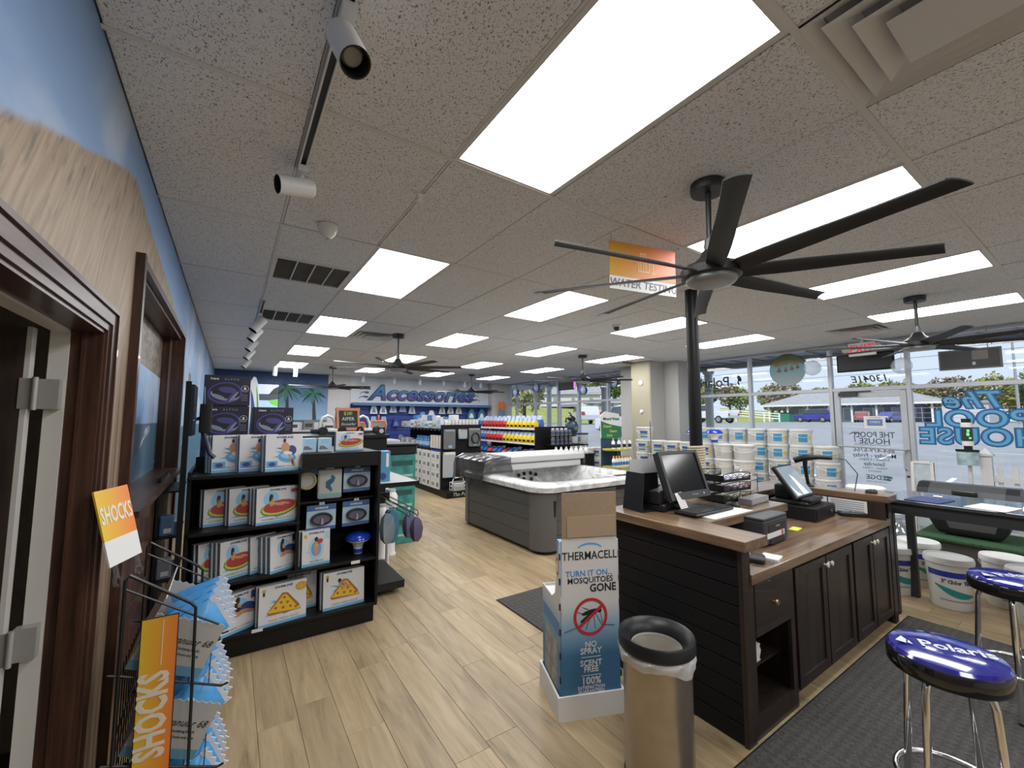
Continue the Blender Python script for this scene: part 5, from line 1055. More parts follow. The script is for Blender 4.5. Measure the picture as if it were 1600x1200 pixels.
# ---- side end-cap: grey shelf, blue carton, hanging pouches
ec = thing('end_cap_rack', 'black end-cap frame on the right flank of the shelf unit with a grey shelf', 'rack', (0, 0, 0))
B().box(1.505, 3.42, 0.02, 1.53, 4.4, 1.15).obj('back_panel', BLACK, ec); B().box(1.53, 3.45, 1.075, 1.96, 4.32, 1.09).obj('shelf', P('shelf_grey', (0.33,0.33,0.33), .5), ec); B().box(1.53, 3.44, 1.05, 1.97, 3.45, 1.092).box(1.96, 3.45, 1.05, 1.975, 4.32, 1.092).obj('shelf_lip', BLACK, ec)
for x in (1.82, 1.90): B().tube([(x, 4.30, 0.80), (x, 3.36, 0.80), (x, 3.30, 0.79), (x, 3.27, 0.815), (x, 3.30, 0.84), (x, 4.30, 0.84)], 0.005, 6).obj('hang_rail', P('rail_brown', (0.05,0.035,0.03), .4, .5), ec)
B().box(1.53, 4.28, 0.78, 1.95, 4.31, 0.86).obj('rail_bracket', BLACK, ec)
B().cyl(1.97, 4.38, 0.0, 0.35, 0.022, 16).obj('pipe_foot', WHITE, ec); B().box(1.53, 3.6, 0.05, 1.9, 4.3, 0.12).obj('low_tray', BLACKP, ec)
t = thing('blue_carton', 'tall narrow blue carton standing on the grey end-cap shelf', 'box', (1.66, 3.58, 1.0905), -8); B().box(-.06, 0, 0, .06, .16, .29).obj('carton', P('carton_blue', (0.07,0.26,0.42), .5), t, None, .002); B().box(.02, -.001, .14, .045, 0, .27).obj('white_strip', WHITEP, t); B().prism(ell(-.01, .05, .035, .035), -.001, 0).obj('picture', DKB, t)
POUCH = [P('pouch_blue', (0.05,0.17,0.28), .25), P('pouch_pale', (0.22,0.30,0.34), .25), P('pouch_teal', (0.06,0.22,0.30), .25), P('pouch_purple', (0.11,0.09,0.17), .3), P('pouch_purple2', (0.09,0.075,0.14), .3)]
for k, (x, y, m_, h, nm) in enumerate(((1.72, 3.62, 1, .30, 'pale blue pouch nearest the shelf unit'), (1.80, 3.72, 0, .33, 'longest blue pouch'), (1.84, 3.88, 2, .30, 'teal pouch behind the longest'), (1.90, 3.52, 3, .25, 'purple pouch with a yellow edge'), (1.905, 3.33, 4, .24, 'purple pouch at the tip of the hang rail'))):
    t = thing('hanging_pouch', f'{nm}, hanging below the grey end-cap shelf', 'pouch', (x, y, 0.79), 25, 'pouches on the end-cap hang rails'); w = .075 if k < 3 else .06
    b = B(); vs = []; prof = ((-.01, .3, .004), (-.05, .8, .02), (-h*.5, 1.0, .03), (-h*.85, .8, .022), (-h, .35, .006))
    for z, a, dd in prof: vs += [(-w*a, -dd, z), (w*a, -dd, z-.01), (w*a, dd, z-.01), (-w*a, dd, z)]
    fs = [(4*q+r, 4*q+(r+1) % 4, 4*(q+1)+(r+1) % 4, 4*(q+1)+r) for q in range(4) for r in range(4)]+[(3,2,1,0),(16,17,18,19)]
    b.add(vs, fs, 0, True).obj('pouch', POUCH[m_], t); B().tube([(0, 0, -.01), (0, 0, .03), (.0, .006, .055)], .002, 5).obj('hook', STEEL, t); B().box(-.015, -.002, .02, .015, .002, .045).obj('tag', WHITEP, t)
    if k >= 3: B().box(w*.75, -.02, -h*.8, w*1.0, .02, -h*.3).obj('yellow_edge', P('edge_yellow', (0.5,0.42,0.1), .4), t)
# ---- dark screen and post by the mural wall
t = thing('wall_screen', 'thin black screen on a black post and bracket beside the mural wall', 'screen', (0.12, 3.02, 0))
B().box(0.02, 0.0, 0.0, 0.05, 0.05, 1.95).obj('post', BLACK, t); B().box(-0.02, -0.02, 0, 0.10, 0.10, 0.02).obj('foot', BLACK, t)
B().box(0.05, 0.02, 1.58, 0.068, 0.36, 1.93).obj('screen', P('screen_dark_blue', (0.02,0.03,0.04), .15), t); B().rbox(0.10, 0.06, 1.60, 0.17, 0.14, 1.80, 0.01).obj('bracket_box', BLACKP, t); B().tube([(0.06, 0.05, 1.68), (0.10, 0.1, 1.70)], 0.012, 8).tube([(0.12, 0.1, 1.62), (0.17, 0.12, 1.45), (0.2, 0.12, 1.42)], 0.015, 8).obj('arm', P('arm_indigo', (0.03,0.03,0.06), .3), t); B().tube([(0.12, 0.08, 1.92), (0.125, 0.1, 1.78)], 0.004, 6).obj('antenna', STEEL, t)
# small rack of dark packs between the post and the shelf unit
t = thing('narrow_rack', 'narrow black rack against the mural wall left of the shelf unit', 'rack', (0.02, 3.12, 0)); B().box(0, 0.0, 0, 0.015, 0.5, 1.3).obj('side', BLACK, t)
for z in (0.35, 0.62, 0.90, 1.2): B().box(0.0, 0.0, z, 0.12, 0.5, z+.012).obj('shelf', BLACK, t)
for k, (z, m_, nm) in enumerate(((0.362, NAVY, 'navy'), (0.632, P('pack_slate', (0.12,0.14,0.17), .4), 'slate grey'), (0.912, P('pack_blue2', (0.05,0.10,0.2), .4), 'dark blue'))):
    q = thing('small_pack', f'{nm} small pack on the narrow rack by the mural wall', 'pack', (0.08, 3.17, z), 10, 'packs on the narrow rack'); B().rbox(-.045, -.02, 0, .035, .05, .13, .012).obj('pack', m_, q); B().box(-.02, -.021, .02, .02, -.0195, .05).obj('tag', LGREY, q)
# ================================================================== WIRE RACK OF GRANULAR BAGS
WIRE = P('black_wire', (0.02,0.02,0.02), 0.35, 0.3)
rk = thing('wire_rack', 'black wire rack by the mural wall holding tilted cartons of blue bags', 'rack', (0, 0, 0))
RY0, RY1 = 1.50, 1.97
for y in (RY0, RY1):
    B().tube([(0.12, y, 0.01), (0.12, y, 1.13), (0.13, y, 1.145), (0.31, y, 1.01), (0.325, y, 0.99), (0.335, y, 0.03)], 0.0055, 8).obj('side_frame', WIRE, rk); B().tube([(0.12, y, 1.10), (0.40, y, 0.91)], 0.004, 6).obj('top_rail', WIRE, rk)
for z in (0.76, 0.47, 0.18):
    B().tube([(0.09, RY0, z+0.06), (0.12, RY0, z+0.05), (0.42, RY0, z-0.08), (0.44, RY0, z-0.075)], 0.0045, 6).obj('shelf_rail', WIRE, rk); B().tube([(0.09, RY1, z+0.06), (0.12, RY1, z+0.05), (0.42, RY1, z-0.08), (0.44, RY1, z-0.075)], 0.0045, 6).obj('shelf_rail', WIRE, rk)
    for k in range(5): x = 0.13+k*0.062; B().tube([(x, RY0, z+0.045-(x-.12)*.42), (x, RY1, z+0.045-(x-.12)*.42)], 0.0025, 5).obj('shelf_wire', WIRE, rk)
for k in range(9): y = RY0+0.03+k*0.05; B().tube([(0.115, y, 0.03), (0.115, y, 0.80)], 0.0022, 5).obj('back_wire', WIRE, rk)
for z in (0.30, 0.60, 1.0): B().tube([(0.12, RY0, z), (0.12, RY1, z)], 0.0035, 6).obj('back_rail', WIRE, rk)
CGREY = P('carton_grey', (0.43,0.42,0.40), .6); BAGB = P('bag_blue', (0.09,0.36,0.72), .28, bump=.5, bscale=14); BAGW = P('bag_white', (0.68,0.70,0.74), .35)
for k, z in enumerate((0.785, 0.495, 0.205)):
    nm = ['top', 'middle', 'bottom'][k]
    M = Matrix.Translation((0.13, RY0+0.035, z+0.03)) @ Matrix.Rotation(math.radians(25), 4, 'Y')
    t = thing('display_carton', f'tilted white carton of granular bags on the {nm} tier of the wire rack', 'carton', (0, 0, 0), 0, 'cartons on the wire rack'); t.matrix_basis = M
    w, d, h = 0.235, 0.40, 0.19
    zig = [(w-q*w/18, h-(0.0 if q % 2 else 0.007)) for q in range(19)]
    B().prism([(0, 0), (w, 0)]+zig, 0, .004).obj('side_near', CGREY, t); B().prism([(0, 0), (w, 0)]+zig, d-.004, d).obj('side_far', CGREY, t)
    B().box(0, .004, 0, w, d-.004, .004).obj('bottom', CGREY, t); B().box(0, .004, .004, .004, d-.004, h+.05).obj('back', CGREY, t); B().box(w-.004, .004, .004, w, d-.004, h*.55).obj('front', CGREY, t)
    B().box(0, -.0006, 0, w, 0, .032).obj('blue_band', P('band_blue', (0.12,0.30,0.42), .5), t)
    text('Granular 68', .034, INK, t, T(w*.62, -.0007, h*.60) @ F_NY, shear=.35, sx=.9); text('Oxidizing Shock', .012, INK, t, T(w*.66, -.0007, h*.46) @ F_NY); text('For Pools and Spas', .012, INK, t, T(w*.66, -.0007, h*.36) @ F_NY)
    for q in range(4):
        yb = 0.055+q*0.095
        Mb = M @ Matrix.Translation((0.12, yb, 0.10+0.006*q)) @ Matrix.Rotation(math.radians(38+3*q), 4, 'Y') @ Matrix.Rotation(math.radians(4*(q-1)), 4, 'X')
        bt = thing('granular_bag', f'{ORD[q]} blue and white granular bag from the near end, {nm} tier of wire rack', 'bag', (0, 0, 0), 0, 'blue bags on the wire rack'); bt.matrix_basis = Mb
        b = B(); vs = []; fs = []; nx, ny = 9, 6; rnd = random.Random(q+9*k)
        for sgn in (1, -1):
            for i in range(nx+1):
                for j in range(ny+1):
                    u, v = i/nx, j/ny; th_ = 0.036*(math.sin(PI*min(1, u*1.02))**.5 if u < .98 else 0)*math.sin(PI*v)**.6
                    vs.append(((v-.5)*.15+rnd.uniform(-.002,.002), sgn*(th_+.0008)+rnd.uniform(-.003,.003)*(1 if 0 < i < nx and 0 < j < ny else 0), -0.05+u*0.19))
        o_ = (nx+1)*(ny+1)
        for i in range(nx):
            for j in range(ny):
                a = i*(ny+1)+j; fs += [(a, a+1, a+ny+2, a+ny+1), (a+o_, a+ny+1+o_, a+ny+2+o_, a+1+o_)]
        b.add(vs, fs, 0, True); b.obj('pouch', BAGB, bt)
        zg = [(-.075+r*.15/10, .150 if r % 2 else .161) for r in range(11)]
        B().prism([(-.075, .130), (.075, .130)]+zg[::-1], -.002, .002).obj('crimped_edge', BAGW, bt)
        B().box(-.05, -.041, .02, .05, -.033, .075).obj('white_panel', BAGW, bt)
# signs on the wire rack
sg = thing('clip_sign', 'square orange SHOCKS sign clipped on top of the wire rack', 'sign', (0.105, 1.585, 1.18), 0)
sgM = Matrix.Rotation(math.radians(70), 4, 'Z') @ Matrix.Rotation(math.radians(-14), 4, 'X')   # front faces local -Y
def sun_print():
    m = bpy.data.materials.new('orange_sun_print'); m.use_nodes = True; n, l = nt(m); b = n['Principled BSDF']; b.inputs['Roughness'].default_value = .45
    tc_ = n.new('ShaderNodeTexCoord'); s = n.new('ShaderNodeSeparateXYZ'); l.new(tc_.outputs['Generated'], s.inputs[0])
    r = n.new('ShaderNodeValToRGB'); e = r.color_ramp.elements; e[0].color = (0.75,0.50,0.03,1); e[1].color = (0.78,0.20,0.04,1); l.new(s.outputs[0], r.inputs[0]); l.new(r.outputs[0], b.inputs['Base Color']); return m
SUNP = sun_print()
B().box(-0.09, -0.003, 0.09, 0.09, 0.003, 0.27).obj('print_top', SUNP, sg, sgM); B().box(-0.09, -0.003, 0.0, 0.09, 0.003, 0.09).obj('print_bottom', WHITEP, sg, sgM)
text('SHOCKS', 0.085, P('print_cream', (0.75,0.68,0.55), .5), sg, sgM @ T(0, -0.0036, 0.175) @ F_NY, bold=.025, sx=.52)
for x in (-.06, .06):
    cl_ = B().cyl(0, 0, -0.045, 0.0, 0.009, 10).obj('clip', CLEAR, sg, sgM @ T(x, 0, 0)); B().tube([(0.018*math.cos(2*PI*k/16), 0, -0.055+0.018*math.sin(2*PI*k/16)) for k in range(16)], 0.006, 6, 0, True).obj('clip_ring', CLEAR, cl_)
s2 = thing('strip_sign', 'tall narrow orange SHOCKS sign hung on the side of the wire rack', 'sign', (0.225, 1.488, 0), 0)
B().box(-0.05, -0.004, 0.40, 0.05, 0, 0.985).obj('board', SUNP, s2); B().box(-0.053, -0.003, 0.397, 0.053, 0.001, 0.988).obj('edge', INK, s2)
text('SHOCKS', 0.115, P('print_cream', (0.75,0.68,0.55), .5), s2, T(-0.004, -0.0045, 0.655, 0) @ F_NY @ Matrix.Rotation(PI/2, 4, 'Z'), bold=.03, sx=.66); B().box(0.008, -.0046, .82, .0105, -.004, .975).obj('rule', P('print_cream', (0.75,0.68,0.55), .5), s2)
# ================================================================== HOT TUB
def rr(x0, y0, x1, y1, r, seg=6):
    out = []
    for cx, cy, a0 in ((x1-r, y1-r, 0), (x0+r, y1-r, 90), (x0+r, y0+r, 180), (x1-r, y0+r, 270)):
        for k in range(seg+1): a = math.radians(a0+90*k/seg); out.append((cx+r*math.cos(a), cy+r*math.sin(a)))
    return out
def sweep(rings, cap0=False, cap1=False, b=None, mi=0):
    b = b or B(); n = len(rings[0][0]); vs = []; fs = []
    for pts, z in rings: vs += [(x, y, z) for x, y in pts]
    for k in range(len(rings)-1):
        for i in range(n): j = (i+1) % n; fs.append((k*n+i, k*n+j, (k+1)*n+j, (k+1)*n+i))
    if cap0: fs.append(tuple(range(n-1, -1, -1)))
    if cap1: fs.append(tuple(range((len(rings)-1)*n, len(rings)*n)))
    return b.add(vs, fs, mi, True)
HX0, HY0, HX1, HY1 = 3.64, 3.64, 5.76, 5.80
TUBG = P('tub_cabinet_grey', (0.085,0.082,0.078), 0.5); TUBC = P('tub_corner_grey', (0.115,0.11,0.105), 0.45)
def marble():
    m = P('marbled_shell', (0.66,0.66,0.65), 0.18, coat=.3); n, l = nt(m); b = n['Principled BSDF']; tc_ = n.new('ShaderNodeTexCoord')
    t = n.new('ShaderNodeTexNoise'); t.inputs['Scale'].default_value = 3.2; t.inputs['Detail'].default_value = 6; t.inputs['Distortion'].default_value = 2.2; l.new(tc_.outputs['Object'], t.inputs['Vector'])
    r = n.new('ShaderNodeValToRGB'); e = r.color_ramp.elements; e[0].position = .42; e[0].color = (0.50,0.50,0.50,1); e[1].position = .56; e[1].color = (0.72,0.72,0.71,1); l.new(t.outputs['Fac'], r.inputs[0]); l.new(r.outputs[0], b.inputs['Base Color']); return m
SHELL = marble()
ht = thing('hot_tub', 'square hot tub with white marbled shell and dark grey panelled cabinet', 'hot tub', (0, 0, 0))
sweep([(rr(HX0+.03, HY0+.03, HX1-.03, HY1-.03, .16), .04), (rr(HX0+.03, HY0+.03, HX1-.03, HY1-.03, .16), .76)], True, False).obj('cabinet_core', P('tub_core', (0.05,0.05,0.05), .6), ht)
sweep([(rr(HX0+.05, HY0+.05, HX1-.05, HY1-.05, .16), 0), (rr(HX0+.05, HY0+.05, HX1-.05, HY1-.05, .16), .04)], True, True).obj('base', BLACKP, ht)
for k in range(4):
    z0 = .05+k*.175; z1 = z0+.171
    for a in ((HX0+.008, HY0+.26, HX0+.035, HY1-.26), (HX1-.035, HY0+.26, HX1-.008, HY1-.26), (HX0+.26, HY0+.008, HX1-.26, HY0+.035), (HX0+.26, HY1-.035, HX1-.26, HY1-.008)):
        B().box(a[0], a[1], z0, a[2], a[3], z1).obj('side_panel', TUBG, ht, None, .004)
def corner(sx, sy):
    cx = HX0 if sx < 0 else HX1; cy = HY0 if sy < 0 else HY1
    r = .2; out = []; inn = []
    for k in range(9):
        a = math.radians(90*k/8); out.append((cx-sx*r+sx*r*math.cos(a), cy-sy*r+sy*r*math.sin(a))); inn.append((cx-sx*r+sx*(r-.04)*math.cos(a), cy-sy*r+sy*(r-.04)*math.sin(a)))
    out = [(cx, cy-sy*.25)]+out+[(cx-sx*.25, cy)]; inn = [(cx-sx*.04, cy-sy*.25)]+inn+[(cx-sx*.25, cy-sy*.04)]
    b = B(); n = len(out); vs = [(x, y, .045) for x, y in out]+[(x, y, .76) for x, y in out]+[(x, y, .045) for x, y in inn]+[(x, y, .76) for x, y in inn]
    fs = [(i, i+1, n+i+1, n+i) for i in range(n-1)]+[(2*n+i+1, 2*n+i, 3*n+i, 3*n+i+1) for i in range(n-1)]+[(n+i, n+i+1, 3*n+i+1, 3*n+i) for i in range(n-1)]+[(0, n, 3*n, 2*n), (n-1, 2*n+n-1, 4*n-1, 2*n-1)]
    return b.add(vs, fs, 0, True)
for sx in (-1, 1):
    for sy in (-1, 1): corner(sx, sy).obj('corner_panel', TUBC, ht)
cl_ = B().prism([(3.715, .30), (3.76, .30), (3.75, .10), (3.725, .10)], HY0-.004, HY0+.02).obj('corner_inset', BLACKP, ht, T(0.12, 0.0, 0.36))
o = .045
sweep([(rr(HX0-o+.05, HY0-o+.05, HX1+o-.05, HY1+o-.05, .24), .765), (rr(HX0-o, HY0-o, HX1+o, HY1+o, .28), .77), (rr(HX0-o-.005, HY0-o-.005, HX1+o+.005, HY1+o+.005, .285), .83), (rr(HX0-o+.01, HY0-o+.01, HX1+o-.01, HY1+o-.01, .27), .852), (rr(HX0+.0, HY0+.0, HX1-.0, HY1-.0, .26), .868), (rr(HX0+.13, HY0+.13, HX1-.13, HY1-.13, .30), .872),
       (rr(HX0+.17, HY0+.17, HX1-.17, HY1-.17, .32), .855), (rr(HX0+.21, HY0+.21, HX1-.21, HY1-.21, .34), .78), (rr(HX0+.30, HY0+.30, HX1-.30, HY1-.30, .36), .5), (rr(HX0+.62, HY0+.62, HX1-.62, HY1-.62, .28), .44), (rr(HX0+.68, HY0+.68, HX1-.68, HY1-.68, .24), .14)], False, True).obj('shell', SHELL, ht)
for x, z in ((4.60, .72), (4.72, .74), (4.86, .74), (4.97, .71), (4.70, .65), (4.86, .64)):
    j = B().lathe([(.034, 0), (.034, .012), (.02, .014), (.018, .006), (.0001, .004)], 18, 0, None, True, cap=False).obj('jet', BLACKP, ht, T(x, 5.525+(.78-z)*-.25, z, 0, 72))
for y in (4.2, 4.6): B().lathe([(.03, 0), (.03, .012), (.0001, .012)], 16).obj('jet', P('jet_grey',(.3,.3,.3),.3), ht, T(5.515-.02, y, .70, 0, 0, -72))
B().rbox(5.1, 3.72, .868, 5.35, 3.80, .878, .01).obj('control_panel', BLACKP, ht)
B().box(5.0, HY0-.004, .70, 5.22, HY0+.01, .74).obj('vent', BLACKP, ht)
COV = P('cover_vinyl', (0.50,0.50,0.48), .45, bump=.15, bscale=20); COVD = P('cover_grey_trim', (0.22,0.22,0.22), .5)
cv = thing('tub_cover', 'folded light grey foam cover lying across the back of the hot tub', 'cover', (0, 0, 0))
B().rbox(3.70, 5.02, .995, 5.72, 5.86, 1.10, .03).obj('upper_half', COV, cv); B().rbox(3.72, 5.06, .876, 5.66, 5.86, .985, .03).obj('lower_half', COV, cv); B().box(3.75, 5.8, .90, 5.65, 5.87, 1.07).obj('hinge_flap', COVD, cv); B().rbox(5.70, 5.05, .90, 5.76, 5.30, 1.06, .01).obj('end_cap', DGREY, cv)
FILM = P('grey_plastic_film', (0.05,0.05,0.05), .15, alpha=.82, bump=1.0, bscale=7)
fm = thing('plastic_wrap', 'crumpled dark plastic wrap draped over the left end of the tub cover', 'plastic wrap', (0, 0, 0))
b = B(); vs = []; fs = []; rnd = random.Random(3); prof = [(4.02, 1.112), (3.86, 1.118), (3.68, 1.115), (3.56, 1.06), (3.545, .95), (3.54, .86), (3.53, .74)]; NY = 22
for i, (x, z) in enumerate(prof):
    for j in range(NY+1):
        y = 4.88+1.0*j/NY; f = .014*math.sin(5*j+i*2)+rnd.uniform(-.012, .012); zz = z+(f*.5 if i < 3 else 0)
        if i >= 5: zz += .05*math.sin(j*1.1)
        vs.append((x-(abs(f) if i >= 3 else 0), y, max(zz, .70)))
for i in range(len(prof)-1):
    for j in range(NY): a = i*(NY+1)+j; fs.append((a, a+1, a+NY+2, a+NY+1))
# front fold hanging down
o_ = len(vs)
for i, (x, z) in enumerate(prof[:5]):
    for k in range(5): vs.append((x-(.02*k if i > 2 else 0)+rnd.uniform(-.008, .008), 4.88-.012*k+rnd.uniform(-.01, .01), max(z-.06*k, .885)))
for i in range(4):
    for k in range(4): a = o_+i*5+k; fs.append((a, a+1, a+6, a+5))
b.add(vs, fs, 0, True).obj('film', FILM, fm)
# ================================================================== DISPLAY BEHIND THE SHELF UNIT
dp = thing('display_plinth', 'black display plinth behind the shelf unit', 'plinth', (0, 0, 0)); B().box(0.95, 4.75, 0, 2.05, 5.5, 1.46).obj('body', BLACK, dp, None, .004); B().box(0.92, 4.72, 1.46, 2.08, 5.53, 1.50).obj('top', BLACK, dp, None, .004)
def robot(x, y, z, label):
    t = thing('pool_robot', label, 'pool cleaner', (x, y, z), 15, 'white-handled pool robots'); B().rbox(-.16, -.14, .01, .16, .14, .07, .04).obj('body', DGREY, t); B().tube([(-.10,0,.04),(-.095,0,.14),(-.06,0,.21),(0,0,.235),(.06,0,.21),(.095,0,.14),(.10,0,.04)], .017, 10).obj('handle', WHITE, t)
    for s in (-1, 1): B().cyl(0, 0, -.02, .02, .05, 18).obj('wheel', BLACKP, t, T(s*.12, -.14, .05, 0, 90)); 
    B().rbox(-.06, -.15, .04, .06, -.10, .075, .01).obj('front_cover', WHITE, t)
robot(1.40, 5.05, 1.5005, 'pool robot with white arched handle left of the chalkboard easel'); robot(1.86, 5.2, 1.5005, 'pool robot with white arched handle right of the chalkboard easel'); 
t = thing('easel_sign', 'small orange wooden easel with a chalkboard sign', 'sign', (1.64, 5.0, 1.5005), 6); OW = P('orange_wood', (0.55,0.20,0.09), .5)
Me = T(0, 0, 0, 0, -10)
for x in (-.13, .13): B().box(x-.014, -.012, 0, x+.014, .012, .34).obj('front_leg', OW, t, Me); B().box(x-.012, -.01, 0, x+.012, .01, .33).obj('back_leg', OW, t, T(0, .13, 0, 0, 12))
B().box(-.15, -.014, .30, .15, .014, .335).obj('frame_rail', OW, t, Me); B().box(-.15, -.014, .05, .15, .014, .085).obj('frame_rail', OW, t, Me); B().box(-.116, -.006, .085, .116, .006, .30).obj('chalkboard', P('chalkboard', (0.02,0.025,0.022), .7), t, Me)
CH = P('chalk_white', (0.6,0.6,0.58), .8); text('$38!', .062, P('chalk_green', (0.45,0.6,0.12), .8), t, Me @ T(.0, -.0068, .265) @ F_NY); text('AIPER', .062, CH, t, Me @ T(0, -.0068, .195) @ F_NY); text('Ecosurfer', .045, CH, t, Me @ T(0, -.0068, .13) @ F_NY, shear=.25)
t = thing('dark_pack', 'tall black pack with a white ring printed, at the end of the display plinth', 'box', (1.98, 4.80, 1.5005)); B().box(-.05, -.04, 0, .05, .04, .09).obj('carton', BLACKP, t, None, .002); B().lathe([(.025, 0), (.028, .001)], 20, 0, T(0, -.041, .045, 0, 90)).obj('ring_print', LGREY, t)
# leaf skimmer nets
def net(x, y, z, label, s=1.0):
    t = thing('leaf_skimmer', label, 'pool net', (x, y, z), 8, 'orange leaf skimmers'); out = [(-.13,.10),(-.10,.16),(.10,.16),(.13,.10),(.10,-.06),(.05,-.10),(-.05,-.10),(-.10,-.06)]
    B().tube([(a*s, 0, c*s) for a, c in out], .014*s, 8, 0, True).obj('frame', P('skimmer_orange', (0.75,0.13,0.03), .4), t); b = B(); n = len(out)
    b.add([(a*s*.95, 0, c*s*.95) for a, c in out]+[(a*s*.5, .12*s, c*s*.5-.03) for a, c in out], [(i, (i+1) % n, (i+1) % n+n, i+n) for i in range(n)]+[tuple(range(n, 2*n))], 0, True); b.obj('mesh_bag', P('net_white', (0.55,0.55,0.55), .7), t)
    B().tube([(0, 0, .16*s), (0, 0, .26*s)], .016*s, 8).obj('socket', P('skimmer_orange', (0.75,0.13,0.03), .4), t)
net(2.36, 6.2, 1.50, 'orange leaf skimmer net with white mesh right of the easel'); net(2.10, 6.4, 1.49, 'orange leaf skimmer net partly hidden behind the easel', .9)
st_ = thing('net_stand', 'low black stand below the orange leaf skimmers with a white draped cloth', 'stand', (0, 0, 0)); B().box(1.9, 6.0, 0, 2.9, 6.7, 1.24).obj('body', BLACK, st_, None, .004); B().rbox(1.95, 5.98, 1.24, 2.85, 6.72, 1.30, .03).obj('cloth', P('draped_cloth', (0.5,0.5,0.48), .8, bump=.5, bscale=12), st_); B().rbox(2.05, 6.1, 1.30, 2.7, 6.6, 1.36, .05).obj('folded_mesh', P('folded_mesh', (0.35,0.35,0.35), .7, bump=.6, bscale=15), st_)
t = thing('storage_bin', 'black lidded bin standing on the teal cartons', 'bin', (2.35, 5.35, 1.205)); B().rbox(-.26, -.2, 0, .26, .2, .12, .03).obj('tub', BLACKP, t); B().rbox(-.28, -.22, .12, .28, .22, .15, .03).obj('lid', BLACKP, t)
for k in range(3):
    t = thing('teal_carton', ['bottom', 'middle', 'top'][k]+' teal carton in the stack under the black bin', 'carton', (2.35, 5.35, .001+k*.40), 0, 'teal cartons'); B().box(-.24, -.19, 0, .24, .19, .398).obj('carton', P('teal_print', (0.04,0.24,0.21), .5, noise=.35, nscale=9), t, None, .003); B().box(-.2, -.1915, .10, .2, -.19, .13).obj('white_band', P('teal_pale',(0.4,0.55,0.5),.5), t); B().box(-.1, -.192, .25, .2, -.19, .32).obj('label', P('teal_dark', (0.02,0.08,0.08), .5), t)
for k, (x, y) in enumerate(((2.0, 4.72), (2.13, 4.78), (2.05, 4.9))):
    t = thing('skimmer_part', ['front', 'right', 'rear'][k]+' white plastic fitting standing by the teal cartons', 'fitting', (x, y, 0), 0, 'white plastic fittings'); h = (.62, .78, .9)[k]; B().lathe([(.07, 0), (.075, .02), (.06, .05), (.06, h-.2), (.08, h-.16), (.08, h-.05), (.05, h)], 20).obj('body', WHITE, t); B().cyl(0, 0, h, h+.03, .055, 18).obj('cap', LGREY, t)
# ================================================================== ACCESSORY GONDOLA
def gondola(name, label, x0, x1, y0, y1, h, shelves, dep=.38):
    t = thing(name, label, 'shelf', (0, 0, 0)); xc = (x0+x1)/2
    B().box(x0, y0, 0, x1, y1, .13).obj('plinth', BLACK, t); B().box(xc-.02, y0, .13, xc+.02, y1, h).obj('spine', BLKMAT, t)
    for z in shelves: B().box(xc-dep, y0+.01, z-.025, xc-.02, y1-.01, z).obj('shelf', BLACK, t); B().box(xc+.02, y0+.01, z-.025, xc+dep, y1-.01, z).obj('shelf', BLACK, t)
    return t
G1 = gondola('gondola_shelf', 'black double-sided shelf rack of pool accessories, its end hung with clear bags', 4.30, 5.30, 8.10, 11.3, 1.56, (.14, 1.02, 1.47), .48)
B().box(4.30, 8.06, .13, 5.30, 8.10, 1.56).obj('end_board', BLKMAT, G1); B().box(4.28, 7.72, 0, 5.32, 8.06, .14).obj('end_base', BLACK, G1, None, .004); text('The Pool House', .11, P('sign_cream',(.55,.55,.5),.5), G1, T(4.78, 7.719, .07) @ F_NY, shear=.3)
for k in range(14):
    for z in (1.01, 1.46): B().box(4.329, 8.25+k*.22, z-.03, 4.338, 8.29+k*.22, z+.005).obj('price_tag', WHITEP, G1)
def sub(name, label, cat, loc, group, fn, rz=0):
    t = thing(name, label, cat, loc, rz, group); fn(t); return t
def mkbottle(h, r, m1, m2):
    me1 = B().lathe([(r*.95, 0), (r, .01), (r, h*.65), (r*.45, h*.8), (r*.4, h*.86)], 14).mesh('bottle', m1); me2 = B().lathe([(r*.48, h*.85), (r*.5, h), (r*.4, h)], 12).mesh('cap', m2); me3 = B().lathe([(r*1.01, h*.15), (r*1.01, h*.5)], 14, cap=False)
    return me1, me2, me3
# blue bottles, filter cartridges, small packs along the aisle side
b1, b2, b3 = mkbottle(.26, .055, P('bottle_blue', (0.04,0.16,0.38), .35), P('cap_blue',(.1,.3,.55),.4)); b3m = b3.mesh('label', P('label_paleblue', (.35,.5,.65), .5))
for k in range(6):
    t = thing('chemical_bottle', f'{ORD[k]} blue bottle from the near end on the middle shelf of the accessory rack', 'bottle', (4.42+.0*k, 9.05+k*.14, 1.0205), 0, 'blue bottles on the accessory rack'); link('bottle', b1, t); link('cap', b2, t); link('label', b3m, t)
fc = B().lathe([(.048, 0), (.05, .01), (.05, .02), (.044, .025), (.044, .27), (.05, .275), (.05, .29), (.02, .29)], 16).mesh('cartridge', P('filter_cream', (.62,.58,.47), .7)); fcp = B().cyl(0, 0, .29, .298, .03, 14).mesh('end_cap', P('filter_cap', (.4,.4,.38), .5))
for k in range(4):
    t = thing('filter_cartridge', f'{ORD[k]} cream filter cartridge from the near end of the accessory rack', 'filter', (4.40, 8.32+k*.16, 1.0205), 0, 'cream filter cartridges'); link('cartridge', fc, t); link('end_cap', fcp, t)
packm = [P('pack_white', (.6,.61,.62), .5), P('pack_paleblue', (.25,.42,.6), .5), P('pack_cream', (.55,.5,.42), .5), P('pack_grey', (.3,.31,.32), .5)]
rnd = random.Random(11)
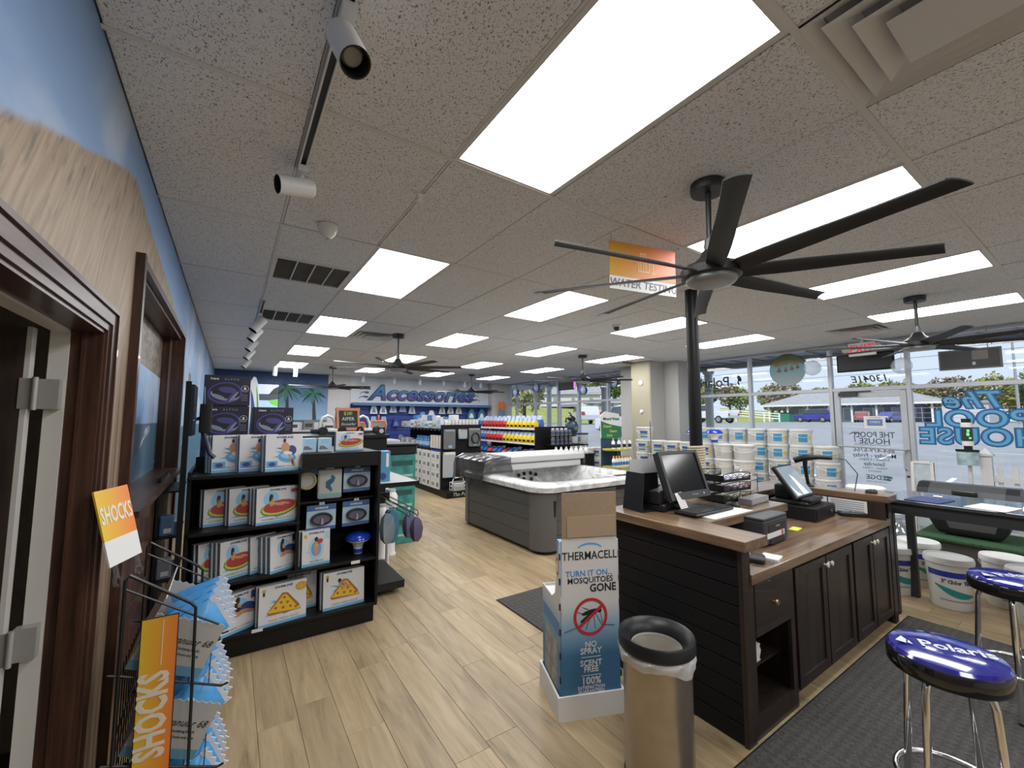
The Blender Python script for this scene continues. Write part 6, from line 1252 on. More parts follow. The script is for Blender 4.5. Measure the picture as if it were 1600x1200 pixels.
def packs(n, y0, y1, z, x, hs, lab, group, ms, w=.1):
    for k in range(n):
        y = y0+(y1-y0)*k/max(1, n-1); h = rnd.uniform(*hs)
        t = thing('product_pack', f'{ORD[k]} pack from the near end {lab}', 'pack', (x, y, z), rnd.uniform(-8, 8), group); dy = (y1-y0)/max(1, n-1)*.44
        B().rbox(-.05, -dy, 0, .06, dy, h, .008, seg=1).obj('pack', ms[k % len(ms)], t); B().box(-.0515, -dy*.7, h*.25, -.0495, dy*.7, h*.6).obj('label', packm[(k+1) % 4] if k % 2 else SPINE, t)
packs(12, 8.2, 10.9, 1.4705, 4.45, (.12, .2), 'on the top shelf of the accessory rack', 'packs on the accessory rack top shelf', packm)
packs(7, 9.9, 11.1, 1.0205, 4.45, (.12, .22), 'at the far end of the accessory rack middle shelf', 'packs on the accessory rack middle shelf', [packm[3], packm[2]])
packs(8, 8.3, 10.6, 1.4705, 4.7, (.24, .33), 'standing behind on the accessory rack top', 'taller packs on the accessory rack', [packm[0], P('pack_blue', (.06,.2,.42), .5), packm[0]])
for c in range(3):
    for k in range(4):
        t = thing('white_carton', f'{ORD[k]} white pump carton from the floor, {ORD[c]} stack of the accessory rack', 'carton', (4.30, 8.36+c*.52, .1405+k*.205), 0, 'white pump cartons'); B().box(-.02, -.24, 0, .38, .24, .2).obj('carton', P('carton_cream_white', (.64,.63,.6), .55), t, None, .003)
        B().box(-.0215, -.2, .05, -.02, -.10, .14).obj('photo_print', P('carton_photo', (.13,.13,.14), .5), t); B().box(-.0212, .02, .06, -.02, .17, .13).obj('text_print', GREYINK, t)
t = thing('white_carton', 'white carton with blue side lying on top of the nearest pump cartons', 'carton', (4.30, 8.38, .9615)); B().box(0, -.24, 0, .30, .2, .032).obj('carton', BLUE, t)
# end: hanging clear bags
CBAG = P('clear_dark_bag', (.16,.165,.17), .18, bump=.8, bscale=12); CBAGL = P('clear_light_bag', (.42,.43,.44), .2, bump=.8, bscale=12)
for k, (x, z, w, h, m_, nm) in enumerate(((4.47, 1.02, .28, .44, CBAG, 'tall dark clear bag at the upper left'), (4.80, 1.24, .22, .22, CBAGL, 'small pale clear bag in the upper middle'), (5.10, 1.06, .30, .42, CBAG, 'round coiled hose bag at the upper right'), (4.47, .40, .30, .56, CBAGL, 'large pale clear bag at the lower left'), (4.85, .45, .26, .4, CBAG, 'dark clear bag at the lower middle'))):
    t = thing('hanging_bag', f'{nm} of the accessory rack end', 'bag', (x, 8.02, z), 0, 'clear bags on the rack end'); B().rbox(-w/2, -.045, 0, w/2, .03, h, .03).obj('bag', m_, t); B().box(-w*.4, -.05, h*.9, w*.4, -.044, h).obj('header_card', WHITEP if k in (3,) else packm[3], t)
    if k == 2: B().tube([(.1*math.cos(a*.5), -.055-.001*a, .2+.12*math.sin(a*.5)) for a in range(26)], .014, 6).obj('hose_coil', BLACKP, t)
    B().box(-.04, -.0465, .03, .05, -.0455, .09).obj('label', packm[1], t)
t = thing('bottle_caddy', 'white wire caddy with handle on the base of the accessory rack', 'caddy', (4.62, 7.86, .1405), 10); wm = P('white_wire', (.62,.62,.62), .4); b = B()
for z in (.01, .09, .17): b.tube([(-.16,-.09,z),(.16,-.09,z),(.16,.09,z),(-.16,.09,z)], .007, 5, 0, True)
for k in range(6): x = -.16+k*.064; b.tube([(x,-.09,.01),(x,-.09,.17)], .006, 5).tube([(x,.09,.01),(x,.09,.17)], .006, 5)
b.obj('basket', wm, t); B().tube([(-.16,0,.17),(-.12,0,.27),(.12,0,.27),(.16,0,.17)], .013, 6).obj('handle', wm, t); B().rbox(-.14,-.07,.012,.14,.07,.15,.02).obj('contents', P('caddy_white',(.5,.5,.5),.5), t)
# row of white tubs on the end top
for k in range(11):
    t = thing('white_tub', f'{ORD[k]} white tub from the left along the top of the rack end', 'tub', (4.36+k*.088, 8.16, 1.5605), 0, 'white tubs on the rack end'); B().lathe([(.036, 0), (.039, .01), (.039, .10)], 14).obj('tub', WHITE, t); B().cyl(0, 0, .10, .125, .041, 14).obj('lid', P('lid_white',(.66,.66,.65),.4), t)
# ================================================================== CHEMICAL SHELF
G2 = gondola('chemical_shelf', 'black shelf rack of red, yellow and blue chemical bags in the middle of the shop', 6.10, 7.14, 7.0, 9.75, 1.5, (.14, .80, 1.14, 1.48), .52)
B().box(6.08, 6.96, 0, 7.16, 7.0, 1.52).obj('end_board', BLACK, G2); B().box(6.3, 6.55, 1.10, 7.16, 6.96, 1.13).box(6.12, 6.55, 0, 7.16, 6.96, .12).obj('end_shelf', BLACK, G2)
for z in (.80, 1.14, 1.48): B().box(6.09, 7.02, z-.035, 6.098, 9.73, z+.005).obj('shelf_edge', WHITEP, G2)
bagR, bagY, bagB = P('bag_red', (.58,.045,.03), .35), P('bag_yellow', (.80,.58,.02), .35), P('bag_blue_chem', (.05,.16,.48), .3)
def chem_bag():
    b = B(); vs = []
    for z, w, d in ((0, .07, .05), (.05, .078, .058), (.13, .076, .05), (.17, .07, .03)): vs += [(-d, -w, z), (d, -w, z), (d, w, z), (-d, w, z)]
    return b.add(vs, [(4*q+r, 4*q+(r+1) % 4, 4*q+4+(r+1) % 4, 4*q+4+r) for q in range(3) for r in range(4)]+[(3,2,1,0),(12,13,14,15)], 0, True)
cR, cY, cB = chem_bag().mesh('pouch', bagR), chem_bag().mesh('pouch', bagY), chem_bag().mesh('pouch', bagB)
tp = B().add([(-.028,-.07,.17),(.028,-.07,.17),(.028,.07,.17),(-.028,.07,.17),(-.006,-.078,.245),(.012,-.07,.235),(.012,.074,.25),(-.006,.07,.24)], [(0,1,5,4),(1,2,6,5),(2,3,7,6),(3,0,4,7),(4,5,6,7)], 0, True).mesh('crimped_top', P('bag_top_white_blue', (.45,.55,.72), .35))
lb = B().box(-.0605, -.055, .03, -.0575, .055, .075).mesh('label', INK)
for tier, z in (('upper', 1.4805), ('lower', 1.1405)):
    for k in range(16):
        col = ('yellow', cY) if k < (7 if tier == 'upper' else 8) else ('red', cR) if k < (14 if tier == 'upper' else 13) else ('blue', cB)
        t = thing('chemical_bag', f'{ORD[k]} chemical bag from the near end of the {tier} tier, {col[0]}', 'bag', (6.17, 7.12+k*.17, z), random.uniform(-7, 7), f'{tier} tier of chemical bags'); link('pouch', col[1], t); link('crimped_top', tp, t); link('label', lb, t)
    for k in range(12):
        t = thing('chemical_bag', f'{ORD[k]} blue bag from the near end of the rear row, {tier} tier', 'bag', (6.35, 7.16+k*.215, z), random.uniform(-12, 12), f'rear row of blue bags, {tier} tier'); t.scale = (1, 1.1, 1.18); link('pouch', cB, t); link('crimped_top', tp, t)
for k in range(11):
    t = thing('flat_bag', f'{ORD[k]} blue and white bag from the near end, lying on the lowest tier', 'bag', (6.13, 7.15+k*.235, .83), 0, 'bags lying on the lowest tier'); t.rotation_euler = (0, math.radians(38+8*(k % 3)), math.radians(-8+7*(k % 3)))
    link('pouch', (cB, cB, cR)[k % 3], t); link('crimped_top', tp, t)
# bottles on the shelf end and white conical bottles in front
for r in range(2):
    for k in range(5):
        t = thing('clear_jar', f'{ORD[k]} dark-labelled jar from the left, {"upper" if r else "lower"} row of the chemical shelf end', 'jar', (6.38+k*.125, 6.72, 1.1305+r*.19), 0, 'jars on the chemical shelf end'); B().lathe([(.045, 0), (.048, .01), (.048, .12), (.03, .14)], 14).obj('jar', P('jar_grey', (.2,.21,.25), .2), t); B().cyl(0, 0, .14, .17, .034, 12).obj('lid', WHITE, t); B().lathe([(.0485, .03), (.0485, .09)], 14, cap=False).obj('label', P('jar_label', (.06,.07,.12), .5), t)
B().box(6.3, 6.62, 1.305, 7.0, 6.82, 1.319).obj('end_riser', BLACK, G2)
q_ = thing('low_table', 'low black ledge in front of the chemical shelf holding white conical bottles', 'ledge', (0, 0, 0)); B().box(5.95, 6.05, 0, 6.98, 6.45, .93).obj('body', BLACK, q_, None, .004); B().box(5.93, 6.03, .93, 7.0, 6.47, .955).obj('top', BLACK, q_)
for k in range(7):
    t = thing('conical_bottle', f'{ORD[k]} white conical bottle from the left behind the hot tub', 'bottle', (6.03+k*.14, 6.2, .9555), 0, 'white conical bottles'); B().lathe([(.062, 0), (.065, .02), (.06, .05), (.028, .12), (.02, .125)], 16).obj('bottle', WHITE, t); B().lathe([(.022, .125), (.02, .155), (.01, .16)], 12).obj('cap', WHITE, t)
t = thing('sand_filter', 'dark blue round sand filter tank with black valve on top', 'filter tank', (6.98, 6.76, 1.3195)); DB2 = P('tank_blue_black', (.025,.05,.075), .35)
B().lathe([(.09, 0), (.10, .01), (.10, .04), (.13, .08), (.155, .17), (.15, .25), (.11, .32), (.06, .35)], 28).obj('tank', DB2, t); B().lathe([(.07, .35), (.09, .36), (.09, .40), (.06, .43), (.03, .45)], 20).obj('valve', BLACKP, t); B().tube([(-.05,0,.40),(-.17,0,.39),(-.19,0,.30)], .022, 8).obj('pipe', BLACKP, t); B().tube([(0,0,.44),(-.03,0,.50),(-.09,0,.53)], .013, 8).obj('lever', BLACKP, t); B().rbox(-.06,-.16,.12,.06,-.14,.2,.01).obj('label', P('tank_label',(.1,.14,.18),.4), t)
# ================================================================== FAR WALL
slw = thing('slat_wall', 'royal blue slat wall full of hanging accessories on the far wall', 'slat wall', (0, 0, 0)); SLB = P('slat_blue', (.018,.045,.22), .45)
B().box(3.28, YF-.03, .1, 7.9, YF-.002, 2.13).obj('backing', P('slat_groove',(.008,.02,.1),.6), slw)
for k in range(13): B().box(3.28, YF-.05, .12+k*.154, 7.9, YF-.03, .26+k*.154).obj('slat', SLB, slw)
B().box(3.28, YF-.30, 2.12, 7.9, YF-.002, 2.15).obj('top_shelf', P('shelf_steel_blue',(.12,.2,.32),.4), slw); B().box(3.28, YF-.31, 2.08, 7.9, YF-.29, 2.16).obj('shelf_fascia', P('fascia_blue',(.06,.13,.28),.4), slw)
TR = [(-.11, 0), (.11, 0), (.06, .26), (-.06, .26)]; PADD = [(-.13, 0), (.13, 0), (.15, .12), (.10, .24), (.05, .36), (-.05, .36), (-.10, .24), (-.15, .12)]
wk = [(3.92, 1.84, TR, packm[0], 'white brush head, first from the left in the upper row'), (4.2, 1.84, TR, packm[0], 'white brush head, second from the left in the upper row'), (4.5, 1.88, TR, P('pk_lgrey',(.4,.42,.45),.5), 'grey white fitting pack right of the white brush heads'), (4.8, 1.9, TR, P('pk_slate',(.2,.24,.3),.5), 'slate coloured pack in the upper row'), (5.1, 1.85, TR, P('pk_lgrey',(.4,.42,.45),.5), 'pale grey pack in the middle of the upper row'), (5.45, 1.55, PADD, P('pk_blue',(.12,.26,.5),.5), 'blue blister pack hanging low in the middle'), (5.75, 1.6, PADD, packm[0], 'tall white blister pack beside the blue one'), (6.12, 1.85, TR, P('pk_cream',(.5,.47,.33),.6), 'cream net bag, left of the pair'), (6.42, 1.86, TR, P('pk_cream',(.5,.47,.33),.6), 'cream net bag, second of the left pair'), (6.72, 1.86, TR, P('pk_cream',(.5,.47,.33),.6), 'cream net bag under the end of the lettering'), (7.2, 1.68, PADD, P('pk_tealwhite',(.03,.16,.24),.5), 'teal and white paddle, left of two'), (7.6, 1.68, PADD, P('pk_tealwhite',(.03,.16,.24),.5), 'teal and white paddle, right of two'), (3.92, 1.50, TR, packm[1], 'blue and white brush pack, left in the lower row'), (4.22, 1.50, TR, packm[1], 'blue and white brush pack, right in the lower row'), (4.6, 1.45, TR, P('pk_navy',(.02,.05,.2),.5), 'navy net bag in the lower row'), (6.2, 1.5, TR, P('pk_cream2',(.45,.42,.3),.6), 'cream net bag in the lower row')]
for x, z, shp, m_, lab in wk:
    t = thing('hanging_accessory', lab+' of the blue slat wall', 'pool accessory', (x, YF-.13, z), 0, 'accessories on the blue slat wall'); B().prism(shp, -.03, .03).obj('body', m_, t); B().tube([(0, .075, .27), (0, -.04, .27)], .006, 5).obj('hook', STEEL, t); B().prism([(a*.55, .04+c*.45) for a, c in shp], -.033, -.0301).obj('label', WHITEP if shp is PADD else P('pk_bluelabel',(.1,.2,.4),.5), t)
# wall lettering
ac = thing('wall_lettering', 'large blue script lettering reading Accessories on the far wall', 'sign', (5.55, YF-.025, 2.46))
def letter_grad():
    m = bpy.data.materials.new('lettering_blue_purple'); m.use_nodes = True; n, l = nt(m); b = n['Principled BSDF']; b.inputs['Roughness'].default_value = .4
    tc_ = n.new('ShaderNodeTexCoord'); s = n.new('ShaderNodeSeparateXYZ'); l.new(tc_.outputs['Generated'], s.inputs[0]); r = n.new('ShaderNodeValToRGB'); e = r.color_ramp.elements; e[0].color = (.06,.05,.22,1); e[0].position = .15; e[1].color = (.03,.28,.45,1); e[1].position = .8; k_ = e.new(.45); k_.color = (.04,.12,.42,1); l.new(s.outputs[1], r.inputs[0]); l.new(r.outputs[0], b.inputs['Base Color']); return m
LG_ = letter_grad(); OUTL = P('lettering_outline', (.02,.03,.09), .4)
text('Accessories', .62, OUTL, ac, T(0, -.012, 0) @ F_NY, name='outline', bold=.05, shear=.35, ext=.01, sx=1.12, spacing=1.04, res=4); text('Accessories', .62, LG_, ac, T(0, -.03, 0) @ F_NY, bold=.016, shear=.35, ext=.012, sx=1.12, spacing=1.04, res=4)
for s in (-1, 1):
    for k in range(3):
        x0, z0 = s*(1.83+.03*k), .08-.13*k
        B().tube([(x0+s*.16*math.cos(q*.55)*(1-q*.07), -.02, z0+.07*math.sin(q*.55)*(1-q*.07)+.01*q) for q in range(11)], [.004+.011*math.sin(PI*q/10) for q in range(11)], 6, 0, False, Matrix.Diagonal((1,.4,1,1))).obj('flourish', OUTL if k != 1 else LG_, ac)
# palm mural board with sea view
mu = thing('palm_mural', 'painted board of two palm trees against a blue sky on the far wall', 'painting', (0, YF-.03, 0))
def msky():
    m = bpy.data.materials.new('mural_sky'); m.use_nodes = True; n, l = nt(m); b = n['Principled BSDF']; tc_ = n.new('ShaderNodeTexCoord'); s = n.new('ShaderNodeSeparateXYZ'); l.new(tc_.outputs['Generated'], s.inputs[0]); nz = n.new('ShaderNodeTexNoise'); nz.inputs['Scale'].default_value = 4; l.new(tc_.outputs['Object'], nz.inputs['Vector'])
    r = n.new('ShaderNodeValToRGB'); e = r.color_ramp.elements; e[0].color = (.30,.44,.60,1); e[1].color = (.025,.06,.17,1); e[1].position = .9; k_ = e.new(.5); k_.color = (.14,.26,.46,1); f = math_node(n, l, 'ADD', s.outputs[2], math_node(n, l, 'MULTIPLY', math_node(n, l, 'SUBTRACT', nz.outputs['Fac'], .5), .25)); l.new(f, r.inputs[0]); l.new(r.outputs[0], b.inputs['Base Color']); return m
B().box(0.02, 0, 1.64, 2.66, .028, 2.93).obj('board', msky(), mu); B().box(.02, -.004, 1.62, 2.66, 0, 1.66).obj('lower_edge', P('mural_teal_edge',(.05,.2,.22),.5), mu)
FRN = P('frond_green', (.06,.22,.17), .6); FRD = P('frond_dark', (.02,.07,.07), .6); TRK = P('palm_trunk_paint', (.05,.04,.035), .6)
for px_, pz, sc, tz0 in ((1.62, 2.50, 1.0, 1.66), (2.28, 2.40, .9, 1.66)):
    B().prism([(px_-.02, pz), (px_+.03, pz), (px_+.10, tz0), (px_-.0, tz0)], -.003, -.001).obj('palm_trunk', TRK, mu)
    for k, a in enumerate((8, 40, 75, 110, 145, 172, 200, 235, 265, 300, 335)):
        L = (.40 if a < 180 else .34)*sc; pts_o = []; n = 8
        ca, sa = math.cos(math.radians(a)), math.sin(math.radians(a))
        cl2 = [(px_+ca*L*u, pz+sa*L*u*.9-.22*sc*u*u*(1 if sa > -.5 else .3)) for u in [i/n for i in range(n+1)]]
        up = [(x, z+.05*sc*math.sin(PI*i/n)) for i, (x, z) in enumerate(cl2)]; dn = [(x, z-.05*sc*math.sin(PI*i/n)) for i, (x, z) in enumerate(cl2)]
        if abs(ca) < .5: up = [(x+.05*sc*math.sin(PI*i/n), z) for i, (x, z) in enumerate(cl2)]; dn = [(x-.05*sc*math.sin(PI*i/n), z) for i, (x, z) in enumerate(cl2)]
        vs = []
        for (x, z), (x2, z2) in zip(up, dn): vs += [(x, -.0035-.0004*k, z), (x2, -.0035-.0004*k, z2)]
        B().add(vs, [(2*i, 2*i+2, 2*i+3, 2*i+1) for i in range(n)]).obj('palm_frond', FRN if k % 3 else FRD, mu)
tv = thing('television', 'television showing a lake with trees, in front of the palm mural', 'television', (1.16, 11.6, 1.95)); B().box(-.24, 0, 0, .24, .05, .62).obj('housing', BLACKP, tv); TVS = lambda c, s=.9: P('tv_%d' % int(c[0]*1000+c[1]*97), c, .3, emit=c, estr=s)
B().box(-.225, -.003, .36, .225, 0, .605).obj('screen_sky', TVS((.45,.5,.85)), tv); B().box(-.225, -.003, .012, .225, 0, .20).obj('screen_lake', TVS((.3,.42,.7)), tv); B().box(-.225, -.003, .20, .225, 0, .36).obj('screen_shore', TVS((.04,.05,.06)), tv); B().prism([(.225,.36),(.0,.33),(.06,.42),(.12,.50),(.225,.56)], -.004, -.003).obj('screen_trees', TVS((.02,.03,.025)), tv); B().prism([(.225,.05),(.08,.1),(.0,.20),(.225,.24)], -.004, -.003).obj('screen_grass', TVS((.12,.4,.06)), tv)
B().box(-.03, 0, -.55, .03, .04, 0).box(-.2, -.12, -.57, .2, .16, -.55).obj('stand', BLACKP, tv)
ct = thing('rear_counter', 'low grey and black counter along the far wall below the palm mural', 'counter', (0, 0, 0)); B().box(.3, 11.5, 0, 3.1, 12.1, 1.36).obj('body', P('counter_black',(.03,.03,.032),.5), ct, None, .005); B().box(.28, 11.48, 1.36, 3.12, 12.12, 1.40).obj('top', LGREY, ct)
for k, (x, w, h, m_, nm) in enumerate(((1.75, .3, .2, LGREY, 'pale grey'), (2.12, .26, .24, MGREY, 'mid grey'), (2.62, .3, .16, packm[2], 'cream'), (2.9, .2, .26, WHITEP, 'white'))):
    t = thing('equipment_box', f'{nm} box standing on the rear counter', 'box', (x, 11.6, 1.4005), 0, 'boxes on the rear counter'); B().rbox(-w/2, 0, 0, w/2, .25, h, .01).obj('case', m_, t); B().box(-w*.35, -.002, h*.3, w*.35, 0, h*.7).obj('front_panel', DGREY, t)
t = thing('inflatable_board', 'green, white and blue upright board in front of the palm mural', 'board', (.82, 11.2, 0)); sh = [(-.02,0),(.12,0),(.16,.8),(.17,1.6),(.13,2.2),(.09,2.55),(.05,2.68),(.0,2.70),(-.05,2.6),(-.09,2.3),(-.09,1.4)]
B().prism(sh, 0, .06).obj('board', WHITE, t); B().prism([(.08,.1),(.13,1.0),(.15,1.7),(.10,2.3),(.06,2.5),(.08,2.2),(.11,1.7),(.06,1.0)], -.004, 0).obj('green_stripe', P('stripe_green',(.08,.4,.07),.4), t); B().prism([(-.05,1.3),(.0,1.3),(.06,1.9),(.0,2.25),(-.05,2.4),(-.02,1.9)], -.004, 0).obj('blue_stripe', P('stripe_blue',(.03,.1,.35),.4), t)
t = thing('pole_bundle', 'bundle of orange-tipped telescopic poles leaning at the far right pier', 'pole', (8.25, 11.8, 0))
for k in range(5): B().cyl(-.12+k*.06, 0, 0, 2.0+.06*(k % 2), .02, 10).obj('pole', P('pole_teal',(.1,.25,.32),.35), t); B().cyl(-.12+k*.06, 0, 2.0+.06*(k % 2), 2.25+.06*(k % 2), .025, 10).obj('tip', ORANGE, t)
# ================================================================== GREEN SPA WATER DISPLAY
gd = thing('spa_display', 'green and white printed display with yellow shelves beside the hot tub', 'display stand', (6.16, 4.92, 0)); GP = P('print_dark_green', (.02,.16,.08), .5); YS = P('yellow_shelf', (.5,.45,.05), .5)
B().box(.0, .12, .1, .52, .14, 1.36).obj('back', P('display_navy',(.02,.05,.12),.5), gd); B().prism([(-.02, 1.34), (.5, 1.30), (.54, 1.62), (.46, 1.80), (.1, 1.84), (-.04, 1.76)], .105, .12).obj('header', WHITEP, gd); B().prism([(-.02, 1.34), (.5, 1.30), (.53, 1.55), (.2, 1.60), (-.03, 1.66)], .10, .105).obj('green_print', GP, gd)
text('Mineral Water', .075, GP, gd, T(.25, .0995, 1.70, 0) @ F_NY, bold=.02, shear=.1); text('Cleaner', .07, P('print_lime',(.45,.6,.05),.5), gd, T(.14, .0985, 1.56) @ F_NY, bold=.02); text('Clearer', .065, P('print_yellow',(.7,.6,.06),.5), gd, T(.3, .0985, 1.47) @ F_NY, bold=.02); text('Softer', .065, P('print_lime',(.45,.6,.05),.5), gd, T(.2, .0985, 1.39) @ F_NY, bold=.02)
for z, n in ((1.12, 4), (.80, 7)):
    B().lathe([(.30, z), (.31, z+.015), (.31, z+.03)], 24, 0, T(.24, -.02, 0), True, 1, .65).obj('shelf', YS, gd)
    for k in range(n):
        x = .02+k*(.44/(n-1)); nm = 'upper' if z > 1 else 'lower'
        t = thing('spa_bottle', f'{ORD[k]} small bottle from the left on the {nm} yellow shelf', 'bottle', (6.16+x, 4.90-.13, z+.0305), 0, f'{nm} shelf of spa bottles'); h = .2; B().lathe([(.03, 0), (.032, .01), (.032, .13), (.014, .16)], 12).obj('bottle', WHITE, t); B().cyl(0, 0, .16, .2, .016, 10).obj('cap', P('cap_orange',(.75,.35,.05),.4) if z < 1 else P('cap_tan',(.5,.35,.2),.5), t); B().lathe([(.0325, .03), (.0325, .09)], 12, cap=False).obj('label', P('spa_label_blue',(.08,.2,.4),.5) if z < 1 else INK, t)
B().cyl(.26, .0, 0, 1.12, .02, 10).obj('post', BLACKP, gd); B().lathe([(.25, 0), (.25, .02), (.03, .03)], 24, 0, T(.26, .0, 0)).obj('foot', BLACKP, gd)
t = thing('sign_pole', 'thin dark pole of an aisle sign beside the stacked pails', 'pole', (6.95, 4.55, 0)); B().cyl(0, 0, .02, 1.65, .012, 8).obj('pole', MGREY, t); B().lathe([(.12, 0), (.12, .012), (.02, .02)], 20).obj('foot', MGREY, t)
# ================================================================== STACKED PAILS
PAILW = P('pail_white', (.66,.655,.63), .45); LIDW = P('pail_lid', (.70,.70,.68), .4); LABB = P('pail_label_blue', (.05,.27,.50), .45); LABT = P('pail_label_navy', (.03,.09,.24), .45); HAZ = P('hazard_yellow', (.75,.52,.03), .5)
def patch(r0, r1, z0, z1, a0, a1, m_, n=8, off=.0012):
    vs = []; 
    for k in range(n+1):
        a = math.radians(a0+(a1-a0)*k/n); f0 = r0+(r1-r0)*0; vs += [((r0+off)*math.cos(a), (r0+off)*math.sin(a), z0), ((r1+off)*math.cos(a), (r1+off)*math.sin(a), z1)]
    return B().add(vs, [(2*k, 2*k+2, 2*k+3, 2*k+1) for k in range(n)], 0, True)
R0, R1, PH = .145, .158, .255
rad = lambda z: R0+(R1-R0)*z/PH
pm_body = B().lathe([(R0-.005, 0), (R0, .006), (rad(.2), .2), (R1, .225)], 28).mesh('body', PAILW)
pm_lid = B().lathe([(R1+.003, .215), (R1+.008, .222), (R1+.008, .25), (R1+.002, PH), (R1-.012, PH), (R1-.016, PH-.006), (.0001, PH-.006)], 28, cap=False).mesh('lid', LIDW)
FA = 208   # labels face the room (about -X, slightly -Y)
pm_lab = patch(rad(.05), rad(.18), .05, .18, FA-24, FA+24, LABB).mesh('label', LABB)
pm_txt = patch(rad(.05), rad(.19), .05, .19, FA-62, FA-30, GREYINK).mesh('text_panel', P('pail_text', (.48,.47,.43), .5))
pm_lab2 = patch(rad(.11), rad(.18), .11, .18, FA-30, FA+26, LABT).mesh('label', LABT)
pm_wave = patch(rad(.05), rad(.08), .05, .08, FA-30, FA+26, TEAL).mesh('label_wave', TEAL)
def diamond(a, z, s, r):
    c = math.radians(a); ux = (-math.sin(c), math.cos(c)); rr_ = r+.003
    pts = [(-s, 0), (0, -s), (s, 0), (0, s)]
    return B().add([(rr_*math.cos(c)+ux[0]*u, rr_*math.sin(c)+ux[1]*u, z+v) for u, v in pts], [(0,1,2,3)])
pm_haz = diamond(FA+40, .12, .034, rad(.12)).mesh('hazard_diamond', HAZ)
pm_hdl = B().tube([((R1+.012)*math.cos(math.radians(a)), (R1+.012)*math.sin(math.radians(a)), .20-.075*math.sin(math.radians((a-FA+80)/160*180))) for a in range(FA-80, FA+81, 16)], .003, 5).mesh('handle', WHITE)
def pail(x, y, z, kind, rz, label, group):
    t = thing('pail', label, 'pail', (x, y, z), rz, group); link('body', pm_body, t); link('lid', pm_lid, t); link('handle', pm_hdl, t)
    if kind == 'blue': link('label', pm_lab, t); link('text_panel', pm_txt, t); link('hazard_diamond', pm_haz, t)
    elif kind == 'navy': link('label', pm_lab2, t); link('label_wave', pm_wave, t); link('hazard_diamond', pm_haz, t)
    elif kind == 'plain': link('text_panel', pm_txt, t)
    return t
rnd = random.Random(21); lvl = ['bottom', 'second', 'third', 'fourth', 'fifth', 'top']
for r in range(6):
    for k in range(7):
        if r == 5 and k == 0: continue
        y = 2.22+k*.342
        kind = 'blue'
        pail(8.24+rnd.uniform(-.01, .01), y, .0+r*.2555, kind, rnd.uniform(-14, 14), f'white pail with sky-blue label, {lvl[r]} level, {ORD[k]} from the door, by the window', 'pails stacked by the window')
for r in range(5):
    for k in range(7):
        y = 3.12+k*.336
        pail(7.50+rnd.uniform(-.01, .01), y, r*.2555, 'plain' if k < 2 else 'navy', rnd.uniform(-12, 12), f'white pail, {"plain sided" if k < 2 else "navy labelled"}, {lvl[r]} level, {ORD[k]} from the door, front stack', 'pails stacked in front of the pillar')
pail(7.50, 5.12, 5*.2555, 'navy', 5, 'single navy labelled pail on top of the front stack by the pillar', 'pails stacked in front of the pillar')
dispenser((7.46, 3.98, 5*.2555), 'blue-capped floating dispenser on the front pail stack, nearer the pillar', 1.35); dispenser((7.46, 3.60, 5*.2555), 'blue-capped floating dispenser on the front pail stack, nearer the door', 1.35)
for r in range(4):
    for k in range(3):
        pail(7.45+k*.34, 6.75, r*.2555+.0, 'navy', rnd.uniform(-10, 10), f'white pail, {lvl[r]} level, {ORD[k]} from the left, behind the green display', 'pails behind the green display')
for r in range(5):
    for k in range(2):
        t = thing('pail', f'blue-lidded white pail, {lvl[r]} level, {["left","right"][k]} column beside the sand filter', 'pail', (7.42+k*.33, 7.25, r*.27), rnd.uniform(-10, 10), 'blue-lidded pails'); link('body', pm_body, t); t.scale = (1, 1, 1.05); B().lathe([(R1+.008, .222), (R1+.008, .25), (R1-.012, PH), (.0001, PH-.004)], 24, cap=False).obj('lid', NAVY, t); patch(rad(.06), rad(.17), .06, .17, FA-35, FA+5, SKYB).obj('label', P('pail_round_label', (.15,.28,.45), .5), t)
# floor pails below the testing table
BP = .148; LAB3 = P('pail_royal', (.02,.03,.30), .4)
def big_pail(x, y, rz, label):
    t = thing('chlorine_bucket', label, 'bucket', (x, y, .0), rz, 'tall buckets under the black table'); H_ = .445
    ra = lambda z: .138+.022*z/H_
    B().lathe([(.132, 0), (.138, .008), (ra(.38), .38), (ra(.40), .395)], 36).obj('body', PAILW, t)
    B().lathe([(.166, .39), (.170, .395), (.170, .43), (.164, .445), (.15, .445), (.145, .436), (.0001, .434)], 36, cap=False).obj('lid', LIDW, t)
    patch(ra(.29), ra(.335), .285, .335, 130, 290, LAB3, 20).obj('royal_band', LAB3, t)
    vs = []; n = 16
    for k in range(n+1): a = math.radians(150+110*k/n); u = k/n; z1 = .215-.075*u; z0 = z1-.05*math.sin(PI*u)-.012; vs += [((ra(z0)+.0015)*math.cos(a), (ra(z0)+.0015)*math.sin(a), z0), ((ra(z1)+.0015)*math.cos(a), (ra(z1)+.0015)*math.sin(a), z1)]
    B().add(vs, [(2*k, 2*k+2, 2*k+3, 2*k+1) for k in range(n)], 0, True).obj('teal_swoosh', P('swoosh_teal', (.02,.22,.22), .5), t)
    patch(ra(.05), ra(.11), .075, .09, 160, 270, GREYINK, 14).obj('small_print', P('small_print', (.3,.32,.4), .5), t)
    # curved lettering
    s = '3" Chlor Tabs'
    for q, ch in enumerate(s):
        if ch == ' ': continue
        a = math.radians(172+q*6.4); rr_ = ra(.245)+.002
        text(ch, .046, INK, t, Matrix.Translation((rr_*math.cos(a), rr_*math.sin(a), .247)) @ Matrix.Rotation(a+PI/2, 4, 'Z') @ Matrix.Rotation(PI/2, 4, 'X'), bold=.02)
    B().tube([((.173)*math.cos(math.radians(a)), (.173)*math.sin(math.radians(a)), .37-.13*math.sin(math.radians((a-300)/140*180))) for a in range(300, 441, 14)], .004, 6).obj('handle', WHITE, t)
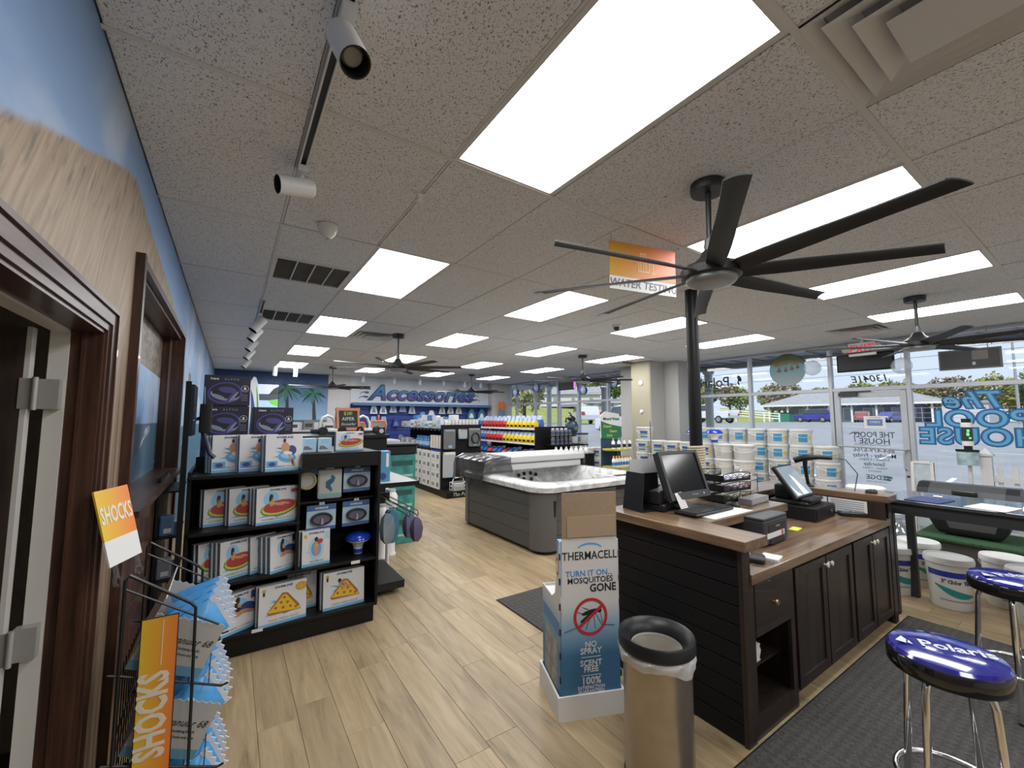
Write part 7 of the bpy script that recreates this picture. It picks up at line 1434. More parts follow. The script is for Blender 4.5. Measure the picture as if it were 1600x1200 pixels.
big_pail(5.98, .92, 20, 'tall white chlorine bucket half hidden by the desk end'); big_pail(5.96, .52, 0, 'tall white chlorine bucket with 3 inch tabs lettering in full view'); big_pail(6.42, .82, 30, 'tall white chlorine bucket behind the lettered one'); big_pail(6.38, .22, 10, 'tall white chlorine bucket behind the stool seat'); big_pail(6.02, .02, -10, 'tall white chlorine bucket at the right edge'); 
t = thing('bucket_lid', 'white bucket lid lying on a stack behind the desk end', 'lid', (6.6, 1.28, 0)); B().lathe([(.16, 0), (.165, .82), (.17, .87)], 28).obj('stack', PAILW, t); B().lathe([(.18, .87), (.185, .88), (.185, .91), (.17, .92), (.16, .91), (.0001, .908)], 32, cap=False).obj('lid', LIDW, t)
# ================================================================== WINDOW LETTERING AND HANGING THINGS
IX = XW-.0065
def wtext(s, y, z, size, m_, parent, **k): return text(s, size, m_, parent, Matrix.Translation((IX, y, z)) @ F_PX, **k)
wd = thing('window_decal', 'mirrored black brand lettering with a round logo on the window by the pillar', 'lettering', (0, 0, 0)); DEC = P('vinyl_black', (.03,.03,.035), .5)
wtext('Polaris', 4.36, 2.45, .28, DEC, wd, align='CENTER', bold=.012, res=4); wtext('Trusted Retailer', 4.25, 2.30, .09, DEC, wd, align='CENTER')
b = B(); b.prism([(3.90-.05*0+u, 2.44+v) for u, v in rot2(ell(-.13, .01, .035, .07, 14), -25)], IX-.001, IX, 'YZ'); b.prism([(3.83+u, 2.44+v) for u, v in ((-.07,.06),(-.03,.0),(-.05,-.07),(-.015,-.06),(.0,-.01),(-.02,.05))], IX-.001, IX, 'YZ'); b.obj('logo', DEC, wd)
rp = thing('round_poster', 'round poster of people in a pool hanging in the window left of the door', 'poster', (XW-.06, 2.90, 2.585)); Rr = .295
def poster():
    m = bpy.data.materials.new('poster_photo'); m.use_nodes = True; n, l = nt(m); b = n['Principled BSDF']; tc_ = n.new('ShaderNodeTexCoord'); s = n.new('ShaderNodeSeparateXYZ'); l.new(tc_.outputs['Object'], s.inputs[0]); nz = n.new('ShaderNodeTexNoise'); nz.inputs['Scale'].default_value = 9; nz.inputs['Detail'].default_value = 5; l.new(tc_.outputs['Object'], nz.inputs['Vector'])
    r = n.new('ShaderNodeValToRGB'); e = r.color_ramp.elements; r.color_ramp.interpolation = 'LINEAR'; e[0].position = .0; e[0].color = (.30,.36,.36,1); e[1].position = 1; e[1].color = (.06,.10,.03,1)
    for p_, c in ((.3,(.26,.34,.35)), (.42,(.20,.36,.40)), (.62,(.16,.34,.40)), (.68,(.22,.16,.08)), (.78,(.10,.10,.04))): q = e.new(p_); q.color = (*c, 1)
    f = math_node(n, l, 'ADD', math_node(n, l, 'ADD', math_node(n, l, 'MULTIPLY', s.outputs[2], 1.65), .5), math_node(n, l, 'MULTIPLY', math_node(n, l, 'SUBTRACT', nz.outputs['Fac'], .5), .25)); l.new(f, r.inputs[0]); l.new(r.outputs[0], b.inputs['Base Color']); return m
B().lathe([(Rr, -.004), (Rr, .004)], 40, 0, Matrix.Rotation(PI/2, 4, 'Y')).obj('disc', poster(), rp)
for k, (y, z, s) in enumerate(((.13, .0, .04), (.02, .0, .035), (-.08, .02, .035), (-.17, .04, .03))): q = B().prism(ell(y, z-.01, s, s*.7), -.0062, -.0042, 'YZ').prism(ell(y, z+.03, s*.45, s*.6), -.0066, -.0046, 'YZ'); q.obj('swimmer_print', P('poster_skin', (.2,.11,.08), .6), rp)
B().tube([(0, 0, Rr), (0, 0, ZC-2.585)], .0015, 5).obj('hanging_line', STEEL, rp)
def ball(x, y, z, r, label, clear):
    t = thing('beach_ball', label, 'beach ball', (x, y, z), 20, 'inflatable balls hanging at the windows'); seg = 24; rings = 12; n = 6
    for g_ in range(n):
        vs = []; fs = []; m_ = 5
        for i in range(rings+1):
            for k in range(m_): ph = PI*i/rings; a = 2*PI*(g_+k/(m_-1))/n; vs.append((r*math.sin(ph)*math.cos(a), r*math.sin(ph)*math.sin(a), r*math.cos(ph)))
        for i in range(rings):
            for k in range(m_-1): fs.append((i*m_+k, i*m_+k+1, (i+1)*m_+k+1, (i+1)*m_+k))
        B().add(vs, fs, 0, True).obj('gore', (P('ball_clear', (.62,.68,.75), .15, alpha=.38) if clear else (BLUE if g_ % 3 == 1 else P('ball_white', (.6,.63,.68), .3) if g_ % 3 == 0 else P('ball_mid_blue',(.05,.16,.42),.3))), t)
    B().lathe([(r*.16, r*.985), (r*.1, r*1.03)], 12).obj('valve_cap', WHITE, t); B().tube([(0, 0, r), (0, 0, ZC-z)], .0015, 5).obj('hanging_line', STEEL, t)
ball(8.45, 2.42, 2.555, .125, 'clear inflatable ball hanging beside the round poster', True); ball(8.45, 1.30, 2.475, .12, 'clear inflatable ball hanging at the door frame', True)
for k, (y, z) in enumerate(((11.0, 2.585), (9.84, 2.66), (7.76, 2.47), (6.66, 2.61))): ball(8.3, y, z, .125, f'{ORD[k]} blue and white beach ball from the left in the far window', False)
def hung_screen(x, y0, y1, z0, z1, label, m_, pic=False):
    t = thing('hanging_screen', label, 'screen', (x, (y0+y1)/2, 0), 0, 'dark screens hanging in the windows'); w = abs(y1-y0)/2
    B().box(-.02, -w, z0, .02, w, z1).obj('housing', m_, t, None, .004); B().box(-.026, -w+.02, z0+.02, -.02, w-.02, z1-.02).obj('back_plate', P('screen_back', (.02,.02,.022), .5), t)
    for s in (-1, 1): B().tube([(0, s*w*.6, z1), (0, s*w*.6, ZC)], .006, 6).obj('hanging_rod', STEEL, t)
    if pic: B().box(-.028, -w*.6, z0+.12, -.026, -w*.1, z1-.03).obj('brown_patch', P('screen_brown', (.10,.085,.08), .4), t); B().rbox(-.03, -w*.2, z0+.05, -.026, -w*.1, z0+.09, .003).obj('plug', LGREY, t)  # plain brown patch and a plug on the back plate
hung_screen(8.6, 1.41, 2.12, 2.455, 2.735, 'dark screen hanging above the entrance door behind the EXIT sign', BLKMAT); hung_screen(8.6, .36, .94, 2.375, 2.645, 'dark screen hanging in the window right of the entrance door', P('screen_grey', (.10,.10,.105), .5), True)
hung_screen(8.5, 8.33, 9.0, 2.54, 2.83, 'dark screen with magenta edge hanging in the far window', BLKMAT); t = thing('magenta_light', 'glowing magenta strip at the edge of the far hanging screen', 'light', (8.47, 8.30, 2.56)); B().box(0, -.06, 0, .02, .02, .27).obj('strip', P('magenta_glow', (.5,.1,.5), .4, emit=(.75,.2,.85), estr=.8), t)
ex = thing('exit_sign', 'white EXIT sign with red letters hanging from the ceiling near the door', 'sign', (8.3, 1.70, 2.64)); B().rbox(-.025, -.165, .02, .025, .165, .22, .01).obj('housing', WHITE, ex); text('EXIT', .17, P('exit_red', (.6,.03,.05), .4, emit=(.7,.05,.08), estr=.6), ex, T(-.027, 0, .12) @ F_NX, bold=.02, sx=.85)
B().cyl(0, 0, .22, ZC-2.64, .02, 12).obj('stem', WHITE, ex)
for s in (-1, 1): B().lathe([(.045, 0), (.05, .03), (.03, .06)], 16, 0, T(0, s*.20, .12, 0, 0, -70)).obj('emergency_lamp', P('lamp_cream', (.6,.58,.5), .4), ex)
# door lettering
dl = thing('door_lettering', 'mirrored dark lettering with opening hours on the entrance door glass', 'lettering', (0, 0, 0)); DI = P('vinyl_slate', (.05,.06,.09), .5)
num = thing('address_numbers', 'mirrored house number above the entrance door', 'lettering', (0, 0, 0)); wtext('13041E', 1.75, 2.335, .155, DEC, num, shear=.2, bold=.01)
D_ = lambda s, y, z, sz, **k: wtext(s, y, z, sz, DI, dl, **k)
D_('THE POOL', 1.74, 1.455, .125, bold=.012, sx=.8); D_('HOUSE', 1.75, 1.355, .125, bold=.012, sx=.95); D_('864-479-6766', 1.77, 1.215, .095, sx=.95); D_('Monday - Friday', 1.77, 1.135, .082, bold=.012); D_('9:00am - 5:00pm', 1.77, 1.075, .055); D_('Saturday', 1.77, 1.005, .075, bold=.012); D_('9:00am - 1:00pm', 1.77, .945, .045); D_('(seasonal)', 1.77, .90, .04)
D_('LEDGE', 1.74, .80, .095, bold=.015); D_('OUTDOOR LIVING', 1.76, .735, .03)
B().prism([(1.57, .83), (1.64, .84), (1.66, .81), (1.60, .80), (1.56, .805)], IX-.001, IX, 'YZ').prism([(1.57, .79), (1.63, .80), (1.67, .77), (1.60, .76)], IX-.001, IX, 'YZ').obj('logo', P('vinyl_teal', (.05,.16,.17), .5), dl)
B().tube([(IX, 1.99-.0, 1.34), (IX, 2.0, 1.42), (IX, 1.985, 1.47)], .006, 5).obj('palm_trunk', DI, dl)
for k in range(6): a = math.radians(20+k*28); B().tube([(IX, 1.985, 1.47), (IX, 1.985+.05*math.cos(a), 1.47+.04*math.sin(a)), (IX, 1.985+.085*math.cos(a), 1.47+.025*math.sin(a)-.02)], .005, 5).obj('palm_leaf', DI, dl)
B().tube([(IX, 1.56+k*.03, 1.30+.006*math.sin(k*1.5)) for k in range(16)], .004, 5).obj('wave_line', DI, dl)
nt2 = thing('door_notice', 'white paper notice with a blue centre taped to the entrance door', 'notice', (0, 0, 0)); B().box(IX-.002, 1.60, 1.555, IX, 1.865, 1.75).obj('paper', WHITEP, nt2); B().box(IX-.003, 1.635, 1.60, IX-.002, 1.825, 1.70).obj('blue_print', P('notice_blue', (.12,.22,.42), .5), nt2); text('OPEN', .05, WHITEP, nt2, T(IX-.0035, 1.73, 1.655) @ F_NX); text('The Pool House', .022, INK, nt2, T(IX-.0025, 1.73, 1.725) @ F_NX)
# painted window letters
pw = thing('painted_window_sign', 'blue hand-painted mirrored shop name on the window right of the door', 'lettering', (0, 0, 0)); PBL = P('window_paint_blue', (.02,.15,.38), .4); PDK = P('window_paint_dark', (.015,.055,.16), .4)
for s, y, z, sz, sh, sx in (('The', .64, 1.955, .31, .35, 1.1), ('POOL', .66, 1.70, .31, 0, 1.12), ('HOUSE', .66, 1.455, .31, 0, 1.06)):
    wtext(s, y, z, sz, PDK, pw, name='letter_outline', bold=.075, shear=sh, sx=sx, ext=.0005, spacing=1.1, res=5); text(s, sz, PBL, pw, Matrix.Translation((IX-.0018, y, z)) @ F_PX, bold=.055, shear=sh, sx=sx, spacing=1.1, res=5); text(s, sz, P('window_paint_light', (.12,.38,.60), .4), pw, Matrix.Translation((IX-.0034, y, z)) @ F_PX, name='letter_highlight', bold=.005, shear=sh, sx=sx, spacing=1.1, res=5)
# ================================================================== DISPLAY BY THE RIGHT WINDOW
WF = P('white_vinyl', (.60,.59,.58), .5)
fn = thing('picket_fence', 'short white picket fence display in the right window', 'fence', (8.38, 0, 0))
def picket(y, w, h): return B().prism([(y-w, 0), (y+w, 0), (y+w, h-.05), (y+w*1.3, h-.045), (y, h), (y-w*1.3, h-.045), (y-w, h-.05)], -.015, .015, 'YZ')
for y in (.445, .315, .185, .055, -.075, -.205, -.335): picket(y, .02, 1.13).obj('picket', WF, fn)
B().box(-.03, -.4, .92, .03, .53, .985).obj('rail', WF, fn); B().box(-.03, -.4, .25, .03, .53, .31).obj('rail', WF, fn)
b = B().box(-.05, .50, 0, .05, .60, 1.24).box(-.065, .485, 1.24, .065, .615, 1.265); b.add([(-.06,.49,1.265),(.06,.49,1.265),(.06,.61,1.265),(-.06,.61,1.265),(0,.55,1.345)], [(0,1,4),(1,2,4),(2,3,4),(3,0,4)]); b.obj('post', WF, fn)
lt = thing('light_tower', 'black and white light pole with green lit panel above a small poster', 'light', (8.36, .695, 0)); B().cyl(0, .09-.09, 0, 1.30, .02, 12).obj('pole', WF, lt); B().cyl(0, 0, 1.30, 1.36, .04, 16).obj('lower_cap', BLACKP, lt); B().cyl(0, 0, 1.36, 1.42, .055, 18).obj('collar', WHITE, lt); B().cyl(0, 0, 1.42, 1.60, .052, 18).obj('panel', P('panel_dark', (.03,.04,.035), .3), lt); B().cyl(0, 0, 1.60, 1.66, .055, 18).obj('collar', WHITE, lt); B().cyl(0, 0, 1.66, 1.71, .045, 18).obj('upper_cap', BLACKP, lt); B().lathe([(.11, 0), (.11, .02), (.03, .03)], 20).obj('foot', WF, lt)
for z0, z1, a in ((1.54, 1.57, 200), (1.49, 1.53, 195), (1.45, 1.47, 215)): patch(.0525, .0525, z0, z1, a-12, a+14, GREEN, 4).obj('green_led', P('green_led', (.05,.6,.1), .4, emit=(.15,.9,.2), estr=1.5), lt)
ps = B().box(-.075, -.10, 1.11, -.065, .10, 1.31).obj('poster', P('poster_pool', (.30,.40,.42), .5, noise=.5, nscale=9), lt); B().box(-.08, -.105, 1.285, -.06, .105, 1.315).obj('poster_clip', BLACKP, ps); B().box(-.06, -.02, 1.18, 0, .02, 1.22).obj('bracket', DGREY, lt)
sb = thing('a_frame_sign', 'white double-sided A-frame sign standing by the window right of the door', 'sign', (8.05, 1.08, 0), 0); M1 = T(-.1, 0, 0, 0, 0, 5); M2 = T(.1, 0, 0, 0, 0, -5)
for M_ in (M1, M2):
    p_ = B().box(-.012, -.08, .32, .012, .08, 1.12).obj('panel', P('sign_panel_pale', (.42,.48,.5), .25, noise=.15, nscale=6), sb, M_); B().box(-.02, -.11, .02, .02, -.08, 1.14).box(-.02, .08, .02, .02, .11, 1.14).box(-.02, -.08, 1.12, .02, .08, 1.15).obj('frame', WF, sb, M_)
# barbecue on a turf plinth
gq = thing('grill', 'dark grey rounded barbecue with handle on a green turf plinth at right', 'grill', (7.55, .60, .36), 0); GD = P('grill_grey', (.055,.058,.062), .4); GB = P('grill_black', (.015,.015,.017), .4)
prof = [(-.24, .40), (-.235, .46), (-.19, .53), (-.08, .585), (.08, .585), (.19, .53), (.235, .46), (.24, .40)]
B().prism([(a, c) for a, c in prof][::-1], -.30, .30).obj('lid', GD, gq); B().prism(prof[::-1], -.40, -.301).obj('lid_end', GB, gq); B().prism(prof[::-1], .301, .40).obj('lid_end', GB, gq)
for q in (('lid'),): pass
bd = []
b = B(); vs = []
for z, hx, hy in ((.02, .15, .24), (.06, .17, .27), (.28, .22, .36), (.395, .24, .40)): vs += [(-hx, -hy, z), (hx, -hy, z), (hx, hy, z), (-hx, hy, z)]
b.add(vs, [(4*k+r, 4*k+(r+1) % 4, 4*k+4+(r+1) % 4, 4*k+4+r) for k in range(3) for r in range(4)]+[(3,2,1,0),(12,13,14,15)]).obj('firebox', GB, gq, None, .01)
B().add([(-.213,-.25,.27),(-.213,.20,.27),(-.173,.15,.09),(-.173,-.20,.09)], [(0,1,2,3)]).obj('front_inset', P('grill_inset', (.10,.10,.105), .4), gq, T(-.008, 0, 0)); B().rbox(-.25, -.10, .48, -.205, .10, .53, .015).obj('handle', GB, gq); B().box(-.215, -.33, .22, -.205, -.29, .29).obj('yellow_label', P('label_olive', (.45,.42,.05), .5), gq, T(-.014, 0, 0))
for x in (-.1, .1):
    for y in (-.18, .18): B().cyl(x, y, 0, .03, .02, 10).obj('foot', GB, gq)
tp_ = thing('turf_plinth', 'low plinth covered with green artificial turf below the barbecue', 'plinth', (0, 0, 0)); B().box(7.2, -.5, 0, 7.95, 1.0, .32).obj('box', P('plinth_dark', (.05,.05,.045), .6), tp_); B().rbox(7.15, -.55, .32, 8.0, 1.02, .36, .03).obj('turf', P('turf_green', (.025,.075,.03), .95, noise=.5, nscale=70, bump=1.0, bscale=180), tp_)
# ================================================================== OUTSIDE
def sstep(a, b, x): t = max(0, min(1, (x-a)/(b-a))); return t*t*(3-2*t)
def gz(x, y): return -.06+1.35*sstep(22, 32, (x-9.5)*.5+1.5*max(y, 0))+max(0, y-36)*.085
ASP = P('asphalt', (.235,.25,.28), .85, noise=.12, nscale=.6); GRASS = P('grass', (.24,.27,.07), .95, noise=.25, nscale=.8); CONC = P('concrete', (.42,.43,.44), .8, noise=.06, nscale=3)
b = B(); NX, NY_ = 60, 70; xs = [8.9+(170-8.9)*(i/NX)**1.7 for i in range(NX+1)]; ys = [-70+230*j/NY_ for j in range(NY_+1)]
vs = [(x, y, gz(x, y)) for x in xs for y in ys]; fs = []; mi = []
for i in range(NX):
    for j in range(NY_): a = i*(NY_+1)+j; fs.append((a, a+NY_+1, a+NY_+2, a+1)); cx, cy = (xs[i]+xs[i+1])/2, (ys[j]+ys[j+1])/2; mi.append(1 if (cy > 24 and cx > 22) or cx > 85 or (cy > 40) else 0)
o_ = b.add(vs, fs, 0, True); b.mi = mi; gr_ = b.obj('ground', [ASP, GRASS]); struct(gr_, 'grey parking lot rising to grass in the distance')
struct(B().box(XW+.16, -20, -.2, 11.2, 40, -.012).obj('pavement', CONC))
so = B().box(XW+.16, -20, 3.12, 11.3, 40, 3.3).box(11.1, -20, 3.0, 11.3, 40, 3.3).obj('canopy_roof', P('soffit_grey', (.32,.34,.37), .5)); struct(so)
rb = P('soffit_rib', (.22,.24,.27), .5); rm = B().box(XW+.17, -.02, 3.09, 11.1, .02, 3.12).mesh('soffit_rib', rb)
for k in range(50): link('soffit_rib', rm, so, T(0, -6+k*.4, 0))
struct(B().box(-.3, YB-.3, ZC+.31, XW+.3, YF+.4, 3.7).obj('unseen_roof_slab', P('roof_dark', (.1,.1,.1), .8)))  # unseen roof over the shop, added to block the sun
for k, y in enumerate((-4.0, 5.8, 9.6, 12.6, 16)):
    t = thing('canopy_column', ['white round canopy column outside, far right', 'white round canopy column outside the window left of the door', 'white round canopy column outside the far window, right one', 'white round canopy column outside the far window, left one', 'white round canopy column outside beyond the far wall'][k], 'column', (11.05, y, -.012), 0, 'canopy columns'); B().lathe([(.10, 0), (.10, 3.0)], 20).obj('shaft', P('column_white', (.6,.62,.64), .5), t); B().lathe([(.14, 0), (.14, .08), (.11, .1)], 20).obj('base', P('column_white', (.6,.62,.64), .5), t); B().lathe([(.11, 2.9), (.15, 2.95), (.15, 3.01)], 20).obj('capital', P('column_white', (.6,.62,.64), .5), t)
LN = P('line_paint', (.7,.7,.68), .7)
for k, (x, y, a, L) in enumerate(((27, 3.4, 8, 5.5), (27, 6.2, 8, 5.5), (27, .6, 8, 5.5), (33.5, 5, 96, 9), (16, 5.2, 4, 5), (16, 2.4, 4, 5))):
    t = tag(B().box(-L/2, -.06, 0, L/2, .06, .004).obj('parking_line', LN, None, T(x, y, gz(x, y)+.003, a)), ['middle slanted white parking line', 'left slanted white parking line', 'right slanted white parking line', 'long white line across the lot', 'near left white parking line', 'near right white parking line'][k]+' on the asphalt outside', 'road marking', 'parking lines')
# blue-grey building with porch
bx, by0, by1, bz = 76.0, 13.6, 34.0, gz(76, 24)
bd = thing('building', 'blue-grey single-storey building with white porch posts and grey hipped roof across the lot', 'building', (bx, 0, bz)); BW = P('bluegrey_siding', (.17,.20,.27), .7); RF = P('roof_shingle', (.26,.27,.30), .8, noise=.12, nscale=2); WT = P('porch_white', (.66,.67,.68), .6)
B().box(2.2, by0+1.5, 0, 10, by1-1.5, 2.9).obj('wall', BW, bd)
e0, e1, ez, rz_ = by0-.8, by1+.8, 2.75, 5.3
b = B().add([(-.6, e0, ez), (-.6, e1, ez), (11, e1, ez), (11, e0, ez), (5.2, e0+7, rz_), (5.2, e1-6, rz_), (-.6, e0, ez-.25), (-.6, e1, ez-.25), (11, e1, ez-.25), (11, e0, ez-.25)], [(0,1,5,4),(1,2,5),(2,3,4,5),(3,0,4),(6,7,1,0),(7,8,2,1),(8,9,3,2),(9,6,0,3),(9,8,7,6)]); b.obj('roof', RF, bd)
B().box(-.65, e0, ez-.28, -.6, e1, ez-.02).obj('fascia', WT, bd)
for k in range(8):
    y = by0+.3+k*(by1-by0-.6)/7; ps = B().box(-.12, y-.11, 0, .1, y+.11, 2.5).obj('porch_post', WT, bd)
    for s in (-1, 1): B().prism([(y+s*.1, 1.75), (y+s*.1, 1.95), (y+s*.75, 2.5), (y+s*.55, 2.5)][::s], -.08, .06, 'YZ').obj('brace', WT, ps)
for k, (y, w) in enumerate(((17.2, 1.3), (20.5, 1.2), (26.2, 1.2), (29.2, .9))):
    f = B().box(2.12, y-w, .7, 2.2, y+w, 2.1).obj('window', WT, bd); 
    for q in (-1, 1): B().box(2.08, y+q*w*.5-w*.42, .8, 2.13, y+q*w*.5+w*.42, 2.0).obj('pane', P('far_glass', (.25,.28,.33), .1), f)
f = B().box(2.1, 22.9, 0, 2.2, 24.2, 2.2).obj('door', WT, bd); B().box(2.06, 23.1, .3, 2.11, 24.0, 2.0).obj('pane', P('far_glass', (.25,.28,.33), .1), f)
B().box(-.3, 9.0, 0, 6, 13.0, 2.4).obj('side_wing', P('wing_pale', (.45,.47,.5), .7), bd); B().box(-.5, 8.8, 2.4, 6.2, 13.4, 2.7).obj('side_wing_roof', RF, bd)
# vehicles
TYRE = P('tyre', (.02,.02,.022), .8); CGL = P('car_glass', (.05,.065,.085), .08); RIM = P('rim_grey', (.35,.35,.36), .35, .6)
def car(x, y, rz, col, label, kind='suv', s=1.0):
    t = thing('pickup_truck' if kind == 'pickup' else 'suv' if kind == 'suv' else 'car', label, 'car', (x, y, gz(x, y)), rz); t.scale = (s, s, s)
    m_ = P('paint_%d_%d' % (int(col[0]*1000), int(col[2]*1000)), col, .25, coat=.5)
    if kind == 'suv': low = [(-2.35,.35),(2.35,.35),(2.42,.7),(2.35,.98),(1.35,1.06),(-2.3,1.06),(-2.4,.7)]; cab = [(-2.25,1.05),(1.25,1.05),(.55,1.68),(-.2,1.76),(-1.9,1.74),(-2.2,1.5)]
    elif kind == 'pickup': low = [(-2.75,.5),(2.75,.5),(2.8,.85),(2.7,1.12),(1.6,1.2),(-2.75,1.2),(-2.8,.8)]; cab = [(-.75,1.19),(1.45,1.19),(.8,1.85),(-.1,1.93),(-.7,1.9)]
    else: low = [(-2.2,.32),(2.2,.32),(2.25,.6),(2.15,.82),(1.15,.92),(-2.0,.95),(-2.2,.7)]; cab = [(-1.7,.93),(1.05,.92),(.35,1.38),(-.3,1.45),(-1.0,1.4)]
    B().prism(low, -.9, .9).obj('body', m_, t, None, .06); B().prism(cab, -.78, .78).obj('cabin', m_, t, None, .06)
    zc0, zc1 = cab[0][1]+.07, max(c for a, c in cab)-.1
    sh = lambda f: [(a*.9 if a > 0 else a*.92, zc0 if c < zc0 else min(c, zc1)) for a, c in cab]
    for sd in (-1, 1): B().prism(sh(0), sd*.785, sd*.80).obj('side_window', CGL, t)
    for wx in (-1.45, 1.45) if kind != 'pickup' else (-1.75, 1.75):
        for sd in (-1, 1):
            w = B().lathe([(.2, -.11), (.36, -.11), (.38, -.08), (.38, .08), (.36, .11), (.2, .11)], 20, 0, None, True).obj('wheel', TYRE, t, T(wx, sd*.82, .38, 0, 90)); B().lathe([(.22, -.125), (.22, .125)], 16).obj('rim', RIM, w)
    for sd in (-1, 1): B().box(low[0][0]-.06, sd*.7-.12, .75, low[0][0]+.05, sd*.7+.12, .95).obj('tail_light', P('tail_red', (.4,.02,.02), .3), t); B().box(low[1][0]-.03, sd*.65-.15, .7, low[1][0]+.06, sd*.65+.15, .85).obj('headlight', P('headlight', (.6,.6,.62), .2), t)
    return t
car(66, 23.4, 78, (.035,.035,.30), 'blue SUV parked in front of the blue-grey building, seen left of the door'); car(70, 16.8, 170, (.05,.06,.25), 'small dark blue car by the building, seen through the entrance door', 'car', .95); car(72, 20.0, 10, (.25,.1,.1), 'reddish off-road car seen through the entrance door beside a porch post', 'suv', .85)
car(42, 24.2, 82, (.58,.62,.68), 'white pickup truck outside the window behind the black post', 'pickup'); car(19, 15.2, 75, (.55,.60,.66), 'white SUV parked outside the far window nearest the pillar', 'suv'); car(17.5, 11.6, 70, (.12,.28,.6), 'light blue car parked outside the far window behind the green display', 'car'); car(24, 24.0, 60, (.45,.48,.52), 'silver car outside the middle of the far window', 'car')
car(60, 34, 80, (.07,.07,.075), 'dark car parked beyond the white fence outside', 'car')
# white rail fence, dumpster, light poles
fe = thing('rail_fence', 'long white rail fence along the grassy rise outside', 'fence', (0, 0, 0)); p0, p1 = Vector((58, 52)), Vector((64, 27)); n = 14
for k in range(n+1): q = p0.lerp(p1, k/n); z = gz(q.x, q.y)+1.0*(1-k/n); B().box(q.x-.08, q.y-.08, z-1.0, q.x+.08, q.y+.08, z+1.25).obj('post', WT, fe)
for h in (.45, .8, 1.15): B().tube([(*p0, gz(*p0)+1.0+h), (*p1, gz(*p1)+h)], .09, 4).obj('rail', WT, fe)
t = thing('dumpster', 'green waste container beside the blue-grey building', 'dumpster', (70, 29.0, gz(70, 29))); B().box(-.8, -1.1, 0, .8, 1.1, 1.3).obj('bin', P('dumpster_green', (.02,.16,.13), .5), t); B().box(-.85, -1.15, 1.3, .85, 1.15, 1.4).obj('lid', BLACKP, t)
for k, (x, y, h) in enumerate(((60, 5.2, 9.5), (64, 20.5, 8))):
    t = thing('light_pole', ['tall lamp pole outside behind the painted window letters', 'lamp pole outside above the building roof'][k], 'lamp post', (x, y, gz(x, y))); B().tube([(0, 0, 0), (0, 0, h)], [.12, .07], 8).obj('pole', P('pole_grey', (.25,.26,.28), .5), t); B().box(-.25, -.5, h, .25, .5, h+.18).obj('lamp_head', P('pole_grey', (.25,.26,.28), .5), t)
wr = thing('overhead_wires', 'power lines crossing the sky outside', 'power line', (0, 0, 0))
for h, sg in ((9.6, .6), (7.4, .7), (6.2, .5)): B().tube([(52+.1*k, -40+k*6.0, h+sg*((k-10)/10)**2) for k in range(0, 24)], .022, 4).obj('wire', BLKMAT, wr)
# chain-link fence right of building
cf = thing('wire_fence', 'grey metal fence outside right of the blue-grey building', 'fence', (62, 0, gz(62, 8)))
for k in range(9): B().cyl(0, 4+k*1.15, 0, 1.7, .035, 6).obj('post', P('pole_grey', (.25,.26,.28), .5), cf)
for h in (.1, .6, 1.1, 1.65): B().tube([(0, 4, h), (0, 13.2, h)], .02, 5).obj('rail', P('pole_grey', (.25,.26,.28), .5), cf)
# houses behind the far window
def house(x, y, rz, w, d, h, rh, wall, label):
    t = thing('house', label, 'house', (x, y, gz(x, y)), rz); B().box(-w/2, -d/2, 0, w/2, d/2, h).obj('wall', wall, t); B().add([(-w/2-.5,-d/2-.5,h),(w/2+.5,-d/2-.5,h),(w/2+.5,d/2+.5,h),(-w/2-.5,d/2+.5,h),(-w/2-.5,0,h+rh),(w/2+.5,0,h+rh)], [(0,1,5,4),(2,3,4,5),(1,2,5),(3,0,4),(3,2,1,0)]).obj('roof', RF, t)
    for k in range(5): x_ = -w/2+w*(k+.5)/5; f = B().box(x_-.5, -d/2-.06, .9, x_+.5, -d/2, 2.1).obj('window', WT, t); B().box(x_-.4, -d/2-.09, 1.0, x_+.4, -d/2-.05, 2.0).obj('pane', P('far_glass', (.25,.28,.33), .1), f)
house(60, 71, -38, 19, 8, 2.6, 1.9, P('house_white', (.55,.55,.56), .7), 'white house with grey roof seen through the far window'); house(52, 47, -45, 8, 3, 2.0, .5, P('house_white', (.55,.55,.56), .7), 'long white trailer building seen behind the parked white SUV')
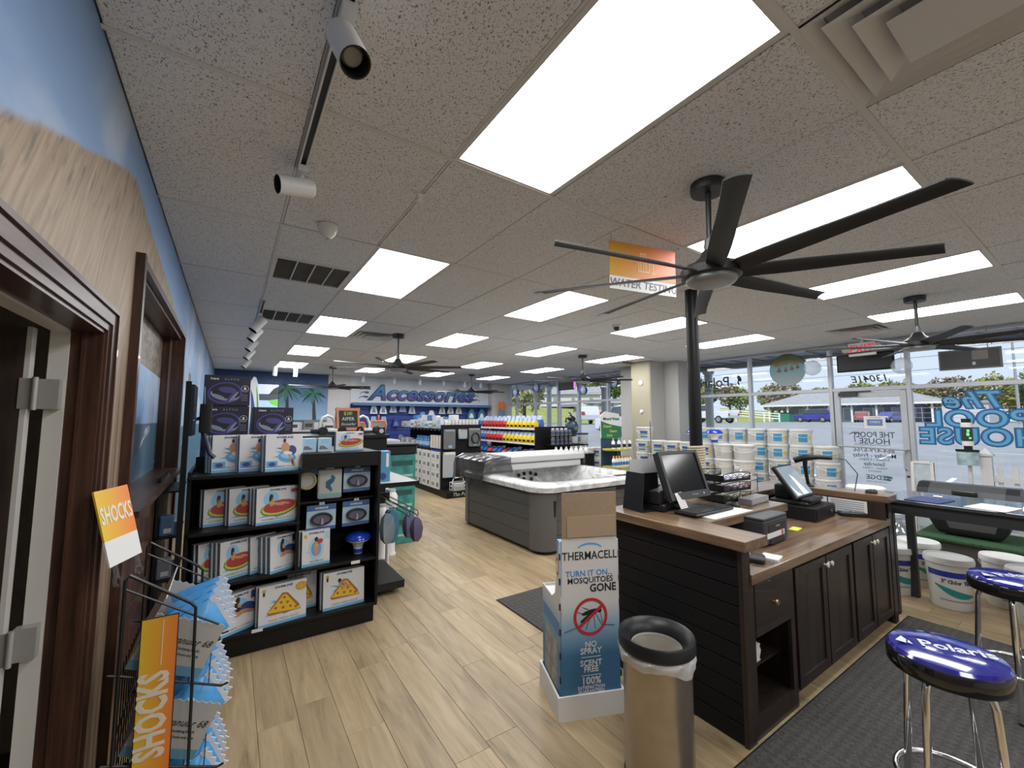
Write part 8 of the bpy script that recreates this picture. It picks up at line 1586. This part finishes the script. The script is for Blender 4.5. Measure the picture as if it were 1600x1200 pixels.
# trees: trunk plus leaf clusters
def leafmesh(seed, n, R, H_, size, m_):
    rd = random.Random(seed); vs = []; fs = []
    for k in range(n):
        u = rd.random(); a = rd.uniform(0, 2*PI); ph = math.acos(rd.uniform(-1, 1)); rr_ = rd.uniform(.45, 1.0)**.6
        lump = 1+.22*math.sin(3*a+seed)*math.sin(2*ph+seed*2)
        c = Vector((R*rr_*lump*math.sin(ph)*math.cos(a), R*rr_*lump*math.sin(ph)*math.sin(a), H_*rr_*lump*math.cos(ph)))
        n1 = Vector((rd.gauss(0,1), rd.gauss(0,1), rd.gauss(0,1))).normalized(); n2 = n1.orthogonal().normalized(); n3 = n1.cross(n2); s = size*rd.uniform(.6, 1.3)
        o = len(vs); vs += [c+n2*s, c+n3*s*.6, c-n2*s, c-n3*s*.6]; fs.append((o, o+1, o+2, o+3))
    me = bpy.data.meshes.new('crown'); me.from_pydata([tuple(v) for v in vs], [], fs); me.materials.append(m_); me.update(); return me
LV = [P('leaf_spring', (.20,.24,.06), .8, noise=.3, nscale=.6), P('leaf_green', (.09,.16,.045), .8, noise=.3, nscale=.6), P('leaf_brown', (.22,.19,.13), .8, noise=.25, nscale=.6), P('leaf_olive', (.26,.27,.10), .8, noise=.25, nscale=.6)]
CR = [leafmesh(k+1, 1500, 3.2, 3.4, .33, LV[k]) for k in range(4)]; TRM = B().tube([(0,0,0),(.1,.05,2.5),(-.1,.1,5),(.05,0,7.5)], [.28,.22,.15,.05], 7).mesh('trunk', P('bark', (.09,.075,.065), .9))
tree_spots = []
rd = random.Random(5)
for k in range(36): tree_spots.append((104+rd.uniform(-8, 10), -22+k*2.7+rd.uniform(-1, 1), rd.choice((0, 1, 2, 2, 3, 3)), rd.uniform(.8, 1.08)))
for k in range(12): tree_spots.append((80+rd.uniform(-5, 8)-k*1.0, 70+k*6+rd.uniform(-2, 2), rd.choice((0, 1, 1, 3)), rd.uniform(1.3, 1.9)))
tree_spots += [(20.5, 27.5, 3, .62), (30, 62, 1, 1.5), (38, 70, 0, 1.6), (48, 80, 1, 1.6), (26, 75, 1, 1.5)]
kn = ['spring green', 'dark green', 'bare brownish', 'olive yellow']
for k, (x, y, c, s) in enumerate(tree_spots):
    t = thing('tree', f'{kn[c]} tree outside, {"far behind the building" if k < 36 else "behind the houses in the far window" if k < 48 else "near the far window"}, {ordn(k+1 if k < 36 else k-35 if k < 48 else k-47)} from the right', 'tree', (x, y, gz(x, y)), rd.uniform(0, 360), 'trees behind the building' if k < 36 else 'trees behind the houses' if k < 48 else 'trees near the far window'); t.scale = (s, s, s*.9); link('crown', CR[c], t, T(0, 0, 5.4)); link('trunk', TRM, t)
